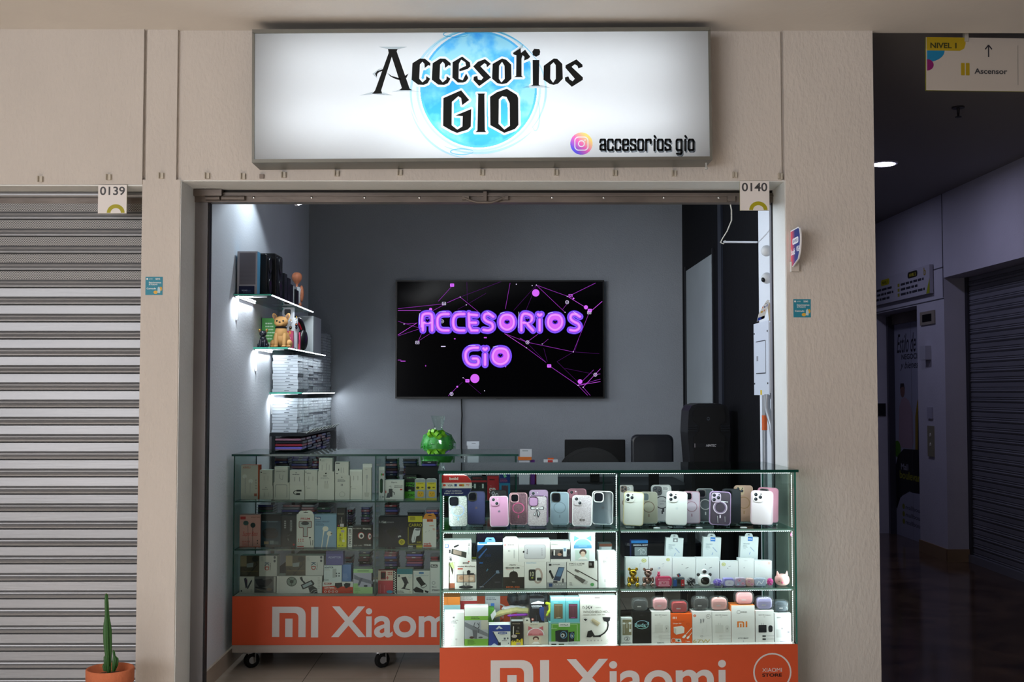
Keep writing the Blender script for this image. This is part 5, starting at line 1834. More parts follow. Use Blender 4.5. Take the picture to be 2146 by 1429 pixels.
pbox('selfie_stick_box', 'tall blue-black box with a hanging tab and blue light beams', (458, 900, 732, 1412), .04, .05, '#0d131d', many(r_(462, 900, 732, 928, '#c8ddf0'), r_(475, 900, 565, 916, '#3c8cd0'), p_([(462, 1010), (462, 930), (540, 930)], '#2a5890'), p_([(470, 1065), (560, 965), (566, 972), (482, 1080)], '#2c5080'), s_([(486, 1410), (665, 1240)], 5, '#3c5a80'), rr_(660, 1212, 700, 1245, 10, '#6c8098'), p_([(690, 1215), (730, 1205), (730, 1250), (700, 1245)], '#10202c'),
     p_([(555, 1215), (570, 1190), (580, 1200), (562, 1225)], '#3c6880'), t_(648, 1336, 708, 1346, 'SELFIE', '#4c5460', .03), t_(484, 1384, 530, 1396, 'YESIDO', '#a8b0b8', .02), rr_(482, 1118, 522, 1134, 4, '#14508c'), t_(540, 1030, 606, 1060, '360', '#152c50', .04)), Z, tab=(540, 655, 846, '#5c8cdc'))
t = pbox('mouse_box', 'white and black box lettered MOUSE USB with orange code below', (738, 1112, 963, 1412), .04, .08, '#e2dfda', many(p_([(738, 1282), (963, 1282), (963, 1412), (738, 1412)], '#17120f'), s_([(745, 1180), (800, 1150), (880, 1142), (960, 1165)], 4, '#c8c4bc'), t_(808, 1134, 872, 1150, 'Havric', '#34302c', .03), t_(766, 1168, 914, 1186, 'MOUSE USB', '#231c18', .06), t_(768, 1190, 838, 1199, 'Wired 2.4 G', '#c85848', .02), rr_(802, 1215, 895, 1340, 42, '#15110f'), s_([(848, 1198), (848, 1222)], 4, '#15110f'), t_(832, 1332, 864, 1342, 'Havric', '#a8a4a0', .02), t_(770, 1386, 914, 1406, 'MCR-422', '#c8602c', .05)), Z)
pbox('earphone_box', 'white hanging box with a red dot on the mouse box', (737, 870, 903, 1100), .04, .03, W1, many(o_(757, 925, 8, 8, 4, '#c02828'), l_(785, 920, 885, 928, 1, '#8c8884'), *[rr_(790 + 14 * i, 980, 798 + 14 * i, 992, 2, '#8c8c8c') for i in range(2)], l_(850, 975, 862, 1060, 1)), t, tab=(740, 900, 840, '#f2f2f0'))
pbox('watch_box', 'white box with a black smart watch on a pale strap', (966, 1108, 1200, 1412), .04, .08, '#e4e2de', many(t_(985, 1112, 1090, 1128, 'SmartWatch', '#8cb0cc', .02), o_(1108, 1270, 42, 80, 22, '#b8a49c'), rr_(1010, 1195, 1084, 1325, 16, '#141416'), rr_(1018, 1205, 1076, 1315, 12, '#1e1e1e'), t_(1026, 1222, 1066, 1275, '10', '#c8c8b0', .02), rr_(1098, 1290, 1148, 1325, 8, '#2c2c30'), e_(1048, 1292, 12, 8, '#a8b048')), Z)
pbox('power_bank_box', 'wide white box picturing a grey battery pack, lying across two boxes', (906, 875, 1238, 1096), .04, .08, '#dddad6', many(rr_(962, 920, 1192, 1066, 20, '#b0aeb2'), rr_(968, 926, 1184, 1058, 18, '#c4c2c6'), ap_(956, 992, 11, '#141416'), t_(988, 968, 1000, 1016, 'iPhone', '#28282c', .03, rot=90), l_(1146, 960, 1160, 1030, 4, '#8c8a8c')), t, top='#ffffff')
t = pbox('microphone_box', 'box with a clip microphone and a blue phone, under the headphone box row', (1206, 1112, 1414, 1412), .04, .08, '#d4d2d0', many(r_(1206, 1345, 1414, 1412, '#a4a4a6'), p_([(1330, 1168), (1394, 1172), (1345, 1330), (1272, 1322)], '#2c3c58'), p_([(1336, 1176), (1388, 1179), (1350, 1280), (1300, 1275)], '#5c7ca0'), rr_(1226, 1130, 1254, 1152, 4, '#28282c'), t_(1262, 1132, 1345, 1146, 'LAVALIER', '#606064', .03), e_(1240, 1222, 14, 18, '#18181a'), p_([(1234, 1235), (1255, 1230), (1282, 1290), (1262, 1310)], '#1e1e22'), r_(1272, 1330, 1318, 1350, '#38383c'), rr_(1368, 1302, 1384, 1350, 5, '#38383c'), r_(1226, 1358, 1264, 1396, '#2c4878'), *[e_(1285 + 30 * i, 1372, 6, 6, '#d8d8d8') for i in range(4)]), Z)
pbox('camera_box', 'white box with a dark photo strip of hands holding devices', (1244, 898, 1454, 1096), .04, .09, '#e0deda', many(r_(1244, 968, 1454, 1066, '#5c5654'), r_(1244, 1030, 1454, 1066, '#34343c'), e_(1278, 1010, 24, 26, '#1c1c1e'), rr_(1276, 975, 1292, 1030, 4, '#d4d0cc'), e_(1356, 1000, 16, 20, '#202022'), p_([(1376, 950), (1418, 952), (1414, 1040), (1380, 1040)], '#d8dce0'), r_(1384, 958, 1408, 990, '#6c8ca8'), e_(1436, 1000, 14, 26, '#28282c'), e_(1340, 1020, 22, 14, '#b08874'), l_(1252, 912, 1340, 922, 2, '#a8a4a0')), t, top='#ffffff')
t = pbox('cable_box', 'white box with a grey display cable running across, lettered TYPE-C', (1420, 1102, 1745, 1412), .04, .08, '#dfddd8', many(t_(1440, 1122, 1606, 1140, 'TYPE-C to HDMI', '#5a5450', .04), t_(1442, 1144, 1580, 1156, 'Type-C cable', '#8c8884', .02), s_([(1420, 1210), (1510, 1275)], 9, '#2c2826'), s_([(1545, 1215), (1745, 1335)], 10, '#2c2826'), p_([(1508, 1258), (1620, 1322), (1588, 1362), (1498, 1290)], '#5c5854'), p_([(1620, 1325), (1648, 1340), (1625, 1370), (1590, 1360)], '#b8b6b2'), p_([(1508, 1190), (1550, 1210), (1540, 1236), (1500, 1208)], '#6c6864'), r_(1652, 1102, 1710, 1180, '#17120f'), l_(1660, 1122, 1692, 1150, 3, '#a8a4a0'), e_(1690, 1374, 20, 20, '#5ca060'), l_(1446, 1346, 1480, 1384, 4, '#8c8884')), Z)


def cat_phones(x, y, k, c, cd, hair, sh):
    """headphones with cat ears, over a drawn youth"""
    return many(p_([(x - 88 * k, y - 10 * k), (x - 85 * k, y - 70 * k), (x - 30 * k, y - 42 * k)], cd), p_([(x + 88 * k, y - 10 * k), (x + 85 * k, y - 70 * k), (x + 30 * k, y - 42 * k)], cd),
                p_([(x + 100 * k * math.cos(R(a)), y + 50 * k + 95 * k * math.sin(R(a))) for a in range(180, 361, 15)], '#e4e2e8'),
                p_([(x + 88 * k * math.cos(R(a)), y + 48 * k + 84 * k * math.sin(R(a))) for a in range(180, 361, 15)], c), r_(x - 88 * k, y + 28 * k, x + 88 * k, y + 56 * k, cd), r_(x - 40 * k, y + 30 * k, x + 40 * k, y + 42 * k, c),
                r_(x - 75 * k, y + 72 * k, x + 65 * k, y + 170 * k, sh), e_(x + 2 * k, y + 95 * k, 36 * k, 30 * k, hair), e_(x + 2 * k, y + 112 * k, 24 * k, 26 * k, '#e0c4b0'), p_([(x - 50 * k, y + 165 * k), (x - 18 * k, y + 138 * k), (x + 26 * k, y + 138 * k), (x + 50 * k, y + 165 * k)], '#f0ece8'),
                s_([(x - 14 * k, y + 110 * k), (x - 4 * k, y + 110 * k)], 3 * k, '#303034'), s_([(x + 8 * k, y + 110 * k), (x + 18 * k, y + 110 * k)], 3 * k, '#303034'))


pbox('headphone_box', 'white box with pale blue cat-eared headphones over a drawn youth', (1460, 790, 1720, 1096), .04, .09, '#e6eaee', many(cat_phones(1588, 900, 1.08, '#7cb0dc', '#5c9cc8', '#4c3c38', '#c8dcd4')), t)
pbox('cable_box', 'white box with faint apple mark at the right end of the middle shelf', (1756, 1000, 1958, 1408), .04, .06, '#e4e2e0', many(ap_(1855, 1068, 13, '#a8a6a6'), l_(1810, 1092, 1905, 1130, 3, '#a8a6a4'), p_([(1852, 1160), (1862, 1160), (1885, 1270), (1850, 1260), (1835, 1200)], '#c8c6c4'), rr_(1824, 1310, 1840, 1345, 4, '#b8b6b4'), rr_(1874, 1310, 1890, 1345, 4, '#b8b6b4'), s_([(1832, 1345), (1832, 1400)], 3, '#b8b6b4'), s_([(1882, 1345), (1882, 1400)], 3, '#b8b6b4')), Z)
pbox('organiser_box', 'brown and white box behind the white cable box, right end of the left bay', (1765, 915, 1905, 1406), .16, .06, '#a8b4b8', many(r_(1765, 915, 1905, 950, '#7c4c3c'), r_(1790, 955, 1895, 1005, '#e4e8ec')), Z)

# ------------------------------------------------------------ lower shelf, left bay (crop D)
crop(910, 1220, 5.5026, FC)
Z = FC.zo + 0.0005
pbox('cable_box', 'white box with faint apple mark, bottom left corner of the lit counter', (118, 347, 345, 755), .03, .06, '#e2e0de', many(ap_(224, 408, 14, '#6c6a6c'), t_(176, 436, 276, 448, 'iPhone Cable', '#6c6a6c', .02), l_(165, 458, 285, 482, 2, '#8c8a8c'), rr_(218, 505, 232, 522, 3, '#c0bebc'), *[rr_(a, 665, a + 22, 685, 4, '#c4c2c0') for a in (186, 244)], s_([(197, 685), (197, 755)], 3, '#c4c2c0'), s_([(255, 685), (255, 755)], 3, '#c4c2c0'), e_(205, 562, 4, 6, '#c0bebc'), e_(250, 562, 4, 6, '#c0bebc')), Z, top='#ffffff')
pbox('bike_holder_box', 'white topped box with green bands and a silver bicycle stem photo', (350, 287, 622, 755), .03, .07, '#e4e4e0', many(r_(350, 395, 622, 445, '#74a83c'), l_(425, 402, 545, 430, 2, '#3c5c24'), r_(350, 445, 622, 672, '#a8aab2'), r_(540, 445, 622, 560, '#bcb8ac'), p_([(352, 465), (480, 530), (622, 610), (622, 650), (480, 590), (352, 520)], '#74767e'), p_([(440, 560), (500, 570), (490, 672), (450, 665)], '#606068'), s_([(470, 470), (455, 520), (500, 545), (520, 520), (500, 480)], 7, '#3c3c44'), s_([(520, 470), (510, 600)], 5, '#2c2c34'), e_(432, 655, 26, 15, '#4c3834'), e_(535, 655, 26, 10, '#505058'), r_(350, 672, 622, 755, '#74a83c'), l_(385, 686, 480, 740, 5, '#3c5c24')), Z)
pbox('charger_box', 'royal blue and white cable box with an oval blue logo', (630, 492, 878, 755), .03, .06, '#e2e2e0', many(r_(630, 492, 878, 575, '#243c8c'), p_([(708, 545), (748, 500), (790, 540), (765, 545), (748, 530), (732, 548)], '#c8ccd8'), p_([(630, 570), (670, 570), (770, 755), (630, 755)], '#243c8c'), s_([(678, 580), (745, 720)], 9, '#0f1428'), r_(735, 715, 768, 755, '#0f1428'), e_(788, 597, 55, 17, '#28408c'), t_(748, 589, 828, 605, 'SAMSUNG', '#d8dcec', .03), p_([(655, 755), (692, 725), (735, 755)], '#c8d0e4'), r_(802, 655, 824, 680, '#505868'), e_(848, 664, 8, 12, '#404858'), l_(780, 690, 862, 698, 1, '#8c8c94'), e_(856, 728, 6, 10, '#505868')), Z)
pbox('earphone_box', 'slim black and yellow box lettered 2 IN 1', (888, 428, 1022, 755), .03, .05, '#1b1612', many(r_(888, 428, 1022, 452, '#dce4ea'), t_(903, 474, 992, 490, 'PIONEER', '#8c8070', .03), p_([(888, 705), (905, 690), (930, 700), (960, 675), (985, 695), (1010, 668), (1022, 680), (1022, 755), (888, 755)], '#ddc828'), t_(898, 690, 1002, 712, '2 IN 1', '#1b1612', .06, shear=.2), s_([(915, 515), (912, 620)], 10, '#d8d4d0'), e_(924, 640, 32, 20, '#c0b0ac'), rr_(960, 522, 982, 548, 3, '#504c48'), t_(940, 598, 986, 612, 'RX-01', '#d8c028', .04), l_(942, 568, 984, 590, 3, '#8c847c'), rr_(944, 720, 998, 750, 14, '#b09ca0')), Z)
t = pbox('headphone_box', 'beige box with pink cat-eared headphones over a drawn youth', (1030, 470, 1315, 755), .04, .1, '#c9c0b2', many(l_(1110, 490, 1225, 498, 1, '#6c6458'), cat_phones(1170, 580, 1.0, '#dc8c94', '#c0646c', '#5c4038', '#d4c8b4')), Z, tab=(1032, 1110, 400, '#c8c4b8'))
pbox('car_holder_box', 'black box lettered UNIVERSAL with a dark blue corner, standing on the beige headphone box', (1100, 188, 1268, 470), .045, .06, '#14161c', many(r_(1100, 188, 1268, 250, '#34383c'), p_([(1120, 240), (1200, 215), (1265, 232), (1262, 250), (1115, 250)], '#dce4e8'), t_(1122, 266, 1248, 284, 'UNIVERSAL', '#dce0e8', .04), l_(1130, 292, 1240, 300, 1, '#8c9098'), e_(1188, 345, 36, 32, '#0a0c10'), s_([(1175, 380), (1180, 450)], 8, '#2c3440'), p_([(1215, 300), (1245, 280), (1268, 290), (1268, 455), (1235, 440), (1212, 360)], '#243c74'), e_(1134, 430, 16, 16, '#a85048'), e_(1134, 430, 8, 8, '#e0d0c8'), l_(1128, 456, 1240, 466, 1, '#c0c4cc')), t, side='#14161c')
t = pbox('speaker_box', 'green box picturing a pair of black speakers with blue rings', (1322, 460, 1682, 755), .03, .1, '#7db0b0', many(r_(1350, 478, 1680, 712, '#5f9f3a'), s_([(1360, 545), (1360, 490), (1438, 490)], 4, '#c8e0b8'), s_([(1565, 490), (1650, 490), (1650, 700)], 4, '#c8e0b8'), rr_(1436, 468, 1566, 520, 4, '#d8dcd8'), t_(1455, 485, 1548, 505, 'iWALK', '#34403c', .04), r_(1322, 712, 1682, 755, '#d4d8d8'), p_([(1395, 575), (1445, 560), (1445, 720), (1398, 708)], '#20262c'), p_([(1445, 560), (1545, 565), (1540, 718), (1445, 720)], '#10141a'), e_(1492, 625, 40, 48, '#5c94c0'), e_(1490, 625, 33, 40, '#15181c'), e_(1482, 632, 22, 26, '#c8ccd0'), e_(1478, 635, 12, 14, '#101216'), p_([(1548, 590), (1618, 582), (1612, 710), (1548, 718)], '#15181e'), e_(1590, 635, 24, 38, '#5c94c0'), e_(1590, 635, 18, 31, '#181a1e'), e_(1586, 640, 12, 18, '#c0c4c8'), e_(1584, 642, 6, 9, '#101216'), l_(1350, 535, 1435, 548, 2, '#a8c89c'), t_(1545, 728, 1650, 750, 'SPS-2000', '#a4a8a8', .02), r_(1350, 740, 1408, 755, '#283028'), r_(1435, 740, 1498, 755, '#405038')), Z)
for i, (x0, x1, wc, lb) in enumerate(((1346, 1512, '#6c5a40', 'teal box with a brown window, left one on the green speaker box'), (1516, 1676, '#5c3440', 'teal box with a maroon window, right one on the green speaker box'))):
    pbox('phone_case_box', lb, (x0, 180, x1, 452), .03, .06, '#62b0b8', many(r_(x0, 180, x1, 212, '#9cdcec'), l_(x0 + 30, 225, x1 - 60, 232, 1, '#9cd0d4'), rr_(x0 + 34, 248, x0 + 136, 412, 5, wc), s_([(x0 + 42, 262), (x0 + 128, 262)], 4, '#a89c88' if not i else '#a84c8c'), s_([(x0 + 84, 262), (x0 + 84, 400)], 3, '#8c7c5c' if not i else '#7c4458'), s_([(x0 + 60, 405), (x0 + 110, 400)], 5, '#cfcab8' if not i else '#c048b0')), t, top='#c8ecf4')
pbox('phone_holder_box', 'large white box lettered WINDSHIELD HOLDER with a curved black arm picture', (1682, 165, 2104, 752), .03, .07, '#e0dcd6', many(r_(1850, 176, 1912, 184, '#28241f'), s_([(1710, 312), (1716, 280), (1740, 300), (1722, 312)], 4, '#28242c'), t_(1745, 275, 1822, 318, '2424', '#28242c', .01, shear=.2), t_(1858, 294, 1922, 306, 'YESIDO', '#7c7874'), t_(1716, 336, 2084, 366, 'WINDSHIELD HOLDER', '#60584e', .0), l_(1720, 382, 2080, 392, 1, '#a8a49c'),
     p_([(1940, 418), (2035, 418), (2025, 465), (1995, 480), (1955, 465)], '#18181a'), s_([(2000, 470), (2006, 520), (1995, 570), (1965, 610), (1925, 638), (1890, 648)], 16, '#18181a', True), r_(1830, 640, 1920, 662, '#1c1c1e'), p_([(1770, 590), (1815, 575), (1850, 640), (1800, 665), (1755, 662)], '#1a1a1c'), p_([(1805, 455), (1830, 430), (1920, 490), (1880, 530)], '#d4c4a4'), *[s_([(1825 + 8 * i, 452 + 5 * i), (1815 + 8 * i, 485 + 5 * i)], 3, '#6c5c44') for i in range(10)],
     o_(1740, 448, 30, 30, 2, '#a8a49e'), p_([(1720, 440), (1745, 432), (1765, 445), (1745, 465)], '#202022'), *[e_(1768 + 40 * i, 702, 9, 9, '#b8b4ae') for i in range(5)], o_(2015, 704, 26, 20, 3, '#a8a49e'), t_(2000, 698, 2030, 710, 'CE', '#a8a49e')), Z, top='#ffffff')
# things further back on the lower shelf
t = pbox('cable_box', 'cyan topped box behind the bottom left cable box', (105, 262, 300, 600), .15, .1, '#9cc8d0', None, Z, top='#d8f0f4')
pbox('phone_case_box', 'orange box on the cyan topped one, bottom shelf left', (110, 170, 296, 238), .15, .1, '#e8862c', many(s_([(150, 175), (160, 235)], 3, '#a85818')), t)
pbox('cable_box', 'red and white box behind the green banded box', (302, 160, 492, 600), .18, .1, '#d4d0cc', many(r_(302, 210, 492, 400, '#a82c30'), p_([(370, 250), (392, 235), (400, 262)], '#202020'), l_(330, 165, 470, 200, 3, '#8c8884')), Z, top='#c8c4c0')
pbox('cable_box', 'grey white box with a small blue tag behind the royal blue box', (590, 160, 760, 600), .18, .1, '#a8acb0', many(r_(652, 235, 694, 270, '#3c70c8'), l_(600, 175, 740, 200, 2, '#60646c')), Z, top='#c4c8cc')
pbox('card_box', 'bright green box half hidden behind the white paper fold', (622, 295, 690, 600), .14, .05, '#58a838', None, Z)


def bag(name, label, pts, d, w, c, base=None, wob=0.15):
    """crumpled plastic bag lying along a line"""
    P = []
    for x, y in pts:
        a, z = CT.az(*ph(x, y), d)
        P.append(CT.F().p(a, z, -d))
    rnd = random.Random(len(pts) + int(w * 1000))
    mb = MB()
    Q = []
    Rr = []
    for i in range(len(P) - 1):
        for k in range(5):
            t = k / 5
            Q.append(P[i].lerp(P[i + 1], t) + Vector((0, 0, rnd.uniform(-1, 1) * w * .12)))
            Rr.append(w * (1 + rnd.uniform(-wob, wob)))
    Q.append(P[-1])
    Rr[0] = w * .4
    Rr.append(w * .4)
    mb.tube(Q, Rr, c, 9)
    for f in range(len(mb.f)):
        mb.smooth.discard(f)
    return mb.build(name, None, label, 'bag')


bag('plastic_bag', 'clear crumpled bag with pale yellow contents behind the royal blue box', [(670, 400), (800, 345), (950, 320), (1110, 330)], .13, .0115, clear('#e4dca0', 1.0, .1, .55))
bag('plastic_bag', 'glossy white crumpled bag on top of the yellow one', [(780, 310), (900, 290), (1080, 310)], .15, .010, clear('#f0f0f4', 1.0, .1, .5))
bag('plastic_bag', 'purple bag edge peeking out under the yellow bag', [(845, 385), (960, 378), (1080, 372)], .11, .005, col('#8c34a8', .25))
bag('plastic_bag', 'large black striped plastic bag at the back of the bottom shelf', [(850, 230), (1000, 190), (1150, 180), (1330, 200)], .30, .03, textured('striped_black_plastic', '#24303a', .25, .3, 200, .6, vscale=60, stretch=(1, 1, .2)))
bag('cable_coil', 'lime yellow coiled cable beside the teal boxes', [(1280, 240), (1330, 250), (1335, 320), (1290, 390)], .06, .006, col('#c8d428', .35))
# white paper fold
a, z = FC.az(*ph(650, 375), .12)
F = FC.F(a, z, .12)
MB().prism(F, [(0, 0), (0.018, 0.022), (0.023, 0.0), (0.006, -0.024)], -0.001, 0, '#e8ece8').build('paper_card', None, 'small folded white paper standing behind the royal blue box', 'card')

# ------------------------------------------------------------ right bay, upper shelf (crop C)
crop(1280, 960, 5.1025, FC)
Z = FC.s1 + 0.0005


def packart(A):
    x0, y0, x1, y1 = A.rect
    A.RR(x1 - 92, y0 + 20, x1 - 22, y0 + 62, 5, '#d8d8d8').lines(x1 - 86, y0 + 27, x1 - 28, y0 + 55, 3, '#28282c')


phone('white blister case pack with a bronze ring, at the divider of the right bay', (108, 290, 248, 690), .19, col('#c4c0be', .3), Z, 'tri', col('#8c6c60', .4), roll=0, plate=col('#7c645c', .3), stand=True, extra=packart)
phone('creamy white phone case with gold rim, first in the front row of the right bay', (145, 370, 350, 745), .05, col('#e2e4e0', .3), Z, 'tri', edge=col('#dcd0a8', .3), roll=3.5, plate=col('#e8e8e4', .3))
phone('khaki grey phone case with a brown ring', (320, 364, 500, 705), .13, col('#98988a', .35), Z, 'hole', col('#74665a', .4), edge=col('#a4a498', .3), lens=col('#5c686c', .2), roll=1)
phone('white blister case pack with a black ring and barcode label, back row', (447, 288, 655, 690), .20, col('#bcbcbe', .3), Z, 'tri', col('#3c3c40', .4), roll=0, plate=col('#34343a', .3), extra=lambda A: (packart(A), A.T(534, 460, 590, 476, '11 Pro', '#50505a', .02), A.lines(530, 494, 590, 500, 1, '#70707a'), A.R(552, 540, 574, 585, '#3c3c40')))
phone('plain bright white phone case, second in the front row of the right bay', (605, 365, 818, 742), .05, col('#eceff0', .3), Z, 'tri', None, '#dde4e8', roll=3.5, plate=col('#f4f4f4', .3))
phone('pale lilac phone case with pink camera rim and brown ring', (785, 360, 955, 705), .13, col('#c4b8c8', .35), Z, 'hole', col('#a0808c', .4), edge=col('#b890a0', .3), roll=1.5)
phone('clear phone case with silver ring and silver camera rim', (932, 330, 1102, 690), .18, clear('#b0b8bc', 1.0, 0, .12), Z, 'hole', col('#b8b8bc', .3), edge=col('#a8acb0', .3), plate=chrome, roll=1)
phone('clear phone case with chromed lilac edges and double ring', (1068, 367, 1285, 738), .05, clear('#d8d4dc', 1.0, 0, .08), Z, 'tri', col('#e8d8f0', .2), edge=col('#b89cc8', .2), plate=col('#c8b8d0', .2), roll=3.5, extra=lambda A: A.O(1176, 545, 54, 56, 6, '#a890b8').L([(1110, 470), (1255, 480)], 8, '#e8e8f0').L([(1150, 640), (1155, 715)], 4, '#e0e0e8').L([(1225, 640), (1228, 700)], 4, '#c8c8d8'))
phone('matt black phone case leaning behind the chromed one', (1205, 335, 1392, 695), .12, col('#2e3238', .45), Z, 'hole', edge=col('#1c2024', .4), roll=2.5)
phone('rose gold phone case with a golden ring, back row', (1335, 298, 1525, 680), .18, col('#b4927e', .3), Z, 'tri', col('#9c7c58', .3), edge=col('#c09c84', .3), plate=col('#c8b090', .25), roll=1.5)
phone('pale pink white phone case, rightmost in the front row', (1513, 360, 1738, 735), .05, col('#ece0e8', .3), Z, 'tri', edge=col('#e0c8d4', .3), roll=4, plate=col('#f0e8ec', .3))
phone('pink phone case with silver camera rim, rightmost in the back row', (1585, 325, 1795, 690), .13, col('#c8849c', .35), Z, 'hole', edge=col('#b87890', .3), plate=chrome, roll=3.5)
# small puffy gel discs and ring holders lying on the shelf
for (xx, yy, c_, lb) in ((492, 742, '#dfe8ec', 'round clear grip disc lying between the white cases on the upper shelf'), (945, 745, '#c8ccd4', 'round silver grip disc lying beside the chromed lilac case'), (1420, 738, '#d4d4d8', 'round silver grip disc lying under the black and rose gold cases')):
    a, z = FC.az(*ph(xx, yy), .035)
    MB().lathe(FC.F().p(a, Z, -.035), [(.013, 0), (.0145, .002), (.012, .0045), (.004, .005)], col(c_, .2), 18).build('phone_grip', None, lb, 'phone grip')

# ------------------------------------------------------------ right bay, middle shelf
Z = FC.s2 + 0.0005
WH = '#eceff2'
pbox('organiser_box', 'black box with bright blue top and a glassy window at the back left', (220, 880, 398, 1405), .18, .04, '#141a26', many(r_(220, 880, 398, 914, '#2c7cc8'), t_(240, 930, 398, 950, 'ORIGINAL MODT', '#d8dce4', .04), rr_(255, 965, 388, 1075, 6, '#8c989c'), s_([(290, 1010), (320, 985), (360, 1000)], 6, '#d8e0e4'), o_(352, 1030, 20, 24, 5, '#c8d0d4'), s_([(322, 1000), (322, 1060)], 6, '#e0e8ec')), Z, side='#4c5cb0')
for i, (x0, x1, y0, lb, bc) in enumerate(((584, 768, 858, 'tall white headset box with a grey square mark, first of three standing at the back', '#8c9094'), (982, 1172, 850, 'tall white headset box with a blue square mark, middle one of three at the back', '#3c7cd0'), (1382, 1572, 846, 'tall white headset box with a blue square mark, last of three at the back', '#3474c8'))):
    xm = (x0 + x1) / 2
    pbox('headset_box', lb, (x0, y0, x1, 1375), .16, .03, '#d8e0e4', many(r_(xm - 20, y0, xm + 32, y0 + 48, bc), (ap_(xm + 6, y0 + 27, 13, '#e8ecf0') if i == 0 else t_(xm - 14, y0 + 16, xm + 26, y0 + 32, 'stereo', '#e8f0f8', .03)), t_(x0 + 28, y0 + 78, x0 + 100, y0 + 90, 'HEADSET', '#6c8090', .03), l_(x0 + 28, y0 + 98, x0 + 80, y0 + 130, 4, '#a0acb4'), t_(x0 + 32, y0 + 138, x0 + 58, y0 + 146, '3.5mm', '#8090a0'),
         s_([(xm + 8, y0 + 120), (xm + 55, y0 + 172)], 9, '#a4b4d0'), s_([(xm + 2, y0 + 210), (xm + 12, y0 + 180)], 6, '#8ca0d0')), Z, tab=(x0 + 40, x0 + 130, y0 - 42, '#c4ccd0'), roll=3.0)
sticker = lambda x, y, rx=26, ry=24: many(e_(x, y, rx, ry, '#b8b858'), e_(x, y, rx * .8, ry * .8, '#e0e4b0'), l_(x - rx * .5, y - 5, x + rx * .5, y + 6, 2, '#84843c'))
for (x0, y0, x1, d, lb, ar) in (
        (158, 1063, 404, .10, 'white earbud box with a yellow round sticker, at the divider', many(sticker(354, 1100), s_([(300, 1145), (325, 1135)], 8, '#c8d0d8'), s_([(312, 1150), (308, 1180)], 5, '#d0d8e0'), r_(268, 1186, 276, 1198, '#50545c'))),
        (408, 1058, 655, .101, 'white earbud box with a smaller yellow sticker, second from the divider', many(sticker(612, 1090, 20, 20), s_([(545, 1145), (572, 1135)], 8, '#c8d0d8'), s_([(560, 1150), (556, 1180)], 5, '#d0d8e0'), e_(515, 1195, 16, 14, '#d4e0ec'), r_(520, 1186, 528, 1198, '#50545c'))),
        (659, 1068, 908, .10, 'white box with a tiny earbud print, third from the divider', many(e_(762, 1150, 4, 8, '#70747c'), s_([(800, 1198), (830, 1182)], 6, '#60646c'))),
        (912, 1066, 1160, .101, 'white box with a tiny earbud print, fourth from the divider', many(e_(1012, 1148, 4, 8, '#70747c'), s_([(1050, 1198), (1080, 1182)], 6, '#60646c'))),
        (1168, 1104, 1362, .10, 'lower white box with a yellow sticker, behind the lilac case', many(sticker(1207, 1143, 22, 22), s_([(1260, 1172), (1285, 1164)], 6, '#a0a4ac'), r_(1250, 1186, 1256, 1200, '#70747c'))),
        (1366, 1074, 1532, .101, 'narrow white box with small grey heading, sixth from the divider', many(t_(1428, 1094, 1460, 1106, 'I12 s', '#a0a0a8'), r_(1422, 1184, 1428, 1198, '#70747c'))),
        (1536, 1098, 1722, .10, 'white box with a small orange square mark, last of the row', many(rr_(1682, 1118, 1702, 1140, 4, '#d88860'), rr_(1686, 1122, 1698, 1136, 2, '#f0e8e0'), e_(1585, 1150, 3, 3, '#a0a4ac')))):
    pbox('earbud_box', lb, (x0, y0, x1, 1395), d, .035, WH, ar, Z, roll=0.6)


def wpt(x, y, d):
    a, z = FC.az(*ph(x, y), d)
    return FC.F().p(a, z, -d)


def sc_(x0, x1, d):
    a0, _ = FC.az(*ph(x0, 1300), d)
    a1, _ = FC.az(*ph(x1, 1300), d)
    return a1 - a0


UF = FC.u
NF = -FC.i


def bear(label, x0, x1, c, mt):
    W = sc_(x0, x1, .05)
    o = wpt((x0 + x1) / 2, 1390, .055)
    o.z = Z
    H = W * 1.38
    q = lambda a, b, cc=0.0: o + UF * (a * W) + Vector((0, 0, b * H)) + NF * (cc * W)
    mb = MB()
    mb.ell(q(0, .36), W * .26, W * .2, H * .24, mt, 1, 18, 12)
    b = mb.build('bear_case', None, label, 'earbud case')
    MB().ell(q(0, .74), W * .29, W * .24, H * .21, mt, 1, 18, 12).ell(q(0, .67, .2), W * .1, W * .08, H * .07, mt).build('head', b)
    for s in (-1, 1):
        MB().ell(q(.27 * s, .93), W * .12, W * .06, H * .085, mt).build('ear', b)
        MB().ell(q(.33 * s, .38, .1), W * .11, W * .12, H * .17, mt).build('arm', b)
        MB().ell(q(.3 * s, .115, .14), W * .17, W * .17, H * .115, mt).build('leg', b)
        MB().ell(q(.09 * s, .78, .225), W * .025, W * .02, H * .02, BK).build('eye', b)


bear('shiny gold teddy bear figure, leftmost of the small figures', 165, 310, None, col('#c09a2e', .16, 1.0, 'gold_chrome'))
bear('shiny bronze brown teddy bear figure beside the gold one', 327, 470, None, col('#9c7c78', .18, 1.0, 'bronze_chrome'))


def cube_case(label, x0, y0, x1, y1, c, art=None, dep=.022, d=.045, r=.35, name='earbud_case', cat='earbud case', rough=.3, extra=None):
    a0, _ = FC.az(*ph(x0, 1300), d)
    a1, _ = FC.az(*ph(x1, 1300), d)
    _, zt = FC.az(*ph(x0, y0), d)
    H = zt - Z
    W = a1 - a0
    F = FC.F(a0, Z, d)
    mb = MB()
    mt = col(c, rough) if isinstance(c, str) else c
    mb.rbox(F, 0, W, 0, H, -dep, 0, min(W, H) * r, mt, 6, 0.003)
    if art:
        art(Art(mb, F, (x0, y0, x1, y1), W, H, 0.0003))
    o = mb.build(name, None, label, cat)
    if extra:
        extra(o, F, W, H)
    return o


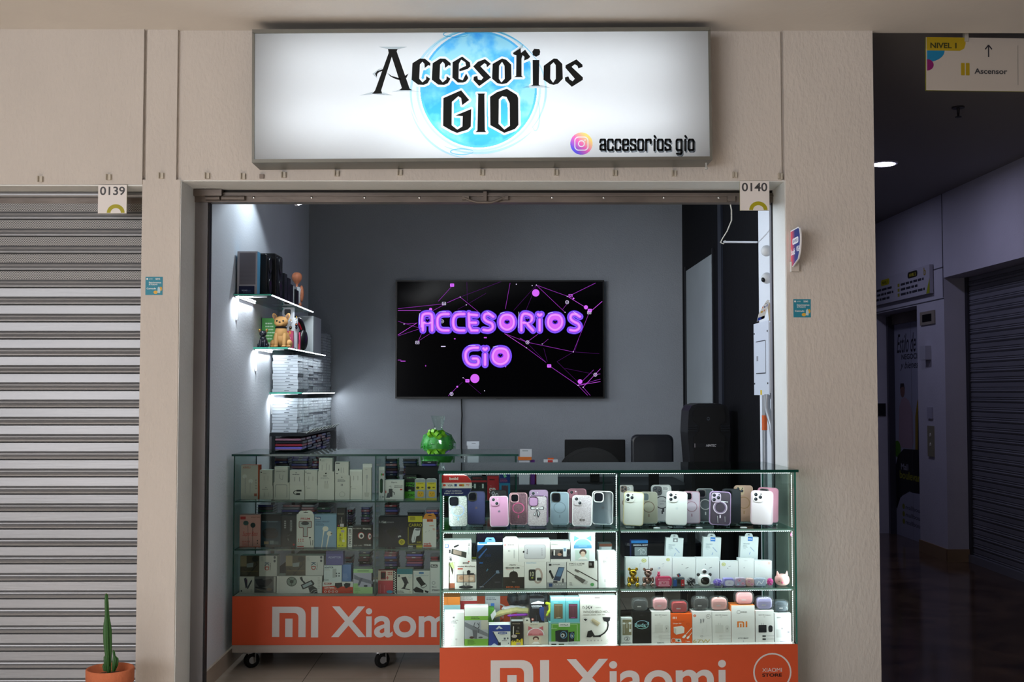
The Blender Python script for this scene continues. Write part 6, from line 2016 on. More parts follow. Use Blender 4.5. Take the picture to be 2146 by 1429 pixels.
def bearlet(o, F, W, H):
    m = MB().ell(F.p(W * .2, H + .006, -.008), .007, .006, .007, '#d04870').ell(F.p(W * .2, H + .014, -.008), .005, .005, .005, '#d04870')
    for s in (-1, 1):
        m.ell(F.p(W * .2 + s * .004, H + .018, -.008), .002, .002, .002, '#d04870')
    m.build('bear_charm', o)


cube_case('raspberry pink rounded earbud case with a little bear on top', 482, 1268, 655, 1405, '#c83460', many(rr_(505, 1290, 632, 1318, 12, '#e06c8c'), rr_(512, 1322, 626, 1396, 16, '#e68ca4'), e_(568, 1352, 22, 14, '#c04868'), *[e_(514 + 110 * (i % 2), 1300 + 86 * (i // 2), 6, 6, '#f0d0dc') for i in range(4)], e_(568, 1350, 8, 6, '#f4e4e8'), p_([(520, 1350), (530, 1340), (532, 1362)], '#f4e0e8')), r=.28, extra=bearlet)


def cub(o, F, W, H):
    f = Frame(F.p(W * .5, H + .0015, -.004), (F.u + F.v * .5), (F.v - F.u * .5), F.n)
    m = MB()
    m.rbox(f, -.002, .011, 0, .012, -.01, 0, .002, '#60666c')
    m.fbox(f, -.001, .003, .001, .010, 0, .0006, '#b8283c').fbox(f, .006, .010, .001, .010, 0, .0006, '#28508c')
    m.build('cube_charm', o)


cube_case('blue, grey and red square handheld-shaped case with a small cube charm', 664, 1278, 792, 1405, '#3a4450', many(r_(670, 1306, 706, 1398, '#28549c'), r_(750, 1306, 788, 1398, '#b02832'), r_(712, 1290, 744, 1362, '#2c2824'), e_(688, 1304, 6, 6, '#90c0e0'), e_(770, 1300, 6, 6, '#e0e0e0'), e_(768, 1372, 9, 9, '#d0b8b8'), r_(668, 1280, 788, 1300, '#5c6c78')), r=.12, extra=cub)


def pompom(label, x, y, rx, ry, c1, c2, seed):
    rnd = random.Random(seed)
    o = wpt(x, y, .05)
    Rx = sc_(x - rx, x + rx, .05) / 2
    Rz = Rx * ry / rx
    o.z = Z + Rz * .98
    mb = MB()
    mb.ell(o, Rx * .8, Rx * .7, Rz * .8, c1, 1, 12, 8)
    for i in range(170):
        th, ph_ = rnd.uniform(0, 6.28), rnd.uniform(-1.3, 1.3)
        p_ = o + Vector((Rx * .84 * math.cos(ph_) * math.cos(th), Rx * .74 * math.cos(ph_) * math.sin(th), Rz * .84 * math.sin(ph_)))
        mb.ell(p_, Rx * .16, Rx * .05, Rz * .05, c2 if i % 2 else c1, 1, 6, 4, Matrix.Rotation(rnd.uniform(0, 3), 3, 'Y'))
    mb.build('curly_band', None, label, 'hair band')


pompom('black and white curly band ball beside the astronaut figure', 858, 1345, 56, 52, '#28282e', '#c8c8cc', 3)
pompom('violet curly band bundle right of the astronaut figure', 1143, 1350, 58, 42, '#7c64c8', '#d0c4f0', 4)
pompom('magenta curly band bundle beside the pink piglet', 1703, 1345, 38, 44, '#d8489c', '#f0a0d0', 5)
# astronaut
W = sc_(922, 1078, .05)
o = wpt(1000, 1395, .055)
o.z = Z
mbw = col('#e8e8ea', .3)
b = MB().ell(o + Vector((0, 0, W * .42)), W * .46, W * .36, W * .42, mbw, .75, 20, 12).build('astronaut_case', None, 'white and black astronaut figure with a dark oval visor', 'earbud case')
MB().ell(o + Vector((0, 0, W * .42)) + NF * W * .2, W * .34, W * .2, W * .3, col('#0c0c0e', .1), .85, 20, 12).build('visor', b)
MB().ell(o + Vector((0, 0, W * 1.0)), W * .2, W * .18, W * .17, mbw).ell(o + Vector((0, 0, W * 1.0)) + NF * W * .1, W * .15, W * .12, W * .12, col('#101014', .1)).build('head', b)
for s in (-1, 1):
    MB().ell(o + UF * (s * W * .4) + Vector((0, 0, W * .78)), W * .12, W * .12, W * .12, col('#303034', .4)).build('arm', b)
cube_case('lilac square earbud case with two small corner points', 1206, 1285, 1318, 1395, '#9c94dc', many(rr_(1222, 1312, 1314, 1388, 26, '#dcd8ec'), e_(1268, 1350, 14, 9, '#c8b4dc')), r=.2)
flow = lambda x, y: many(*[e_(x + 12 * math.cos(R(k * 72)), y + 12 * math.sin(R(k * 72)), 9, 9, '#d8a0b8') for k in range(5)], e_(x, y, 5, 5, '#b04860'))
cube_case('clear square case with pressed pink flowers and a rose rim', 1332, 1282, 1443, 1390, clear('#e4d8ec', 1, .05, .5), many(o_(1388, 1336, 54, 52, 4, '#b87890'), flow(1375, 1315), flow(1412, 1352), e_(1360, 1365, 14, 10, '#a8c8e0')), r=.18)
cube_case('pale salmon frosted case with soft blossoms', 1448, 1288, 1534, 1388, clear('#ecc4c0', 1, .2, .7), many(flow(1478, 1325), flow(1508, 1362)), r=.3)
cube_case('pale blue frosted case with white ribbons', 1542, 1286, 1662, 1388, clear('#d4dcf0', 1, .1, .6), many(s_([(1560, 1370), (1585, 1320), (1610, 1360), (1640, 1305)], 8, '#f4f4fc'), s_([(1570, 1310), (1620, 1340)], 6, '#b8c4e8')), r=.2)
# piglet
W = sc_(1757, 1912, .05)
o = wpt(1834, 1388, .055)
o.z = Z
pk = col('#eab0ac', .4)
b = MB().ell(o + Vector((0, 0, W * .40)), W * .5, W * .4, W * .40, pk, .85, 20, 12).build('pig_case', None, 'pale pink round piglet figure with pointed ears, rightmost on the shelf', 'earbud case')
MB().ell(o + Vector((0, 0, W * .26)) + NF * W * .38 - UF * W * .1, W * .09, W * .05, W * .07, '#d86c88').build('snout', b)
for s in (-1, 1):
    MB().lathe(o + UF * (s * W * .3) + Vector((0, 0, W * .72)), [(W * .12, 0), (W * .09, W * .1), (W * .01, W * .28)], pk, 10, axis=Vector((s * .15, 0, 1))).build('ear', b)
    MB().ell(o + UF * (s * W * .22 - W * .1) + Vector((0, 0, W * .34)) + NF * W * .36, W * .03, W * .02, W * .03, '#302020').build('eye', b)
# pink ring stuck on the right glass
a, z = FC.az(*ph(1912, 820), .02)
pc = FC.F().p(FC.W - 0.0125, z, -.03)
MB().tube([pc + FC.i * (.007 * math.cos(R(k * 30))) + Vector((0, 0, .007 * math.sin(R(k * 30)))) for k in range(13)], .0012, col('#e878b0', .3), 6).build('hair_ring', None, 'thin pink ring stuck to the right side glass', 'ring')

# ------------------------------------------------------------ right bay, bottom shelf (crop E)
crop(1280, 1220, 5.365, FC)
Z = FC.zo + 0.0005


def plug(x, y, k, c, ln):
    return many(s_([(x - 8 * k, y - 46 * k), (x - 8 * k, y - 18 * k)], 4 * k, ln), s_([(x + 12 * k, y - 46 * k), (x + 12 * k, y - 18 * k)], 4 * k, ln), rr_(x - 45 * k, y - 20 * k, x + 45 * k, y + 72 * k, 6, c))


def adapter_art(x0, dark, foot=None):
    c, ln = ('#1c1c22', '#8c8c94') if dark else ('#d0ccc8', '#b0acaa')
    fs = [t_(x0 + 38, 366, x0 + 178, 382, '20W PD Adapter', '#4c4848', .03), l_(x0 + 95, 392, x0 + 122, 398, 1, '#8c8888'), plug(x0 + 82, 516, 1, c, ln), rr_(x0 + 148, 500, x0 + 195, 584, 22, c), r_(x0 + 166, 532, x0 + 172, 552, '#404044'),
          s_([(x0 + 120, 630), (x0 + 212, 630)], 3, ln if not dark else c), r_(x0 + 80, 622, x0 + 118, 640, c), s_([(x0 + 120, 668), (x0 + 212, 668)], 3, ln if not dark else c), r_(x0 + 80, 660, x0 + 118, 678, c)]
    if foot:
        fs.append(t_(x0 + 62, 716, x0 + 142, 727, foot, '#202024', .05))
    return many(*fs)


T = {}
T[0] = pbox('earphone_box', 'slim white box with a brown window showing white earphones', (120, 402, 243, 730), .04, .03, '#e6e6e6', many(r_(132, 422, 234, 622, '#8c8468'), s_([(148, 460), (150, 600)], 5, '#e8e8e4'), s_([(182, 460), (182, 530)], 5, '#e8e8e4'), e_(150, 470, 16, 12, '#f0f0f0'), e_(215, 468, 16, 14, '#f0f0f0'), s_([(215, 470), (212, 560)], 6, '#e8e8e4'), rr_(205, 545, 228, 580, 4, '#f0f0f0'), o_(182, 668, 30, 26, 4, '#50505a'), t_(170, 652, 196, 684, '2', '#34343c', .03), t_(130, 716, 232, 728, 'STEREO', '#404044', .03)), Z)
iri2 = fade_mat('rainbow_foil', '#8cf0a0', '#a8b8f8')
T[1] = pbox('earbud_box', 'black box with a rainbow foil oval, second from the divider', (246, 332, 452, 730), .04, .05, '#0d0d0f', many(lambda A: A.O(352, 495, 72, 52, 6, iri2), r_(268, 478, 300, 520, '#0d0d0f'), r_(400, 462, 432, 505, '#0d0d0f'), lambda A: A.T(270, 478, 392, 522, 'Buds', iri2, .03), lambda A: A.T(402, 458, 430, 502, '3', iri2, .02), lambda A: A.T(360, 512, 396, 530, 'Lite', iri2, .0), t_(330, 368, 368, 376, 'redmi', '#606068'), t_(268, 686, 330, 698, '', '#303034') if False else l_(268, 680, 400, 700, 1, '#1c1c20')), Z)
T[2] = pbox('charger_box', 'white charger box with grey plug print, right of the black rainbow one', (458, 327, 671, 727), .04, .06, '#dedad7', adapter_art(458, False, 'SAMSUNG'), Z)
T[3] = pbox('charger_box', 'orange box picturing a white plug and cables', (675, 355, 914, 722), .04, .06, '#e0581c', many(p_([(698, 418), (698, 392), (722, 392), (722, 418), (716, 418), (716, 398), (704, 398), (704, 418)], '#f0e4dc'), r_(708, 403, 712, 418, '#f0e4dc'), r_(732, 392, 739, 418, '#f0e4dc'), t_(700, 448, 835, 458, 'Fast Power Adapter', '#8c3410'), t_(700, 470, 795, 484, 'Charger 33w', '#f4e8e0', .03), o_(868, 486, 16, 14, 3, '#903c18'),
     p_([(706, 520), (800, 505), (828, 530), (825, 595), (735, 618), (708, 590)], '#e8e0d8'), p_([(706, 520), (735, 540), (735, 618), (708, 590)], '#c8beb4'), s_([(912, 530), (838, 622)], 7, '#e8e0d8'), s_([(912, 590), (878, 640)], 7, '#e8e0d8'), p_([(800, 650), (830, 615), (850, 630), (822, 664)], '#f0ece8'), p_([(848, 660), (870, 632), (888, 645), (866, 674)], '#f0ece8'), o_(705, 690, 24, 28, 5, '#c8c0b8'), p_([(725, 665), (785, 668), (795, 715), (735, 705)], '#c8ccc8'), e_(762, 690, 12, 12, '#38504c'), t_(842, 690, 888, 712, '1 mes', '#f0e4dc', .02)), Z)
T[4] = pbox('charger_box', 'white box with golden 67W lettering at its foot', (918, 328, 1136, 718), .04, .06, '#dcd7d5', many(e_(945, 380, 17, 16, '#d8622c'), t_(938, 374, 953, 387, 'mi', '#f0e0d8', .02), o_(1098, 390, 24, 26, 3, '#6c6868'), l_(1086, 384, 1110, 396, 2, '#6c6868'), t_(1006, 422, 1022, 474, 'FAST', '#50505a', .05, rot=90), t_(1034, 418, 1050, 466, 'WIRED', '#50505a', .05, rot=90), s_([(1078, 462), (1078, 590)], 2, '#c4c0bc'), l_(1025, 535, 1040, 610, 6, '#d0ccc8'), o_(1022, 635, 14, 10, 4, '#8c8888'), s_([(1036, 640), (1105, 625)], 3, '#c8c4c0'), t_(922, 676, 1118, 717, '67W', '#b8a468', .02)), Z)
T[5] = pbox('charger_box', 'white charger box with grey plug print, between the golden and the orange lettered ones', (1140, 328, 1352, 714), .04, .06, '#dedad7', adapter_art(1138, False), Z)
mi = lambda x, y, w, h, c: many(p_([(x, y + h), (x, y), (x + w * .55, y), (x + w * .66, y + h * .08), (x + w * .7, y + h * .25), (x + w * .7, y + h), (x + w * .55, y + h), (x + w * .55, y + h * .3), (x + w * .5, y + h * .2), (x + w * .16, y + h * .2), (x + w * .16, y + h)], c), r_(x + w * .28, y + h * .38, x + w * .43, y + h, c), r_(x + w * .84, y, x + w, y + h, c))
T[6] = pbox('charger_box', 'tallest white box with a large orange logo, orange side showing', (1357, 260, 1619, 710), .04, .07, '#e0dcda', many(mi(1422, 455, 112, 72, '#dc7428'), o_(1440, 340, 20, 20, 3, '#50505a'), l_(1466, 334, 1560, 346, 1, '#8c8888'), t_(1430, 650, 1548, 666, '67W MAX', '#34343c', .02, shear=.1), p_([(1485, 690), (1494, 690), (1490, 705)], '#4c507c')), Z, side='#e07838')
T[7] = pbox('charger_box', 'white charger box with black plug and black cables printed', (1627, 318, 1834, 706), .04, .06, '#dedbda', adapter_art(1624, True), Z)
T[8] = pbox('charger_box', 'white box with faint charger print, last on the right of the bottom shelf', (1842, 348, 2035, 700), .04, .06, '#e2e2e2', many(rr_(1868, 392, 1918, 410, 5, '#a8a6a6'), l_(1922, 398, 2010, 406, 1, '#c0bebe'), rr_(1862, 545, 1945, 645, 5, '#cac8c8'), rr_(1970, 552, 2024, 650, 8, '#d2d0d0'), e_(1928, 535, 7, 12, '#78787c'), e_(2002, 580, 16, 9, '#505058'), e_(2000, 605, 6, 6, '#8c8c90'), l_(1905, 688, 2000, 694, 1, '#8c8cb0')), Z)

shell = clear('#f8fafa', 0.8, 0.05, 0.03, 1.25)
for (cx, yt, w, h, k, c, lb) in ((330, 180, 150, 110, 1, '#1d1f22', 'black earbud case in a clear shell on the black rainbow box'), (556, 165, 150, 128, 2, '#d89498', 'pink earbud case in a clear shell, first pink one from the divider'), (772, 205, 165, 125, 3, '#b0282c', 'red earbud case in a clear shell on the orange box'),
                                 (1010, 160, 150, 130, 4, '#262020', 'black earbud case in a clear shell on the golden lettered box'), (1222, 160, 165, 130, 5, '#dc9c98', 'pink earbud case in a clear shell between the black one and the tallest box'), (1508, 100, 175, 135, 6, '#dc989a', 'pink earbud case in a clear shell on the tallest box'),
                                 (1732, 158, 165, 130, 7, '#a89cc8', 'lilac earbud case in a clear shell on the box with black cables'), (1938, 200, 165, 120, 8, '#3c4854', 'dark grey earbud case in a frosted shell on the last box')):
    d = .055
    a0, _ = FC.az(*ph(cx - w * .56, 250), d)
    a1, _ = FC.az(*ph(cx + w * .56, 250), d)
    a0, a1 = fit(a0 - .004, a1 + .004, d)
    a0, a1 = a0 + .004, a1 - .004
    _, zt_ = FC.az(*ph(cx, yt), d)
    zb_c = T[k] + 0.0003
    W, H = a1 - a0, zt_ - zb_c
    F = FC.F(a0, zb_c, d)
    mt = col(c, .35)
    mb = MB().rbox(F, W * .04, W * .96, 0.0018, H * .9, -.021, -.002, H * .28, mt, 6, .004)
    A = Art(mb, F, (0, 0, 100, 100), W, H, -0.0016)
    A.L([(16, 44), (84, 44)], 1.5, '#0a0a0c' if k in (1, 4, 8) else '#8c5c64').lines(32, 62, 68, 70, 1, '#c8c0c0')
    ob = mb.build('earbud_case', None, lb, 'earbud case')
    MB().rbox(F, -W * .07, W * 1.03, 0.0, H, -.026, .003, H * .34, shell, 6, .003).build('clear_shell', ob)

# ================================================================== INSIDE THE SHOP
# ---------------- glass wall shelves with light strips
GS = clear('#d0ece4', 1.0)
xs_r = -1.20
SH = []
for (px, py, pf, lb) in ((489, 616, 655, 'lit glass wall shelf, topmost on the left wall'), (530, 727.5, 681, 'lit glass wall shelf, middle one on the left wall'), (564, 822, 701, 'lit glass wall shelf, lowest on the left wall')):
    p = atX(px, py, XL)
    y0, z = p.y, p.z
    far = None
    d = ray(pf, 700)
    y1 = min(xs_r * d.y / d.x, YB - 0.01)
    root = thing('glass_shelf', lb, 'shelf', (XL, y0, z))
    mb = MB()
    mb.box(XL + 0.001, xs_r, y0, y1, z - 0.008, z, GS)
    mb.box(XL + 0.001, xs_r, y0 - 0.0006, y0, z - 0.008, z, col('#58c0a8', .1))
    mb.box(xs_r, xs_r + 0.0006, y0, y1, z - 0.008, z, col('#58c0a8', .1))
    mb.build('glass', root)
    led_strip(root, (xs_r + 0.004, y0 + 0.01, z - 0.005), (xs_r + 0.004, y1 - 0.01, z - 0.005), (.62, 0, -.78), 3.0, beads=False)
    led_strip(root, (XL + 0.012, y0 + 0.01, z - 0.012), (XL + 0.012, y0 + 0.45, z - 0.012), (0.7, 0, -0.7), 1.5, beads=False)
    led_strip(root, (XL + 0.012, y0 + 0.004, z - 0.010), (XL + 0.10, y0 + 0.004, z - 0.010), (0, 0.3, -1), 0.6, beads=False)
    for yy in (y0 + 0.05, y1 - 0.15):
        b = MB().box(XL + 0.0005, XL + 0.012, yy, yy + 0.022, z - 0.13, z - 0.009, '#d0d4d8').box(XL, xs_r - 0.03, yy + .005, yy + 0.017, z - 0.014, z - 0.009, '#c8ccd0')
        b.build('bracket', root)
    SH.append((y0, y1, z))


def ibox(name, label, cat, X0, X1, y0, dep, z0, z1, face, art=None, rect=None, side=None, top=None, sart=None, srect=None):
    """box standing inside the shop with its front towards the walkway"""
    F = Frame((X0, y0, z0), (1, 0, 0), (0, 0, 1), (0, -1, 0))
    mb = MB().fbox(F, 0, X1 - X0, 0, z1 - z0, -dep, 0, face, side, top)
    if art:
        art(Art(mb, F, rect, X1 - X0, z1 - z0))
    if sart:
        sart(Art(mb, Frame((X1, y0, z0), (0, 1, 0), (0, 0, 1), (1, 0, 0)), srect, dep, z1 - z0))
    return mb.build(name, None, label, cat)


crop(480, 500, 5.953)


def XZ(x, y, Y):
    p = at(*ph(x, y), Y)
    return p.x, p.z


# topmost shelf
y0, y1, z = SH[0]
yy = y0 + 0.03
xa, za = XZ(105, 158, yy)
xb, _ = XZ(355, 158, yy)
ibox('speaker_box', 'tall silver grey box with a large mesh panel, front of the topmost shelf', 'box', max(xa, XL + .004), xb, yy, .07, z, za, '#a4a2a8', many(r_(132, 178, 334, 560, '#74727a'), *[r_(136, 184 + 9 * i, 330, 186 + 9 * i, '#605e66') for i in range(41)], r_(130, 578, 323, 675, '#161c3c'), t_(165, 624, 235, 638, 'SOUND', '#b8c4dc', .03), t_(238, 626, 278, 638, 'BAR', '#3c5c90', .03), l_(180, 645, 315, 662, 2, '#50587c')), (105, 158, 355, 680), side='#5c9cc0')
zt_ = z
bl = col('#0e1016', .35)


def spk(label, X0, X1, y0_, y1_, z0, h, c=bl, name='bluetooth_speaker'):
    F = Frame((X0, y0_, z0), (1, 0, 0), (0, 0, 1), (0, -1, 0))
    mb = MB().rbox(F, 0, X1 - X0, 0, h, -(y1_ - y0_), 0, .012, c, 5, .004)
    o = mb.build(name, None, label, 'speaker')
    g = MB()
    Fr = Frame((X1, y0_, z0), (0, 1, 0), (0, 0, 1), (1, 0, 0))
    L = y1_ - y0_
    g.rbox(Fr, L * .1, L * .9, h * .08, h * .92, 0, .004, .01, col('#20242c', .6), 4)
    n = max(2, int(h / .12))
    for k in range(n):
        cz = h * (k + .5) / n
        g.lathe(Fr.p(L / 2, cz, .004), [(min(L, h / n) * .36, 0), (min(L, h / n) * .38, .004), (min(L, h / n) * .3, .005), (min(L, h / n) * .12, .001)], col('#14161c', .3), 18, axis=(1, 0, 0))
    g.build('speaker_grille', o)
    return o


p = at(*ph(400, 190), y0 + .12)
spk('tall black speaker with rounded edges behind the silver grey box', XL + .022, xs_r - .045, y0 + .115, y0 + .225, z, at(*ph(430, 190), y0 + .12).z - z)
spk('tall black speaker with twin cones, second behind the silver box', XL + .04, xs_r - .02, y0 + .235, y0 + .40, z, at(*ph(560, 182), y0 + .24).z - z)
for k, (xx, yt, dy, L, c, lb) in enumerate(((640, 430, .42, .08, '#1c1f26', 'dark grey box, next to the taller black speakers on the topmost shelf'), (680, 487, .52, .08, '#1a1d26', 'black box with square shoulders, middle of the topmost shelf'), (703, 570, .62, .06, '#15181e', 'low black box in the middle of the topmost shelf'),
                                           (740, 590, .70, .10, '#c8ccce', 'light grey box with dark lens, near the far end of the topmost shelf'))):
    Y = y0 + dy
    zz = at(*ph(xx, yt), Y).z
    ibox('gadget_box', lb, 'box', XL + .05, xs_r - .012, Y, L, z, zz, c, sart=many(rr_(12, 12, 88, 88, 8, '#2c3038'), e_(50, 50, 22, 22, '#0c0e12')), srect=(0, 0, 100, 100))
Y = y0 + .58
X0, _ = XZ(693, 650, Y)
ibox('battery_pack', 'small white device with a dark face near the front edge of the topmost shelf', 'device', xs_r - .032, xs_r - .018, y0 + .44, .02, z, z + .055, '#e0e4e8', many(rr_(20, 20, 80, 70, 8, '#14161c')), (0, 0, 100, 100))
ibox('player', 'flat black disc-shaped device beside the light grey box', 'device', xs_r - .011, xs_r - .001, y0 + .72, .07, z, z + .085, '#14161a')
# orange balloon lamp figure
Y = y0 + .98
xx = at(*ph(847, 480), Y)
sk = col('#e08c68', .5)
fg = thing('balloon_figure', 'small figure holding up an orange stitched ball, far end of the topmost shelf', 'figure', (xx.x, Y, z))
zb_, zt2 = at(*ph(845, 600), Y).z, at(*ph(845, 420), Y).z
rr = at(*ph(912, 480), Y).x - xx.x
MB().lathe((xx.x, Y, zb_), [(.006, 0), (.008, .006), (.004, .010), (rr * .35, (zt2 - zb_) * .22), (rr * .72, (zt2 - zb_) * .38), (rr * .93, (zt2 - zb_) * .52), (rr, (zt2 - zb_) * .64), (rr * .98, (zt2 - zb_) * .74), (rr * .86, (zt2 - zb_) * .86), (rr * .6, (zt2 - zb_) * .95), (rr * .3, (zt2 - zb_) * .99), (.001, (zt2 - zb_))], sk, 20).build('ball', fg)
st_ = MB()
for s in (-1, 1):
    for k in range(9):
        q = at(*ph(850 + s * 16 + s * abs(k - 4) * 1.5, 440 + 12 * k), Y - rr * 1.0)
        st_.box(q.x - .0015, q.x + .0015, Y - rr * .96, Y - rr * .93, q.z, q.z + .001, '#903c28')
st_.build('stitching', fg)
bz = at(*ph(845, 600), Y).z
MB().lathe((xx.x, Y, z), [(.016, 0), (.02, .004), (.02, .02), (.028, .07), (.03, .11), (.02, .125), (.006, bz - z)], col('#dfe3e6', .6), 16).build('body', fg)
MB().ell((xx.x + .028, Y, z + .085), .014, .016, .05, sk).build('arm', fg)
MB().ell((xx.x + .018, Y, z + .018), .012, .014, .018, sk).build('foot', fg)

# middle shelf
y0, y1, z = SH[1]
dm_ = col('#161a26', .3)
p = at(*ph(450, 1230), y0 + .03)


def dog(label, cx, yb, s, c, ear, Y, z, collar=None, muzz='#5c4838', face=1):
    """sitting french bulldog figurine: haunches, chest, forelegs, big head with upright ears"""
    o = Vector((cx, Y, z))
    q = lambda a, b, c_: o + Vector((a * s, -c_ * s, b * s))
    body = MB()
    body.ell(q(0, .30, -.02), .27 * s, .26 * s, .30 * s, c, 1, 18, 12)
    body.ell(q(0, .50, .08), .2 * s, .17 * s, .24 * s, c, 1, 18, 12)
    d = body.build('dog_figurine', None, label, 'figurine')
    for sg in (-1, 1):
        MB().tube([q(.12 * sg, .45, .14), q(.13 * sg, .2, .22), q(.13 * sg, .04, .24)], [.085 * s, .07 * s, .06 * s], c, 10).ell(q(.13 * sg, .045, .28), .08 * s, .1 * s, .045 * s, c).build('foreleg', d)
        MB().ell(q(.24 * sg, .14, .02), .12 * s, .2 * s, .14 * s, c).ell(q(.26 * sg, .045, .18), .08 * s, .12 * s, .045 * s, c).build('hind_leg', d)
        MB().ell(q(.20 * sg, 1.0, .07), .075 * s, .03 * s, .135 * s, ear, 1, 14, 8, Matrix.Rotation(R(24 * sg), 3, 'Y')).ell(q(.20 * sg, 1.0, .09), .045 * s, .02 * s, .09 * s, '#7c5c48', 1, 12, 6, Matrix.Rotation(R(24 * sg), 3, 'Y')).build('ear', d)
        MB().ell(q(.1 * sg, .86, .27), .032 * s, .02 * s, .032 * s, '#101010').build('eye', d)
    MB().ell(q(0, .84, .1), .22 * s, .19 * s, .18 * s, c, .9, 18, 12).ell(q(0, .78, .24), .13 * s, .09 * s, .09 * s, c, .9).build('head', d)
    MB().ell(q(0, .82, .33), .035 * s, .02 * s, .025 * s, '#141010').build('nose', d)
    if collar:
        pts = [q(.17 * math.cos(R(k * 20)), .66, .08 + .15 * math.sin(R(k * 20))) for k in range(19)]
        MB().tube(pts, .028 * s, collar, 6).build('collar', d)
    return d


tan = col('#c0925c', .5)
c1 = at(*ph(640, 1200), y0 + .11)
dog('tan bulldog figurine sitting with a black collar on the middle glass shelf', c1.x, None, .175, tan, tan, y0 + .145, z, col('#16161a', .4))
c2 = at(*ph(445, 1230), y0 + .08)
dog('small blue black bulldog figurine with golden ears at the shelf front', max(c2.x, XL + .036), None, .092, dm_, col('#b89028', .25, .8), y0 + .045, z)
ibox('game_box', 'green box with white lines of text behind the tan bulldog', 'box', XL + .006, XL + .10, y0 + .20, .03, z, at(*ph(540, 992), y0 + .2).z, '#4ca04c', many(l_(20, 15, 80, 70, 6, '#c8e8c8'), r_(0, 80, 100, 100, '#c8e0c8')), (0, 0, 100, 100))
xw0, xw1 = at(*ph(662, 1000), y0 + .30).x, at(*ph(905, 1000), y0 + .30).x
t = at(*ph(780, 990), y0 + .30).z
ibox('ring_box', 'white box standing behind the tan bulldog and key rings', 'box', xw0, min(xw1, xs_r - .004), y0 + .30, .03, z, t, '#d8dce4', many(t_(668, 1010, 745, 1024, 'Charm Bracelet', '#50545c', .02), *[e_(815 + 22 * i, 1338, 6, 8, '#60646c') for i in range(4)]), (662, 990, 905, 1350))
t2_ = min(at(*ph(730, 845), y0 + .30).z, SH[0][2] - .012)
ibox('watch_box', 'small white box with a black watch face, on top of the white box', 'box', xw0, at(*ph(805, 900), y0 + .30).x, y0 + .30, .03, t, t2_, '#d4dae4', many(rr_(690, 870, 770, 950, 14, '#0e1014'), r_(698, 880, 762, 905, '#1c2230'), p_([(662, 985), (690, 985), (662, 950)], '#6c3c9c'), p_([(662, 900), (680, 860), (662, 850)], '#2c8c8c'), t_(698, 962, 762, 976, 'SPORT', '#60646c', .03)), (662, 845, 805, 990))
pk_ = at(*ph(700, 1150), y0 + .22)
ibox('toy_pack', 'pink pack with a yellow top behind the tan bulldog', 'pack', pk_.x, at(*ph(800, 1150), y0 + .22).x, y0 + .22, .02, z, pk_.z, '#d0587c', many(p_([(50, 0), (75, 8), (60, 22), (45, 15)], '#e0b040'), *[rr_(28 + 16 * (i % 3), 35 + 18 * (i // 3), 38 + 16 * (i % 3), 46 + 18 * (i // 3), 3, '#f0a0b8') for i in range(6)]), (0, 0, 100, 100))
pk_ = at(*ph(908, 1165), y0 + .33)
ibox('toy_pack', 'narrow pink pack beside the hanging helmet', 'pack', pk_.x - .012, min(at(*ph(948, 1165), y0 + .33).x - .004, xs_r - .002), y0 + .345, .02, z, pk_.z, '#c84068', many(e_(60, 50, 12, 8, '#20181c')), (0, 0, 100, 100))
ibox('organiser_box', 'large white box at the far end of the middle glass shelf', 'box', XL + .02, xs_r - .003, y0 + .85, .30, z, at(*ph(1150, 965), y0 + .85).z, '#ccd4d8')
# helmet-like headset
Y = y0 + .52
hd = thing('headset', 'black and red over-ear headset standing on the middle glass shelf', 'headset', (xs_r - .09, Y, z))
hc = at(*ph(1020, 1100), Y)
Rz = at(*ph(1020, 945), Y).z - hc.z
pts = [Vector((xs_r - .05 + .03 * math.cos(R(a)), Y + Rz * 1.2 * math.cos(R(a)), z + .10 + (Rz * 1.25) * math.sin(R(a)))) for a in range(-10, 191, 12)]
MB().tube(pts, .014, col('#121418', .35), 10).build('headband', hd)
MB().tube([p_ + Vector((-.01, 0, -.016)) for p_ in pts[3:-3]], .009, col('#c02838', .35), 8).build('red_padding', hd)
for k, s in enumerate((0, -1)):
    pe = pts[s]
    MB().lathe((pe.x - .03, pe.y, z + .066), [(.03, 0), (.058, .004), (.066, .014), (.066, .03), (.052, .045), (.03, .052), (.002, .054)], col('#101216', .3), 22, axis=(1, 0, -.05)).build('ear_cup', hd)
MB().box(xs_r - .035, xs_r - .003, Y - .13, Y - .10, z, z + .035, '#d87028').build('orange_tag', hd)
# key rings with small hanging figures (plain bird and dress charms), hung from the box edge
for (cx, yt, c_a, c_b, lb) in ((770, 985, '#302828', '#c8b090', 'key ring with a small dark figure, left of the pair'), (842, 950, '#28283c', '#d8742c', 'key ring with a small navy and orange bird, right of the pair')):
    Yk = y0 + .292
    cpt = at(*ph(cx, yt + 60), Yk)
    kr = MB()
    rad = .008
    kr.tube([cpt + Vector((rad * math.cos(R(a)), 0, rad * math.sin(R(a)))) for a in range(0, 361, 30)], .0012, chrome, 6)
    k0 = kr.build('key_ring', None, lb, 'key ring')
    MB().tube([cpt + Vector((0, 0, -rad)), cpt + Vector((.001, 0, -rad - .012))], .0015, chrome, 6).build('chain', k0)
    MB().ell(cpt + Vector((0, -.002, -.030)), .008, .007, .011, c_a).ell(cpt + Vector((0, -.006, -.028)), .005, .004, .004, c_b).ell(cpt + Vector((0, -.002, -.046)), .007, .006, .009, c_a if cx > 800 else c_b).build('charm', k0)
    MB().tube([cpt + Vector((0, 0, rad)), cpt + Vector((0, .002, rad + .012))], .002, '#e0a030', 6).build('hook', k0)

# ---------------- stacks of flat white boxes
boxw = col('#b4bcc4', .45)
seam = '#3c444c'
proto = {}


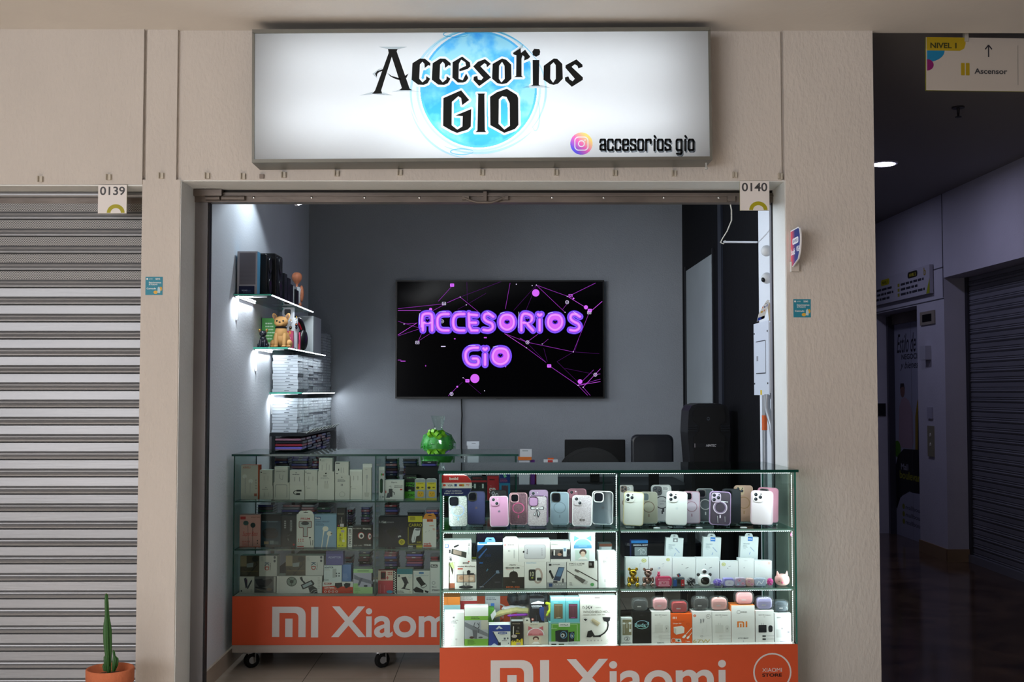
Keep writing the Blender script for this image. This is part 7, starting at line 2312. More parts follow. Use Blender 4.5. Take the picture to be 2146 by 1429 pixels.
def flatbox(w, dep, h, seed):
    """flat white carton with a lid seam and a small printed line; origin at the middle of its base"""
    key = (round(w, 4), round(dep, 4), round(h, 4), seed)
    if key in proto:
        return proto[key]
    mb = MB()
    mb.box(-w / 2, w / 2, 0, dep, 0.0006, h, boxw)
    mb.box(-w / 2 + .001, w / 2 - .001, .001, dep - .001, 0, .0006, '#2c3238')
    F = Frame((-w / 2, 0, 0), (1, 0, 0), (0, 0, 1), (0, -1, 0))
    A = Art(mb, F, (0, 0, 100, 100), w, h)
    xo = 48 + 7 * (seed % 3)
    A.lines(xo, 40, xo + 20, 62, 1, '#34383e', seed)
    A.R(0, 90, 100, 96, seam)
    F2 = Frame((w / 2, 0, 0), (0, 1, 0), (0, 0, 1), (1, 0, 0))
    A = Art(mb, F2, (0, 0, 100, 100), dep, h)
    A.R(0, 90, 100, 98, '#4c565e').R(12 + 6 * (seed % 3), 18, 70 + 5 * (seed % 3), 76, '#d4dce0').lines(22, 30, 70, 60, 2, '#8c969e', seed + 3)
    me = None
    o = mb.build('accessory_box')
    m = o.data
    bpy.data.objects.remove(o)
    proto[key] = m
    return m


SN = ['nearest', 'second', 'third', 'fourth', 'fifth', 'sixth', 'farthest']


def stack(X0, X1, yf, dep, z0, z1, h, seed, label, grp):
    rnd = random.Random(seed)
    w = X1 - X0
    z = z0
    k = 0
    while z + h < z1 + h * .3:
        me = flatbox(w - .008, dep - .004, h, k % 3)
        o = bpy.data.objects.new('accessory_box', me)
        COL.objects.link(o)
        # mesh origin sits at the middle of the box base
        o.location = ((X0 + X1) / 2 + rnd.uniform(-.003, .003), yf + dep / 2, z)
        o.rotation_euler = (0, 0, R(rnd.uniform(-.9, .9)))
        pos = 'lowest' if k == 0 else ('topmost' if z + 2 * h >= z1 + h * .3 else 'middle')
        tag(o, label % (pos, SN[seed % 100]), 'box', grp)
        z += h
        k += 1


y0s, y1s, z3 = SH[2]
z2 = SH[1][2]
Xa, Xb = XL + .012, xs_r - .018
depk = (YB - .02 - (y0s + .02)) / 7
lab_up = 'flat white box, %s in the %s stack on the lowest glass shelf'
for i in range(7):
    yf = y0s + .02 + i * depk
    ztop = z2 - .022 if yf < SH[1][1] - .05 else at(689, 698, yf).z
    stack(Xa, Xb - .004, yf, depk, z3 + .0005, ztop, .0182, 100 + i, lab_up, 'flat white boxes stacked on the lowest lit shelf')
# lower rack under the lit shelves
yl0 = y0s + .02
zl4 = atX(572, 909, XL + .02).z
zl4 = at(600, 907, yl0).z
rk = thing('wall_rack', 'dark low rack against the left wall behind the back counter', 'rack', (XL + .1, yl0, 0))
rkm = col('#1c2024', .5)
MB().box(XL + .004, xs_r + .012, yl0 - .005, YB - .012, zl4 - .02, zl4, rkm).build('rack_shelf', rk)
for zz in (.30, .62, .94):
    MB().box(XL + .014, xs_r + .012, yl0 - .005, YB - .012, zz, zz + .012, rkm).build('rack_shelf', rk)
for yy in (yl0 - .002, (yl0 + YB) / 2, YB - .045):
    MB().box(XL + .014, XL + .032, yy, yy + .02, .002, zl4 - .02, rkm).build('post', rk)
lab_lo = 'flat white box, %s in the %s stack on the dark wall rack'
for i in range(7):
    yf = yl0 + i * depk
    stack(Xa, Xb - (.0 if i else .004), yf, depk, zl4 + .0005, z3 - .03, .0182, 200 + i, lab_lo, 'flat white boxes stacked on the dark wall rack')
# open white lids poking out along the rack edge
for i in range(8):
    yy = yl0 + .06 + i * (YB - yl0 - .1) / 8
    F = Frame((xs_r + .014, yy, zl4 - .004), (0, 1, 0), Vector((.75, 0, .55)), None)
    MB().prism(F, [(0, 0), (.1, 0), (.09, .045), (.015, .045)], 0, .0012, '#c8d0d0').build('box_lid', None, 'small white carton flap on the dark rack edge, %s one from the front' % PN[i], 'carton flap', 'white carton flaps along the rack edge')
rnd = random.Random(9)
cc_ = ['#6c64c0', '#34344c', '#8c2c38', '#2c3c7c', '#a8a8b8', '#50303c', '#b8889c', '#20222a']
for i in range(6):
    yf = yl0 + .01 + i * .19
    zc = .952
    while zc < zl4 - .04:
        cj = rnd.randrange(len(cc_))
        mb = MB().box(XL + .022, xs_r + rnd.uniform(-.01, .004), yf, yf + .15, zc + .001, zc + .013, col(cc_[cj], .3))
        mb.build('phone_case', None, '%s bagged phone case in the %s pile on the dark wall rack' % (('violet', 'dark grey', 'red', 'blue', 'pale grey', 'plum', 'pink', 'black')[cj], SN[i]), 'phone case', 'phone cases piled on the dark wall rack')
        zc += .0165

# ---------------- television
crop(820, 570, 4.665)
YT = YB - .06
pa, pb = at(*ph(42, 1240), YT), at(*ph(2090, 82), YT)
pl2, pr2 = at(829, 700, YT).x, at(1266.5, 700, YT).x
zt_, zb_ = at(1048, 587, YT).z, at(1048, 835, YT).z
tv = thing('television', 'large wall-mounted television showing purple bubble letters on black', 'television', ((pl2 + pr2) / 2, YT, zb_))
F = Frame((pl2, YT, zb_), (1, 0, 0), (0, 0, 1), (0, -1, 0))
W, H = pr2 - pl2, zt_ - zb_
MB().fbox(F, 0, W, 0, H, -.045, -.002, '#08080a').build('housing', tv)
mb = MB()
for a0_, a1_, b0_, b1_ in ((0, W, 0, .012), (0, W, H - .010, H), (0, .010, .012, H - .010), (W - .010, W, .012, H - .010)):
    mb.fbox(F, a0_, a1_, b0_, b1_, -.002, .003, col('#0a0a0c', .3))
mb.build('bezel', tv)
MB().fbox(F, W * .48, W * .51, -.004, .002, -.01, .002, '#404044').build('brand_tab', tv)
mb = MB()
scr = col('#030306', .12, 0, 'screen_glass')
scr.node_tree.nodes['Principled BSDF'].inputs['Specular IOR Level'].default_value = .15
mb.add([F.p(.01, .012, 0), F.p(W - .01, .012, 0), F.p(W - .01, H - .01, 0), F.p(.01, H - .01, 0)], [(0, 1, 2, 3)], scr)
A = Art(mb, F, (42, 82, 2090, 1240), W, H, 0.0002, 0.00006)
dimp, midp, brt = glow('#4a1460', .9), glow('#8c30a8', 1.0), glow('#c050dc', 1.0)
wht, pnk, vio, blu = glow('#e8dcff', 1.0), glow('#d868f8', 1.0), glow('#8848f0', 1.0), glow('#5230d8', 1.0)
LN = [((590, 145), (460, 290), 4, midp), ((65, 362), (515, 315), 4, midp), ((65, 380), (290, 380), 4, brt), ((675, 248), (545, 305), 5, midp), ((675, 248), (1080, 95), 4, dimp), ((675, 248), (850, 390), 4, midp), ((515, 325), (400, 385), 4, midp), ((735, 325), (930, 210), 3, dimp), ((650, 370), (735, 325), 3, dimp), ((1165, 110), (1118, 365), 4, midp), ((740, 100), (745, 290), 3, dimp),
      ((1423, 130), (1730, 240), 4, midp), ((1423, 130), (1705, 398), 4, midp), ((1423, 130), (1200, 380), 3, dimp), ((1423, 130), (1320, 380), 3, dimp), ((1760, 230), (2005, 110), 5, midp), ((1730, 242), (1900, 345), 4, brt), ((2070, 290), (1960, 385), 5, brt), ((1720, 320), (1680, 370), 3, midp), ((1942, 400), (1785, 785), 4, midp), ((1880, 530), (1800, 780), 3, dimp),
      ((65, 620), (255, 500), 4, brt), ((65, 630), (290, 555), 3, midp), ((125, 513), (250, 505), 4, midp), ((65, 485), (270, 550), 3, midp), ((265, 680), (300, 600), 4, midp), ((265, 680), (390, 600), 3, midp), ((1110, 605), (1325, 745), 4, brt), ((1110, 605), (1330, 690), 4, midp), ((1330, 690), (1440, 610), 5, midp), ((1330, 690), (1785, 785), 4, midp), ((1785, 785), (2040, 802), 3, dimp), ((1325, 745), (1520, 890), 4, midp),
      ((1335, 700), (1520, 890), 3, dimp), ((1480, 710), (1540, 660), 3, midp), ((1495, 750), (1530, 880), 3, dimp), ((1548, 920), (1830, 1112), 5, midp), ((1625, 880), (1880, 1130), 3, dimp), ((1625, 880), (1785, 785), 3, dimp), ((1830, 1112), (2050, 1050), 4, midp), ((1830, 1112), (2050, 1075), 4, brt), ((1830, 1112), (1985, 960), 4, midp), ((1880, 1130), (2050, 950), 4, brt), ((1880, 1130), (1950, 1210), 4, midp), ((1830, 1112), (1925, 1210), 4, midp),
      ((2000, 1005), (2048, 1000), 4, brt), ((2000, 1005), (1700, 945), 3, dimp), ((745, 1065), (705, 1038), 3, midp), ((745, 1080), (880, 1195), 3, dimp), ((560, 1215), (650, 1125), 4, midp), ((650, 1125), (700, 1080), 3, dimp), ((1260, 650), (1330, 690), 5, midp), ((65, 865), (98, 865), 4, brt)]
for a_, b_, w_, m_ in LN:
    A.c = 0.0003
    A.L([a_, b_], w_, m_)
A.c = 0.0004
for x, y, r in ((1417, 207, 36), (1910, 348, 20), (820, 1045, 44), (1850, 1075, 23), (385, 370, 16), (1788, 262, 9), (1120, 928, 7), (648, 1125, 9)):
    A.E(x, y, r, r, pnk)
for x, y in ((675, 248), (735, 325), (1226, 122), (1382, 135), (1423, 130), (1726, 240), (125, 513), (1705, 398), (1325, 745), (1480, 708), (1785, 785), (1830, 1112), (1880, 1132), (705, 1038), (915, 1165)):
    A.c = 0.0005
    A.E(x, y, 5, 5, wht, 8)


def mail(x, y, m, fill=None):
    A.c = 0.0005
    if fill:
        A.RR(x - 20, y - 16, x + 20, y + 16, 6, fill)
        A.L([(x - 9, y - 6), (x, y + 2), (x + 9, y - 6)], 3, blu)
    else:
        A.L([(x - 17, y - 13), (x + 17, y - 13), (x + 17, y + 13), (x - 17, y + 13), (x - 17, y - 13)], 4, m)
        A.L([(x - 11, y - 3), (x, y + 6), (x + 11, y - 3)], 4, m)


for x, y in ((516, 312), (256, 694), (1759, 234), (1942, 400)):
    mail(x, y, wht if x != 1759 else pnk)
for x, y in ((595, 131), (1548, 922), (747, 1067), (1948, 380)):
    mail(x, y, None, pnk)
for x, y in ((1725, 298), (1335, 692), (2000, 1008), (592, 1195), (497, 486)):
    A.c = 0.0005
    A.O(x, y, 16, 16, 4, wht, 16)
    A.L([(x - 6, y - 4), (x + 7, y - 4)], 4, wht).L([(x - 6, y + 5), (x + 5, y + 5)], 4, wht)
for x0, y0_, x1, y1_ in ((488, 728, 532, 736), (615, 652, 630, 662), (908, 640, 936, 652), (93, 872, 140, 880)):
    A.R(x0, y0_, x1, y1_, brt if x0 != 488 else wht)
A.L([(331, 921), (345, 921)], 3, brt).L([(338, 913), (338, 930)], 3, brt)
# bubble letters: stroke skeletons
BL = [[[(300, 540), (300, 430), (330, 410), (390, 410), (400, 440), (400, 575)], [(300, 500), (400, 500)], [(310, 500), (310, 575)]],
      [[(560, 415), (490, 415), (455, 445), (450, 500), (460, 550), (490, 575), (560, 575)]],
      [[(715, 415), (645, 415), (612, 445), (605, 500), (615, 550), (645, 575), (715, 575)]],
      [[(760, 410), (765, 575), (845, 575)], [(765, 500), (830, 500)], [(765, 420), (840, 425)]],
      [[(1000, 440), (960, 410), (915, 415), (905, 460), (940, 490), (990, 505), (1000, 550), (960, 578), (905, 570)]],
      [[(1135, 420), (1090, 430), (1065, 480), (1075, 540), (1135, 575), (1195, 540), (1205, 480), (1180, 430), (1135, 420)]],
      [[(1275, 575), (1275, 415), (1340, 410), (1385, 440), (1375, 485), (1320, 500), (1390, 575)], [(1290, 500), (1330, 500)]],
      [[(1455, 470), (1455, 575)], [(1440, 418), (1455, 432), (1472, 418)]],
      [[(1610, 420), (1560, 430), (1535, 480), (1545, 540), (1605, 578), (1665, 540), (1680, 480), (1655, 430), (1610, 420)], ],
      [[(1850, 440), (1810, 412), (1765, 418), (1755, 460), (1790, 490), (1840, 510), (1848, 555), (1805, 580), (1755, 570)]],
      [[(850, 745), (780, 745), (735, 775), (725, 830), (745, 890), (790, 915), (855, 912), (855, 850), (800, 850)]],
      [[(920, 810), (920, 910)], [(905, 752), (920, 768), (935, 752)]],
      [[(1072, 750), (1020, 760), (992, 820), (1005, 880), (1070, 912), (1135, 880), (1152, 820), (1130, 762), (1072, 750)], ]]


def chaikin(P, n=2):
    for _ in range(n):
        if len(P) < 3:
            return P
        cl = P[0] == P[-1]
        Q = [] if cl else [P[0]]
        for (xa_, ya_), (xb_, yb_) in zip(P[:-1], P[1:]):
            Q += [(xa_ * .75 + xb_ * .25, ya_ * .75 + yb_ * .25), (xa_ * .25 + xb_ * .75, ya_ * .25 + yb_ * .75)]
        Q.append(Q[0] if cl else P[-1])
        P = Q
    return P


for w_, m_, c_ in ((72, blu, .0008), (66, glow('#7040f0', 1.0), .0010), (56, glow('#c0a0ff', 1.0), .0012), (52, glow('#7a44ee', 1.0), .0014), (32, pnk, .0016), (14, glow('#ee9cff', 1.0), .0017)):
    for Lt in BL:
        for S_ in Lt:
            A.c = c_
            A.L(chaikin(S_, 1 if len(S_) < 6 and S_[0] != S_[-1] else 2), w_, m_, True)
    for ox, oy in ((1135, 497), (1607, 498), (1071, 830)):
        if w_ > 14:
            A.c = c_
            A.E(ox, oy, 66, 70, m_, 26)
for S_ in [s for Lt in BL for s in Lt]:
    A.c = .0018
    A.L([(x - 24, y - 22) for x, y in S_[:2]], 4, wht) if len(S_) > 4 else None
for x, y in ((355, 478), (1135, 492), (1335, 473), (1607, 492), (1070, 820)):
    A.c = .0020
    A.E(x, y, 30, 24, glow('#6a38e0', 1.0), 14)
    A.c = .0021
    A.poly([(x - 20, y - 12), (x - 8, y - 14), (x, y - 6), (x + 8, y - 14), (x + 20, y - 12), (x + 18, y + 4), (x, y + 18), (x - 18, y + 4)], glow('#120828', 1.0))
mb.build('screen', tv)
cp = [at(967, y, YB - .02) for y in (836, 870, 900, 960)]
cp[1].x += .004
MB().tube(cp, .005, black, 8).build('power_cable', tv)

# ---------------- desk, monitor, chair back, speaker, bits at the back
YD = 7.30
zd_ = 0.78
dk = thing('desk', 'dark low work desk at the back wall, behind the counters', 'desk', (.45, YD, 0))
MB().box(-.42, 1.16, YD, YB - .02, zd_ - .03, zd_, col('#3c3e44', .4)).build('desk_top', dk)
for x in (-.40, .35, 1.11):
    for y in (YD + .03, YB - .08):
        MB().box(x, x + .04, y, y + .04, .002, zd_ - .03, col('#1c1d22', .5)).build('leg', dk)
MB().box(-.40, 1.15, YB - .06, YB - .045, .35, zd_ - .03, col('#7c8086', .5)).build('modesty_panel', dk)
Ym = 7.45
crop(860, 840, 3.577)
q0, q1 = at(1183.5, 968, Ym), at(1310.5, 921, Ym)
mo = thing('monitor', 'black flat monitor seen from behind with an arched ridge, under the television', 'monitor', ((q0.x + q1.x) / 2, Ym, zd_))
zmb = zd_ + .06
Fm = Frame((q0.x, Ym, zmb), (1, 0, 0), (0, 0, 1), (0, -1, 0))
Wm, Hm = q1.x - q0.x, q1.z - zmb
MB().rbox(Fm, 0, Wm, 0, Hm, -.02, 0, .008, col('#0c0c0e', .4), 4, .002).build('back_shell', mo)
ar = MB()
for r, hgt in ((.19, .012), (.165, .02)):
    pp = [(Wm * .42 + r * math.cos(R(a)) * 1.1, max(.001, Hm * .78 * (r / .19) * math.sin(R(a)))) for a in range(0, 181, 10)]
    ar.prism(Fm, pp, 0, hgt, col('#0d0e12', .35))
ar.build('arched_ridge', mo)
MB().box((q0.x + q1.x) / 2 - .03, (q0.x + q1.x) / 2 + .03, Ym + .02, Ym + .04, zd_ + .006, zmb + .08, black).box((q0.x + q1.x) / 2 - .11, (q0.x + q1.x) / 2 + .11, Ym - .04, Ym + .10, zd_, zd_ + .008, black).build('monitor_stand', mo)
# office chair, only the back rises over the counter
Yc = 6.92
q0, q1 = at(1324.5, 968, Yc), at(1412, 911, Yc)
ch = thing('office_chair', 'black padded office chair back rising behind the lit counter', 'chair', ((q0.x + q1.x) / 2, Yc, 0))
lea = col('#10131b', .38)
Fc_ = Frame((q0.x, Yc, q1.z - .42), (1, 0, 0), (0, 0, 1), (0, -1, 0))
MB().rbox(Fc_, 0, q1.x - q0.x, .22, .42, -.06, 0, .035, lea, 5, .012).build('headrest', ch)
xm_ = (q0.x + q1.x) / 2
MB().box(xm_ - .03, xm_ + .03, Yc - .04, Yc - .02, .5, q1.z - .18, black).build('back_bar', ch)
MB().rbox(Frame((xm_ - .22, Yc, .45), (1, 0, 0), (0, 1, 0), (0, 0, 1)), 0, .44, -.48, .0, -.02, .08, .06, lea, 5, .02).build('seat', ch)
MB().tube([(xm_, Yc - .24, .1), (xm_, Yc - .24, .43)], .025, black, 12).build('gas_column', ch)
for k in range(5):
    a = R(72 * k + 15)
    e = Vector((xm_ + .28 * math.cos(a), Yc - .24 + .28 * math.sin(a), .07))
    MB().tube([(xm_, Yc - .24, .11), e], .018, black, 8).build('foot_arm', ch)
    MB().lathe(e + Vector((0, -.01, -.035)), [(.03, 0), (.03, .02)], rubber, 12, axis=(0, 1, 0)).build('caster', ch)

# party speaker
Yk = 6.12
crop(1240, 850, 4.877)
xa, xb = at(1441.5, 930, Yk).x, at(1531, 930, Yk).x
ztp = at(1490, 845.5, Yk).z
xb = min(xb, XR - .022)
sp = thing('party_speaker', 'tall black portable loudspeaker with notched handles, standing by the black wall', 'speaker', ((xa + xb) / 2, Yk, 0))
Ws = xb - xa
zb0 = 0.75
stl = MB()
for sx in (-1, 1):
    stl.box((xa + xb) / 2 + sx * .08 - .012, (xa + xb) / 2 + sx * .08 + .012, Yk + .06, Yk + .18, .004, zb0, black)
Fk = Frame((xa, Yk, zb0), (1, 0, 0), (0, 0, 1), (0, -1, 0))
Hk = ztp - zb0
out = [(Ws * .12, 0), (Ws * .88, 0), (Ws * .95, Hk * .45), (Ws, Hk * .72), (Ws * .99, Hk * .82), (Ws * .97, Hk * .93), (Ws * .9, Hk * .98), (Ws * .75, Hk), (Ws * .25, Hk), (Ws * .1, Hk * .98), (Ws * .03, Hk * .93), (Ws * .01, Hk * .82), (0, Hk * .72), (Ws * .05, Hk * .45)]
MB().prism(Fk, out, -.26, 0, col('#0e0f13', .4)).build('cabinet', sp)
g = MB()
gi = [(Ws * .2, .0), (Ws * .8, .0), (Ws * .87, Hk * .68), (Ws * .74, Hk * .74), (Ws * .74, Hk * .79), (Ws * .88, Hk * .84), (Ws * .88, Hk * .92), (Ws * .8, Hk * .965), (Ws * .2, Hk * .965), (Ws * .12, Hk * .92), (Ws * .12, Hk * .84), (Ws * .27, Hk * .79), (Ws * .27, Hk * .74), (Ws * .13, Hk * .68)]
g.prism(Fk, gi, 0, .006, col('#08080a', .55))
A = Art(g, Fk, (0, 100, 100, 0), Ws, Hk, .0065)
A.rect = (0, 0, 100, 100)
A.R(17, 38, 84, 41.5, '#101014').T(42, 38.8, 66, 41, 'HIMTEC', '#b8b8bc', .03, shear=.3).R(15, 38, 17, 41.8, '#8c8488')
A.O(48, 14.5, 3.4, 1.2, 1.0, '#3c4048')
A.L([(48, 58), (50, 55.8), (55, 55.8), (57, 58)], .8, '#c8c8cc')
g.build('grille', sp)
for s in (0, 1):
    hn = MB()
    for k in range(3):
        x_ = Ws * (.02 if s == 0 else .78)
        hn.fbox(Fk, x_, x_ + Ws * .2, Hk * (.735 + .022 * k), Hk * (.747 + .022 * k), -.01, .008, col('#15171c', .4))
    hn.build('handle', sp)
stl.build('speaker_legs', sp)

# gift basket with a bow
Yg = 7.0
ZT = 0.90
crop(860, 840, 3.577)
gz = at(918, 955, Yg).z
gb_ = thing('gift_basket', 'green tissue gift wrapped in clear film with a lime ribbon bow', 'gift', (at(918, 950, Yg).x, Yg, ZT))
gc = at(918, 940, Yg)
Rg = at(953, 940, Yg).x - gc.x
# carries on a small side table
tb_ = thing('side_table', 'small dark side table behind the back counter, carrying the green gift', 'table', (gc.x, Yg, 0))
MB().box(gc.x - .32, gc.x + .32, Yg - .16, Yg + .17, ZT - .02, ZT, col('#4c4a4c', .5)).build('table_top', tb_)
for sx in (-.29, .27):
    for sy in (-.14, .13):
        MB().box(gc.x + sx, gc.x + sx + .02, Yg + sy, Yg + sy + .02, .002, ZT - .02, black).build('leg', tb_)
fm = MB()
rnd = random.Random(4)
grn = [col('#3cb43c', .35), col('#2c9030', .35), col('#5cd050', .3)]
hz = at(918, 915, Yg).z
Hg = hz - ZT + .012
fm.ell((gc.x, Yg, ZT + Hg * .56), Rg * .93, Rg * .8, Hg * .555, grn[0], .85, 20, 12)
for k in range(160):
    th, p2 = rnd.uniform(0, 6.28), rnd.uniform(-1.2, 1.4)
    c_ = Vector((gc.x + Rg * .93 * math.cos(p2) * math.cos(th), Yg + Rg * .8 * math.cos(p2) * math.sin(th), ZT + Hg * .56 + Hg * .54 * math.sin(p2)))
    r_v = Matrix.Rotation(rnd.uniform(0, 3), 3, 'Z') @ Matrix.Rotation(rnd.uniform(0, 3), 3, 'X')
    fm.ell(c_, .016, .003, .008, grn[k % 3], 1, 5, 3, r_v)
fm.build('green_tissue', gb_)
wr = MB()
rings = []
for hgt, rg_ in ((0.002, .9), (.35, 1.02), (.75, 1.02), (1.0, .8), (1.12, .3), (1.2, .22), (1.4, .35), (1.55, .42)):
    rings.append([Vector((gc.x + Rg * rg_ * (1 + .09 * math.cos(k * 2.7 + hgt * 5)) * math.cos(R(k * 15)), Yg + Rg * .85 * rg_ * (1 + .09 * math.sin(k * 3.1)) * math.sin(R(k * 15)), ZT + Hg * hgt * (1 if hgt < 1.7 else 1 + .06 * math.sin(k * 2)))) for k in range(24)])
vs = [v for rg_ in rings for v in rg_]
fs = [(i * 24 + k, i * 24 + (k + 1) % 24, (i + 1) * 24 + (k + 1) % 24, (i + 1) * 24 + k) for i in range(len(rings) - 1) for k in range(24)]
wr.add(vs, fs, clear('#f4fcf8', .8, .05, .01))
wr.build('clear_film', gb_)
bw = MB()
lime = col('#7cc828', .35)
bz = at(912, 917, Yg).z
for k in range(14):
    a = 2.4 * k
    el = .2 + .8 * ((k * 37) % 10) / 10
    dv = Vector((math.cos(a) * math.cos(el), math.sin(a) * math.cos(el) * .7 - .15, math.sin(el)))
    n2 = dv.orthogonal().normalized()
    L_ = .066
    loop = []
    for j in range(9):
        t = j / 8 * math.pi * 2
        loop.append(Vector((gc.x - .008, Yg - .03, bz)) + dv * (L_ * (1 - math.cos(t)) / 2) + n2 * (math.sin(t) * .02))
    sd = dv.cross(n2) * .012
    vs = []
    for pv in loop:
        vs += [pv - sd, pv + sd]
    bw.add(vs, [(2 * j, 2 * j + 1, 2 * j + 3, 2 * j + 2) for j in range(8)], lime)
bw.build('bow', gb_)

# little boxes on the side table and desk
CTB = Flat(6.92)
crop(860, 840, 3.577, CTB)
z_t = ZT + .0005
t = pbox('charger_box', 'white box carried under another beside the green gift', (428, 335, 512, 500), 0, .05, '#c4ccd4', None, z_t, top='#98a8b0')
pbox('charger_box', 'small white box with a dark mark, topmost beside the green gift', (422, 305, 515, 335), 0, .05, '#ccd4dc', many(s_([(460, 317), (490, 317)], 3, '#404850')), t)
CTD = Flat(7.34)
crop(860, 840, 3.577, CTD)
t = pbox('charger_box', 'white box at the bottom of the small pile on the desk', (815, 443, 892, 560), 0, .05, '#c4c8d0', None, zd_ + .0005)
t = pbox('charger_box', 'orange box between two white ones on the desk', (808, 420, 908, 443), -.005, .06, '#d07030', None, t)
pbox('charger_box', 'white box on top of the orange one on the desk', (822, 362, 910, 420), 0, .05, '#c8ccd0', many(l_(840, 370, 900, 378, 1, '#8c9498')), t)
pbox('charger_box', 'small purple box beside the orange one on the desk', (900, 443, 932, 560), 0.01, .04, '#5c2c7c', None, zd_ + .0005)
t = pbox('charger_box', 'white box with a red tag left of the monitor', (1000, 440, 1105, 560), 0, .05, '#ccd0d4', many(rr_(1030, 442, 1068, 453, 3, '#b83c38')), zd_ + .0005)
pbox('charger_box', 'tiny orange lid on the white box left of the monitor', (1030, 428, 1074, 440), .01, .02, '#d8602c', None, t)

pbox('cable_box', 'white narrow box standing on the desk, seen through the lit counter top shelf', (945, 528, 1000, 640), .02, .05, '#c4c8cc', None, zd_ + .0005)
gp = at(1122, 1024, 7.42)
MB().lathe((gp.x, 7.42, zd_), [(.03, 0), (.034, .01), (.034, .04), (.02, .05), (.02, .058), (.026, .066), (.018, .074), (.001, .076)], '#c84878', 16).build('pink_bottle', None, 'pink rounded bottle on the desk, seen through the lit counter', 'bottle')
gp = at(1146, 1005, 7.5)
MB().ell((gp.x, 7.5, zd_ + .036), .045, .04, .036, col('#b8bcc0', .2, .9), .8, 9, 6).build('foil_bundle', None, 'crumpled silver foil bundle standing on the desk, seen through the lit counter', 'bundle')
# goods in the right end of the back counter, seen through the lit counter
crop(910, 960, 5.103, BC)
zq = BC.s1 + .0005
pbox('gaming_box', 'dark box with a red band in the right end of the back counter, upper shelf', (392, 200, 562, 460), .08, .06, '#1c1a20', many(r_(392, 240, 562, 262, '#a82430'), l_(410, 205, 540, 225, 2, '#8c2430'), r_(425, 280, 445, 330, '#c8c8cc'), r_(510, 280, 530, 330, '#c8c8cc')), zq)
pbox('headset_box', 'red box with white capital letters in the right end of the back counter', (568, 195, 690, 460), .08, .06, '#b02430', many(l_(590, 225, 670, 240, 1, '#401018'), t_(588, 325, 668, 390, 'SR', '#d8c8cc', .05)), zq)
pbox('cable_box', 'blue over teal box beside the red one in the back counter', (696, 170, 812, 460), .08, .05, '#2c7ca8', many(r_(696, 170, 812, 272, '#1c2c78'), p_([(735, 175), (760, 170), (775, 200), (750, 212)], '#8cc0a0'), l_(705, 222, 800, 262, 3, '#a85070'), r_(720, 300, 790, 450, '#5c3848')), zq)
zq = BC.s2 + .0005
pbox('cable_box', 'white box with two black plugs, back counter middle shelf, behind the lit counter', (195, 760, 445, 1500), .08, .05, '#b8babc', many(s_([(360, 800), (360, 880)], 14, '#202024'), s_([(405, 800), (405, 880)], 14, '#202024'), o_(265, 860, 25, 16, 6, '#606468'), l_(205, 900, 300, 960, 3, '#8c8c90')), zq)
pbox('adapter_box', 'dark purple box in the back counter middle shelf, behind the tall blue-black box', (455, 780, 735, 1500), .08, .06, '#3c2450', many(l_(480, 800, 700, 830, 2, '#6c5484')), zq)

# ---------------- shop ceiling lamps
cl = thing('tube_lamp', 'slim lit tube lamp hanging under the shop ceiling behind the raised shutter', 'lamp', (-1.1, 6.4, 2.45))
e0 = at(620, 426.5, 5.35)
e1 = Vector((-.70, 5.135, e0.z + .004))
MB().tube([e0, e0.lerp(e1, .05)], .012, '#d8dce8', 10).build('end_cap', cl)
MB().tube([e0.lerp(e1, .05), e1], .008, glow('#f0f4ff', 7.0), 10).build('glow_tube', cl)
MB().tube([e0 + Vector((0, 0, .012)), Vector((e0.x, e0.y, ZR))], .003, '#c8ccd4', 6).build('hanger', cl)
MB().tube([e1 + Vector((0, 0, .008)), Vector((e1.x, e1.y, ZR))], .003, '#c8ccd4', 6).build('hanger', cl)
# spotlight washing the left wall
sl = thing('spotlight', 'small spotlight under the shop ceiling washing the left wall above the shelves', 'lamp', (-1.10, 6.08, 2.72))
spz = 2.60
MB().lathe((-1.10, 6.08, spz), [(.035, 0), (.04, .06), (.03, .1), (.008, .12), (.008, ZR - spz)], '#d8d8dc', 16).build('lamp_housing', sl)
d = bpy.data.lights.new('spot_light', 'SPOT')
d.energy = 13
d.spot_size = R(126)
d.spot_blend = .25
d.shadow_soft_size = .02
d.color = (.80, .92, 1.0)
lo = bpy.data.objects.new('spot_light', d)
COL.objects.link(lo)
lo.location = (-1.10, 6.08, spz - .02)
lo.rotation_euler = (R(-2), R(6), 0)
area('tube_lamp_light', (-.93, 5.30, e0.z + .01), (1.2, 5.45, 1.9), .3, .05, 24, (.80, .90, 1.0), 140)
area('shop_fill_light', (.2, 6.3, ZR - .02), (.2, 6.6, 0), 1.2, .3, 2.5, (.85, .92, 1.0))  # added unseen fill light to brighten the back wall

# ---------------- right side wall: electrical panel, conduits, cameras, arm
xp = XR - .042
pf0, pf1 = atX(1610, 700, xp), atX(1579, 700, xp)
yn, yf_ = pf0.y, pf1.y
ztp, zbp = atX(1595, 675, xp).z, atX(1595, 828, xp).z
ep = thing('electrical_panel', 'light grey electrical panel box with a small door on the right side wall', 'electrical panel', (XR, (yn + yf_) / 2, zbp))
MB().box(xp + .006, XR, yn, yf_ - .01, zbp + .01, ztp - .01, col('#b8b8bc', .4)).build('cabinet', ep)
mb = MB()
Fp = Frame((xp + .006, yf_, zbp), (0, -1, 0), (0, 0, 1), (-1, 0, 0))
Lp, Hp = yf_ - yn, ztp - zbp
mb.fbox(Fp, 0, Lp, 0, Hp, 0, .005, col('#ccd4e0', .4))
mb.build('cover', ep)
dr = MB().fbox(Fp, Lp * .18, Lp * .82, Hp * .30, Hp * .74, .005, .007, col('#ccd4e0', .4))
A = Art(dr, Fp, (0, 0, 100, 100), Lp, Hp, .0072)
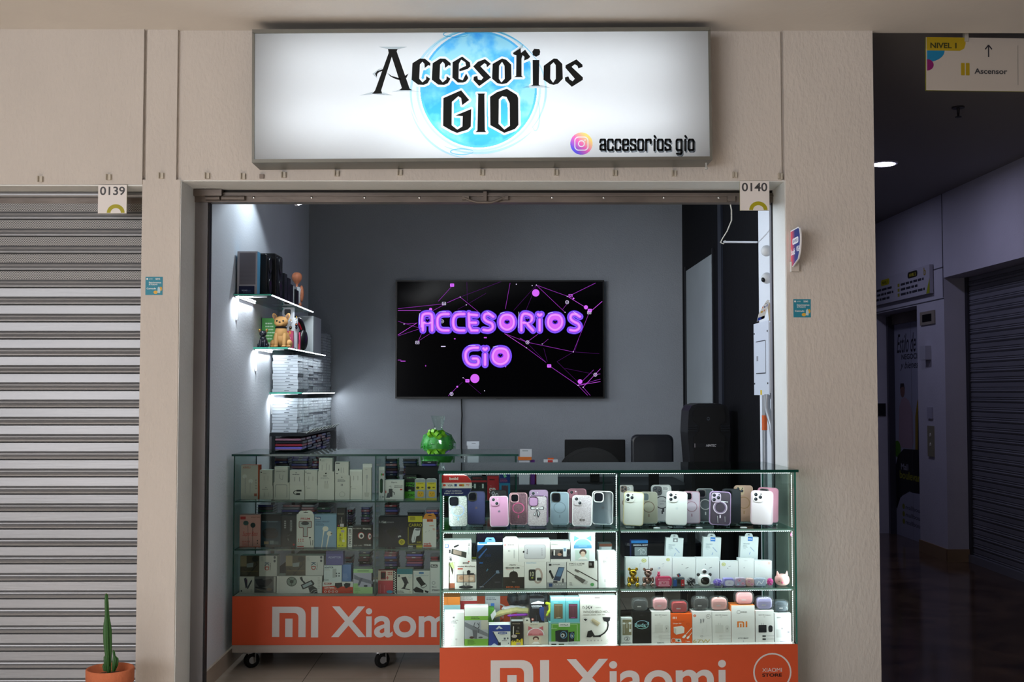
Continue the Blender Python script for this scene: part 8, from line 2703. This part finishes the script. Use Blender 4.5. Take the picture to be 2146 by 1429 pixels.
A.L([(18, 26), (82, 26), (82, 70), (18, 70)], 1.2, '#303438').R(22, 46, 34, 53, '#8c9098')
dr.build('panel_door', ep)
for a_, b_ in ((.06, .86), (.94, .86), (.06, .16), (.94, .16)):
    MB().lathe(Fp.p(Lp * a_, Hp * b_, .005), [(.005, 0), (.004, .003)], '#404448', 8, axis=(-1, 0, 0)).build('screw', ep)
MB().fbox(Fp, Lp * .44, Lp * .54, Hp * .005, Hp * .07, .005, .0058, '#d8b828').build('warning_label', ep)
# conduits
cd = col('#8c9096', .35, .3)
xq = XR - .045
y_a = atX(1602, 850, xq).y
p0_ = [(xq, y_a, zbp), (xq, y_a, 1.0), (xq, y_a, .2)]
c1_ = MB().tube(p0_, .011, cd, 10).build('conduit', None, 'straight grey conduit pipe with an orange band, below the electrical panel', 'pipe')
za_, zb2 = atX(1602, 870, xq).z, atX(1602, 901, xq).z
MB().tube([(xq, y_a, za_), (xq, y_a, zb2)], .0125, col('#c85c2c', .5), 12).build('orange_band', c1_)
yb_ = atX(1608, 850, xq).y
yb2 = atX(1621, 930, xq).y
MB().tube([(xq, yb_, zbp + .005), (xq, yb_, zbp - .06), (xq + .01, yb_ - .04, zbp - .13), (xq + .015, max(yb2, YG + .09), zbp - .25), (xq + .015, max(yb2, YG + .09), .9), (xq + .02, max(yb2, YG + .09), .3)], .014, cd, 10).build('conduit', None, 'bent grey conduit pipe below the electrical panel, nearest the shutter guide', 'pipe')
# dome cameras
for py, dark, lb in ((523, False, 'upper white ball camera on the right side wall, lens turned away'), (581, True, 'lower white ball camera on the right side wall with a black lens')):
    yc_ = YG + .16
    c_ = Vector((XR - .045, yc_, atX(1611, py, XR - .045).z))
    o = MB().ell(c_, .026, .026, .026, '#c8ccd0', 1, 20, 14).build('ball_camera', None, lb, 'camera')
    MB().lathe((XR - .022, yc_, c_.z), [(.02, 0), (.02, .021)], '#c0c4c8', 14, axis=(1, 0, 0)).build('mount', o)
    if dark:
        MB().ell(c_ + Vector((-.017, -.010, -.008)), .011, .012, .012, '#101214').build('lens', o)
# wire arm with a cord
ya_ = 5.62
pA = at(1516, 507, ya_)
pB = at(1597, 507.5, ya_)
arm = MB().tube([pA, pB, Vector((XR - .002, YG + .2, atX(1622, 490, XR).z))], .0055, '#c8ccd4', 8).build('hanging_arm', None, 'thin white wall arm reaching out above the black wall', 'wall arm')
cr = [at(x, y, YG + .03 + (ya_ - YG - .03) * t) for x, y, t in ((1529, 420, 0), (1533, 440, .1), (1533, 462, .3), (1524, 484, .6), (1514, 500, .9), (1510, 508, 1), (1516, 511, 1), (1520, 504, 1))]
MB().tube(cr, .0028, '#d8d4c8', 6).build('cord', None, 'white cord hanging from the raised shutter bar to the wall arm', 'cord')
# folded card on top of the panel
yk_ = yn + .05


def card_px(pts, Y):
    q = [at(x, y, Y) for x, y in pts]
    return [(p.x, p.z) for p in q]


Fq = Frame((0, yk_, 0), (1, 0, 0), (0, 0, 1), (0, -1, 0))
mb = MB().prism(Fq, card_px([(1586, 674), (1602, 667), (1613, 629), (1608, 628), (1598, 643), (1590, 658)], yk_), -.0012, 0, '#d8d8d4')
for pts, c in (([(1586.5, 673), (1602, 666.5), (1603, 661), (1589, 666)], '#243c90'), ([(1595, 669), (1602, 666.5), (1603, 661), (1596, 663.5)], '#c03038'), ([(1594, 656), (1598, 655), (1599, 651), (1595, 652)], '#c8a038'), ([(1600, 653), (1603, 652), (1604, 648), (1601, 649)], '#c88878'),
               ([(1597, 646), (1599, 645.5), (1600, 642), (1598, 642.5)], '#c8602c'), ([(1601, 645), (1604, 644), (1604.5, 641), (1601.5, 642)], '#404c7c'), ([(1606, 643), (1608, 642), (1609, 637), (1607, 638)], '#2c50a0'), ([(1603, 637), (1609, 635), (1609.5, 634), (1603.5, 636)], '#606068')):
    mb.add([Fq.p(x, z, .0004) for x, z in card_px(pts, yk_)], [(0, 1, 2, 3)], c)
cdk = mb.build('payment_card', None, 'folded white payment card with red and blue foot on the electrical panel', 'card')
Fq = Frame((0, yk_ + .012, 0), (1, 0, 0), (0, 0, 1), (0, -1, 0))
MB().prism(Fq, card_px([(1612, 629), (1617, 640), (1621, 660), (1621, 672), (1613, 672), (1610, 645)], yk_), -.0012, 0, '#b8a890').build('rear_flap', cdk)

# ================================================================== CORRIDOR THINGS
# hanging direction sign
YN = 4.92
a, b = at(1941, 189, YN), at(2160, 78, YN)
ns = thing('direction_sign', 'white hanging sign reading NIVEL 1 and Ascensor with an upward arrow', 'sign', (a.x, YN, a.z))
Fn = Frame((a.x, YN, a.z), (1, 0, -.012), (.012, 0, 1), (0, -1, 0))
Wn, Hn = .62, b.z - a.z
pxw = (at(2160, 130, YN).x - at(1941, 130, YN).x) / 219
mb = MB().fbox(Fn, 0, Wn, 0, Hn, -.012, 0, '#b8b0a8', '#8c8c28')
A = Art(mb, Fn, (1941, 78, 1941 + Wn / pxw, 189), Wn, Hn)
gold = '#a8901c'
A.R(1942, 78, 2012, 106, gold).poly([(2012, 78), (2024, 78), (2024, 92), (2021, 101), (2012, 106)], gold)
A.poly([(1943, 106)] + [(1943 + 37 * math.cos(R(t)), 106 + 24 * math.sin(R(t))) for t in range(0, 91, 10)], '#1c78a4')
A.poly([(1943, 124)] + [(1943 + 14 * math.cos(R(t)), 136 + 12 * math.sin(R(t))) for t in range(-90, 91, 15)] + [(1943, 148)], '#7c1c60')
A.T(1950, 89.5, 2005, 101, 'NIVEL 1', '#3c3c1c', .05)
A.L([(2072, 118), (2072, 95)], 2.6, '#2c2c34').L([(2065, 102), (2072, 93), (2079, 102)], 2.6, '#2c2c34')
A.RR(2014, 131, 2022, 157, 1.5, '#a08818').RR(2024, 131, 2032, 157, 1.5, '#a08818')
A.T(2042, 142, 2111, 153.5, 'Ascensor', '#3c3c40', .04)
A.R(2133, 93, 2133.8, 176, '#70706c')
A.L([(2190, 118), (2190, 95)], 2.6, '#2c2c34')
mb.build('sign_board', ns)
for px in (2025, 2190):
    xq_ = at(2025, 80, YN).x + (px - 2025) * pxw
    MB().box(xq_ - .008, xq_ + .008, YN - .006, YN + .02, Fn.o.z + Hn - .02, ZC + .07, '#a8a49c').build('hanger', ns)
# sprinkler
q = at(2008, 225, 6.3)
qz = ZC + .07
t_s = (qz - CAMZ) / ray(2008, 224).z
q = ray(2008, 224) * t_s
MB().lathe((q.x, q.y, qz - .008), [(.035, 0), (.035, .008)], '#28242a', 16).lathe((q.x, q.y, qz - .06), [(.018, 0), (.018, .004), (.006, .006), (.008, .03), (.01, .055)], '#28242a', 12).build('sprinkler', None, 'small dark fire sprinkler hanging from the corridor ceiling', 'sprinkler')
# downlight
t_s = (qz - CAMZ) / ray(1852, 341.5).z
q = ray(1852, 341.5) * t_s
dl = thing('downlight', 'round bluish white downlight glowing in the corridor ceiling', 'lamp', (q.x, q.y, qz))
MB().lathe((q.x, q.y, qz - .01), [(.095, 0), (.10, .009)], '#c8c8d0', 28).build('rim', dl)
MB().lathe((q.x, q.y, qz - .013), [(.078, 0), (.08, .003)], glow('#dcd8ff', 9.0), 28).build('lens', dl)
area('downlight_light', (q.x, q.y, qz - .03), (q.x, q.y, 0), .15, .15, 6.0, (.66, .66, 1.0))
area('downlight_light', (2.5, 9.7, qz - .03), (2.6, 9.75, 0), .15, .15, 5.0, (.66, .68, 1.0))
MB().box(1.9, 2.6, 8.6, 8.9, qz - .006, qz, '#68666c').build('ceiling_hatch', None, 'flat grey hatch in the corridor ceiling behind the downlight', 'hatch')

# directory sign on the corridor wall
Xd = XW - .035
p0_, p1_ = atX(1948, 560, Xd), atX(1945, 612, Xd)
yn_ = atX(1948, 580, Xd).y
zt_, zb_ = atX(1940, 556, Xd).z, atX(1940, 616, Xd).z
Fd = Frame((Xd, yn_ + 1.6, zb_), (0, -1, 0), (0, 0, 1), (-1, 0, 0))
mb = MB().fbox(Fd, 0, 1.6, 0, zt_ - zb_, -.03, 0, '#a8a6b0')
A = Art(mb, Fd, (0, 0, 160, 30), 1.6, zt_ - zb_)
A.RR(108, 2, 132, 9, 3, '#2c2a20').T(112, 4, 128, 7.4, 'NIVEL 2', '#a89c30', .04).RR(36, 2, 60, 9, 3, '#a8a020').T(40, 4, 56, 7.4, 'NIVEL 1', '#404018', .04)
for k in range(3):
    A.lines(90, 12 + 5.5 * k, 150, 14.6 + 5.5 * k, 1, '#34343c', k).lines(10, 12 + 5.5 * k, 75, 14.6 + 5.5 * k, 1, '#34343c', k + 5)
    A.R(82, 11.5 + 5.5 * k, 87, 15 + 5.5 * k, '#8c8830')
A.T(147, 2, 152, 10, 'b', '#8c7c30', .03).poly([(152, 30), (160, 14), (160, 30)], '#8c9420')
mb.build('directory_sign', None, 'long white directory board on the corridor wall above the lift', 'sign')
# lift door with printed wrap
Xe = XW + .20
lf = thing('elevator', 'lift door with a printed white poster wrap in the corridor wall recess', 'elevator', (Xe, 10.5, 0))
Fe = Frame((Xe, ye1, 0), (0, -1, 0), (0, 0, 1), (-1, 0, 0))
Le, He = ye1 - ye0, 2.02
mb = MB().fbox(Fe, .05, Le - .02, 0.01, He, -.04, 0, '#9c9eb0')
A = Art(mb, Fe, (0, 0, 178, 202), Le, He)
dk1 = '#16161c'
A.T(18, 10, 92, 28, 'Estilo de', '#24242c', .01, shear=.35).T(36, 29.5, 118, 34.5, 'NEGOCIOS', '#24242c', .03).T(30, 36.5, 125, 45, 'y bienestar', '#24242c', .01, shear=.35)
A.R(100, 0, 178, 202, '#9c9eb0')
A.poly([(20, 114), (24, 80), (33, 72), (46, 70), (62, 73), (76, 84), (78, 112), (70, 118), (28, 118)], '#a48c98')
A.E(38, 64, 9, 6.5, '#74544c').poly([(28, 63), (30, 57), (44, 57), (48, 63), (42, 60), (32, 61)], '#20181c')
A.poly([(84, 122), (86, 88), (94, 74), (100, 70), (100, 122)], '#8c7420').poly([(93, 122), (96, 84), (100, 78), (100, 122)], '#181418')
A.E(14, 120, 14, 8, '#4c7c1c')
A.poly([(3, 176), (3, 140), (16, 126), (40, 119), (100, 118), (100, 160), (60, 158), (30, 164), (12, 178)], dk1)
A.T(28, 133, 56, 139, 'Mall', '#9898a4', .03).T(22, 140, 112, 147.5, 'boulevard', '#8c8c20', .04).R(100, 118, 112, 150, '#9c9eb0')
A.poly([(3, 202), (6, 180), (24, 166), (55, 159), (100, 158), (100, 202)], '#9c9eb0')
for k in range(3):
    A.E(36, 173.5 + 7 * k, 5, 2.6, '#7c801c').T(44, 171.5 + 7 * k, 98, 175.5 + 7 * k, 'mallbou', '#3c3c44', .01)
A.L([(74, 0), (74, 202)], .5, '#505060')
mb.build('door_panel', lf)
MB().fbox(Fe, -.0, .05, 0, 2.1, -.04, .06, col('#50505a', .35, .6)).fbox(Fe, 0, Le, He, 2.12, -.04, .02, col('#8c8278', .35, .5)).build('door_frame', lf)
S(MB().box(Xe + .04, Xe + .1, ye0, ye1 + .3, 0, 2.2, corr_paint), 'wall_lift_recess')
for (px, py, px2, py2, c, lb, nm) in ((1931, 652, 1961, 680, '#8c8478', 'small framed floor display above the lift buttons', 'floor_display'), (1939, 725, 1951, 754, '#a8a8b0', 'slim pale wall light beside the lift', 'wall_light'), (1943, 853, 1953, 877, '#a09eac', 'small white switch plate above the lift call buttons', 'switch_plate'), (1943, 892, 1955, 956, '#84806c', 'tall lift call button plate on the corridor wall', 'call_button_plate')):
    ya, yb2_ = atX(px2, 700, XW).y, atX(px, 700, XW).y
    z1_, z0_ = atX((px + px2) / 2, py, XW).z, atX((px + px2) / 2, py2, XW).z
    th = .05 if 'light' in nm else .012
    o = MB().box(XW - th, XW, ya, yb2_, z0_, z1_, col(c, .4)).build(nm, None, lb, 'wall plate' if 'light' not in nm else 'wall light')
    if nm == 'floor_display':
        MB().box(XW - th - .002, XW - th, ya + .06, yb2_ - .06, z0_ + .025, z1_ - .025, '#141418').build('screen', o)
    if nm == 'call_button_plate':
        for k in range(2):
            MB().lathe((XW - th, (ya + yb2_) / 2, z0_ + (.10 + .08 * k)), [(.018, 0), (.014, .004)], '#b8b4a8', 10, axis=(-1, 0, 0)).build('button', o)
q = at(1852, 858, ye1 - .001)
MB().box(XW + .02, XW + .12, ye1 - .012, ye1, q.z - .06, q.z + .06, '#1c1c24').build('parking_plate', None, 'small dark plate lettered P on the far lift jamb', 'sign')

# ================================================================== CACTUS
Yp = 4.60
c0 = at(231, 1400, Yp)
rr_p = at(280, 1400, Yp).x - c0.x
zr = at(231, 1399, Yp).z
pot = thing('potted_cactus', 'small green cactus in a terracotta pot in front of the closed shutter', 'plant', (c0.x, Yp, 0))
terra = textured('terracotta', '#bb6743', .85, .3, 80, .08)
MB().lathe((c0.x, Yp, 0), [(rr_p * .68, 0), (rr_p * .92, zr - .06), (rr_p * .99, zr - .055), (rr_p, zr - .004), (rr_p * .97, zr), (rr_p * .9, zr - .002), (rr_p * .86, zr - .03), (.001, zr - .03)], terra, 36).build('pot', pot)
MB().lathe((c0.x, Yp, zr - .032), [(rr_p * .86, 0), (rr_p * .5, .006), (.001, .004)], textured('soil', '#5c4438', .95, 1, 200, .3), 20).build('soil', pot)
cg = textured('cactus_green', '#27561f', .5, .2, 90, .2)
crop(0, 1100, 4.343)


def cactus(pts, name, ribs=5):
    mb = MB()
    prof = []
    for x, y, r in pts:
        p = at(*ph(x, y), Yp)
        prof.append((p, r / 4.343 / FPX * Yp))
    n = ribs * 6
    vs, fs = [], []
    for p, r in prof:
        for k in range(n):
            t = 2 * math.pi * k / n
            rr = r * (1 + .22 * math.cos(ribs * t))
            vs.append(p + Vector((rr * math.cos(t), rr * math.sin(t), 0)))
    for i in range(len(prof) - 1):
        for k in range(n):
            j = (k + 1) % n
            fs.append((i * n + j, i * n + k, (i + 1) * n + k, (i + 1) * n + j))
    mb.add(vs, fs, cg, True)
    # spines on the ribs
    for i in range(len(prof) - 1):
        steps = max(2, int((prof[i][0] - prof[i + 1][0]).length / .008))
        for q in range(steps):
            p = prof[i][0].lerp(prof[i + 1][0], q / steps)
            r = (prof[i][1] * (1 - q / steps) + prof[i + 1][1] * q / steps) * 1.22
            for k in range(ribs):
                t = 2 * math.pi * k / ribs
                a = p + Vector((r * math.cos(t), r * math.sin(t), 0))
                mb.add([a, a + Vector((.0012 * math.cos(t) - .0005 * math.sin(t), 0, .0012)), a + Vector((.003 * math.cos(t), .003 * math.sin(t), .001))], [(0, 1, 2)], '#b8a888')
    return mb.build(name, pot)


cactus([(992, 1340, 14), (990, 1240, 20), (985, 1150, 27), (980, 1060, 32), (978, 960, 32), (976, 900, 27), (975, 850, 20), (974, 800, 16), (970, 700, 15), (969, 640, 12), (968, 625, 5), (968, 622, .5)], 'stem')
cactus([(1035, 1330, 12), (1048, 1270, 24), (1052, 1215, 22), (1040, 1190, 10), (1034, 1150, 10), (1030, 1135, .5)], 'offshoot')
cactus([(968, 1330, 12), (965, 1260, 16), (960, 1200, 14), (960, 1182, .5)], 'offshoot')
cactus([(955, 1330, 10), (945, 1285, 12), (940, 1262, .5)], 'offshoot')
cactus([(1002, 1338, 8), (998, 1290, 13), (996, 1265, .5)], 'offshoot')
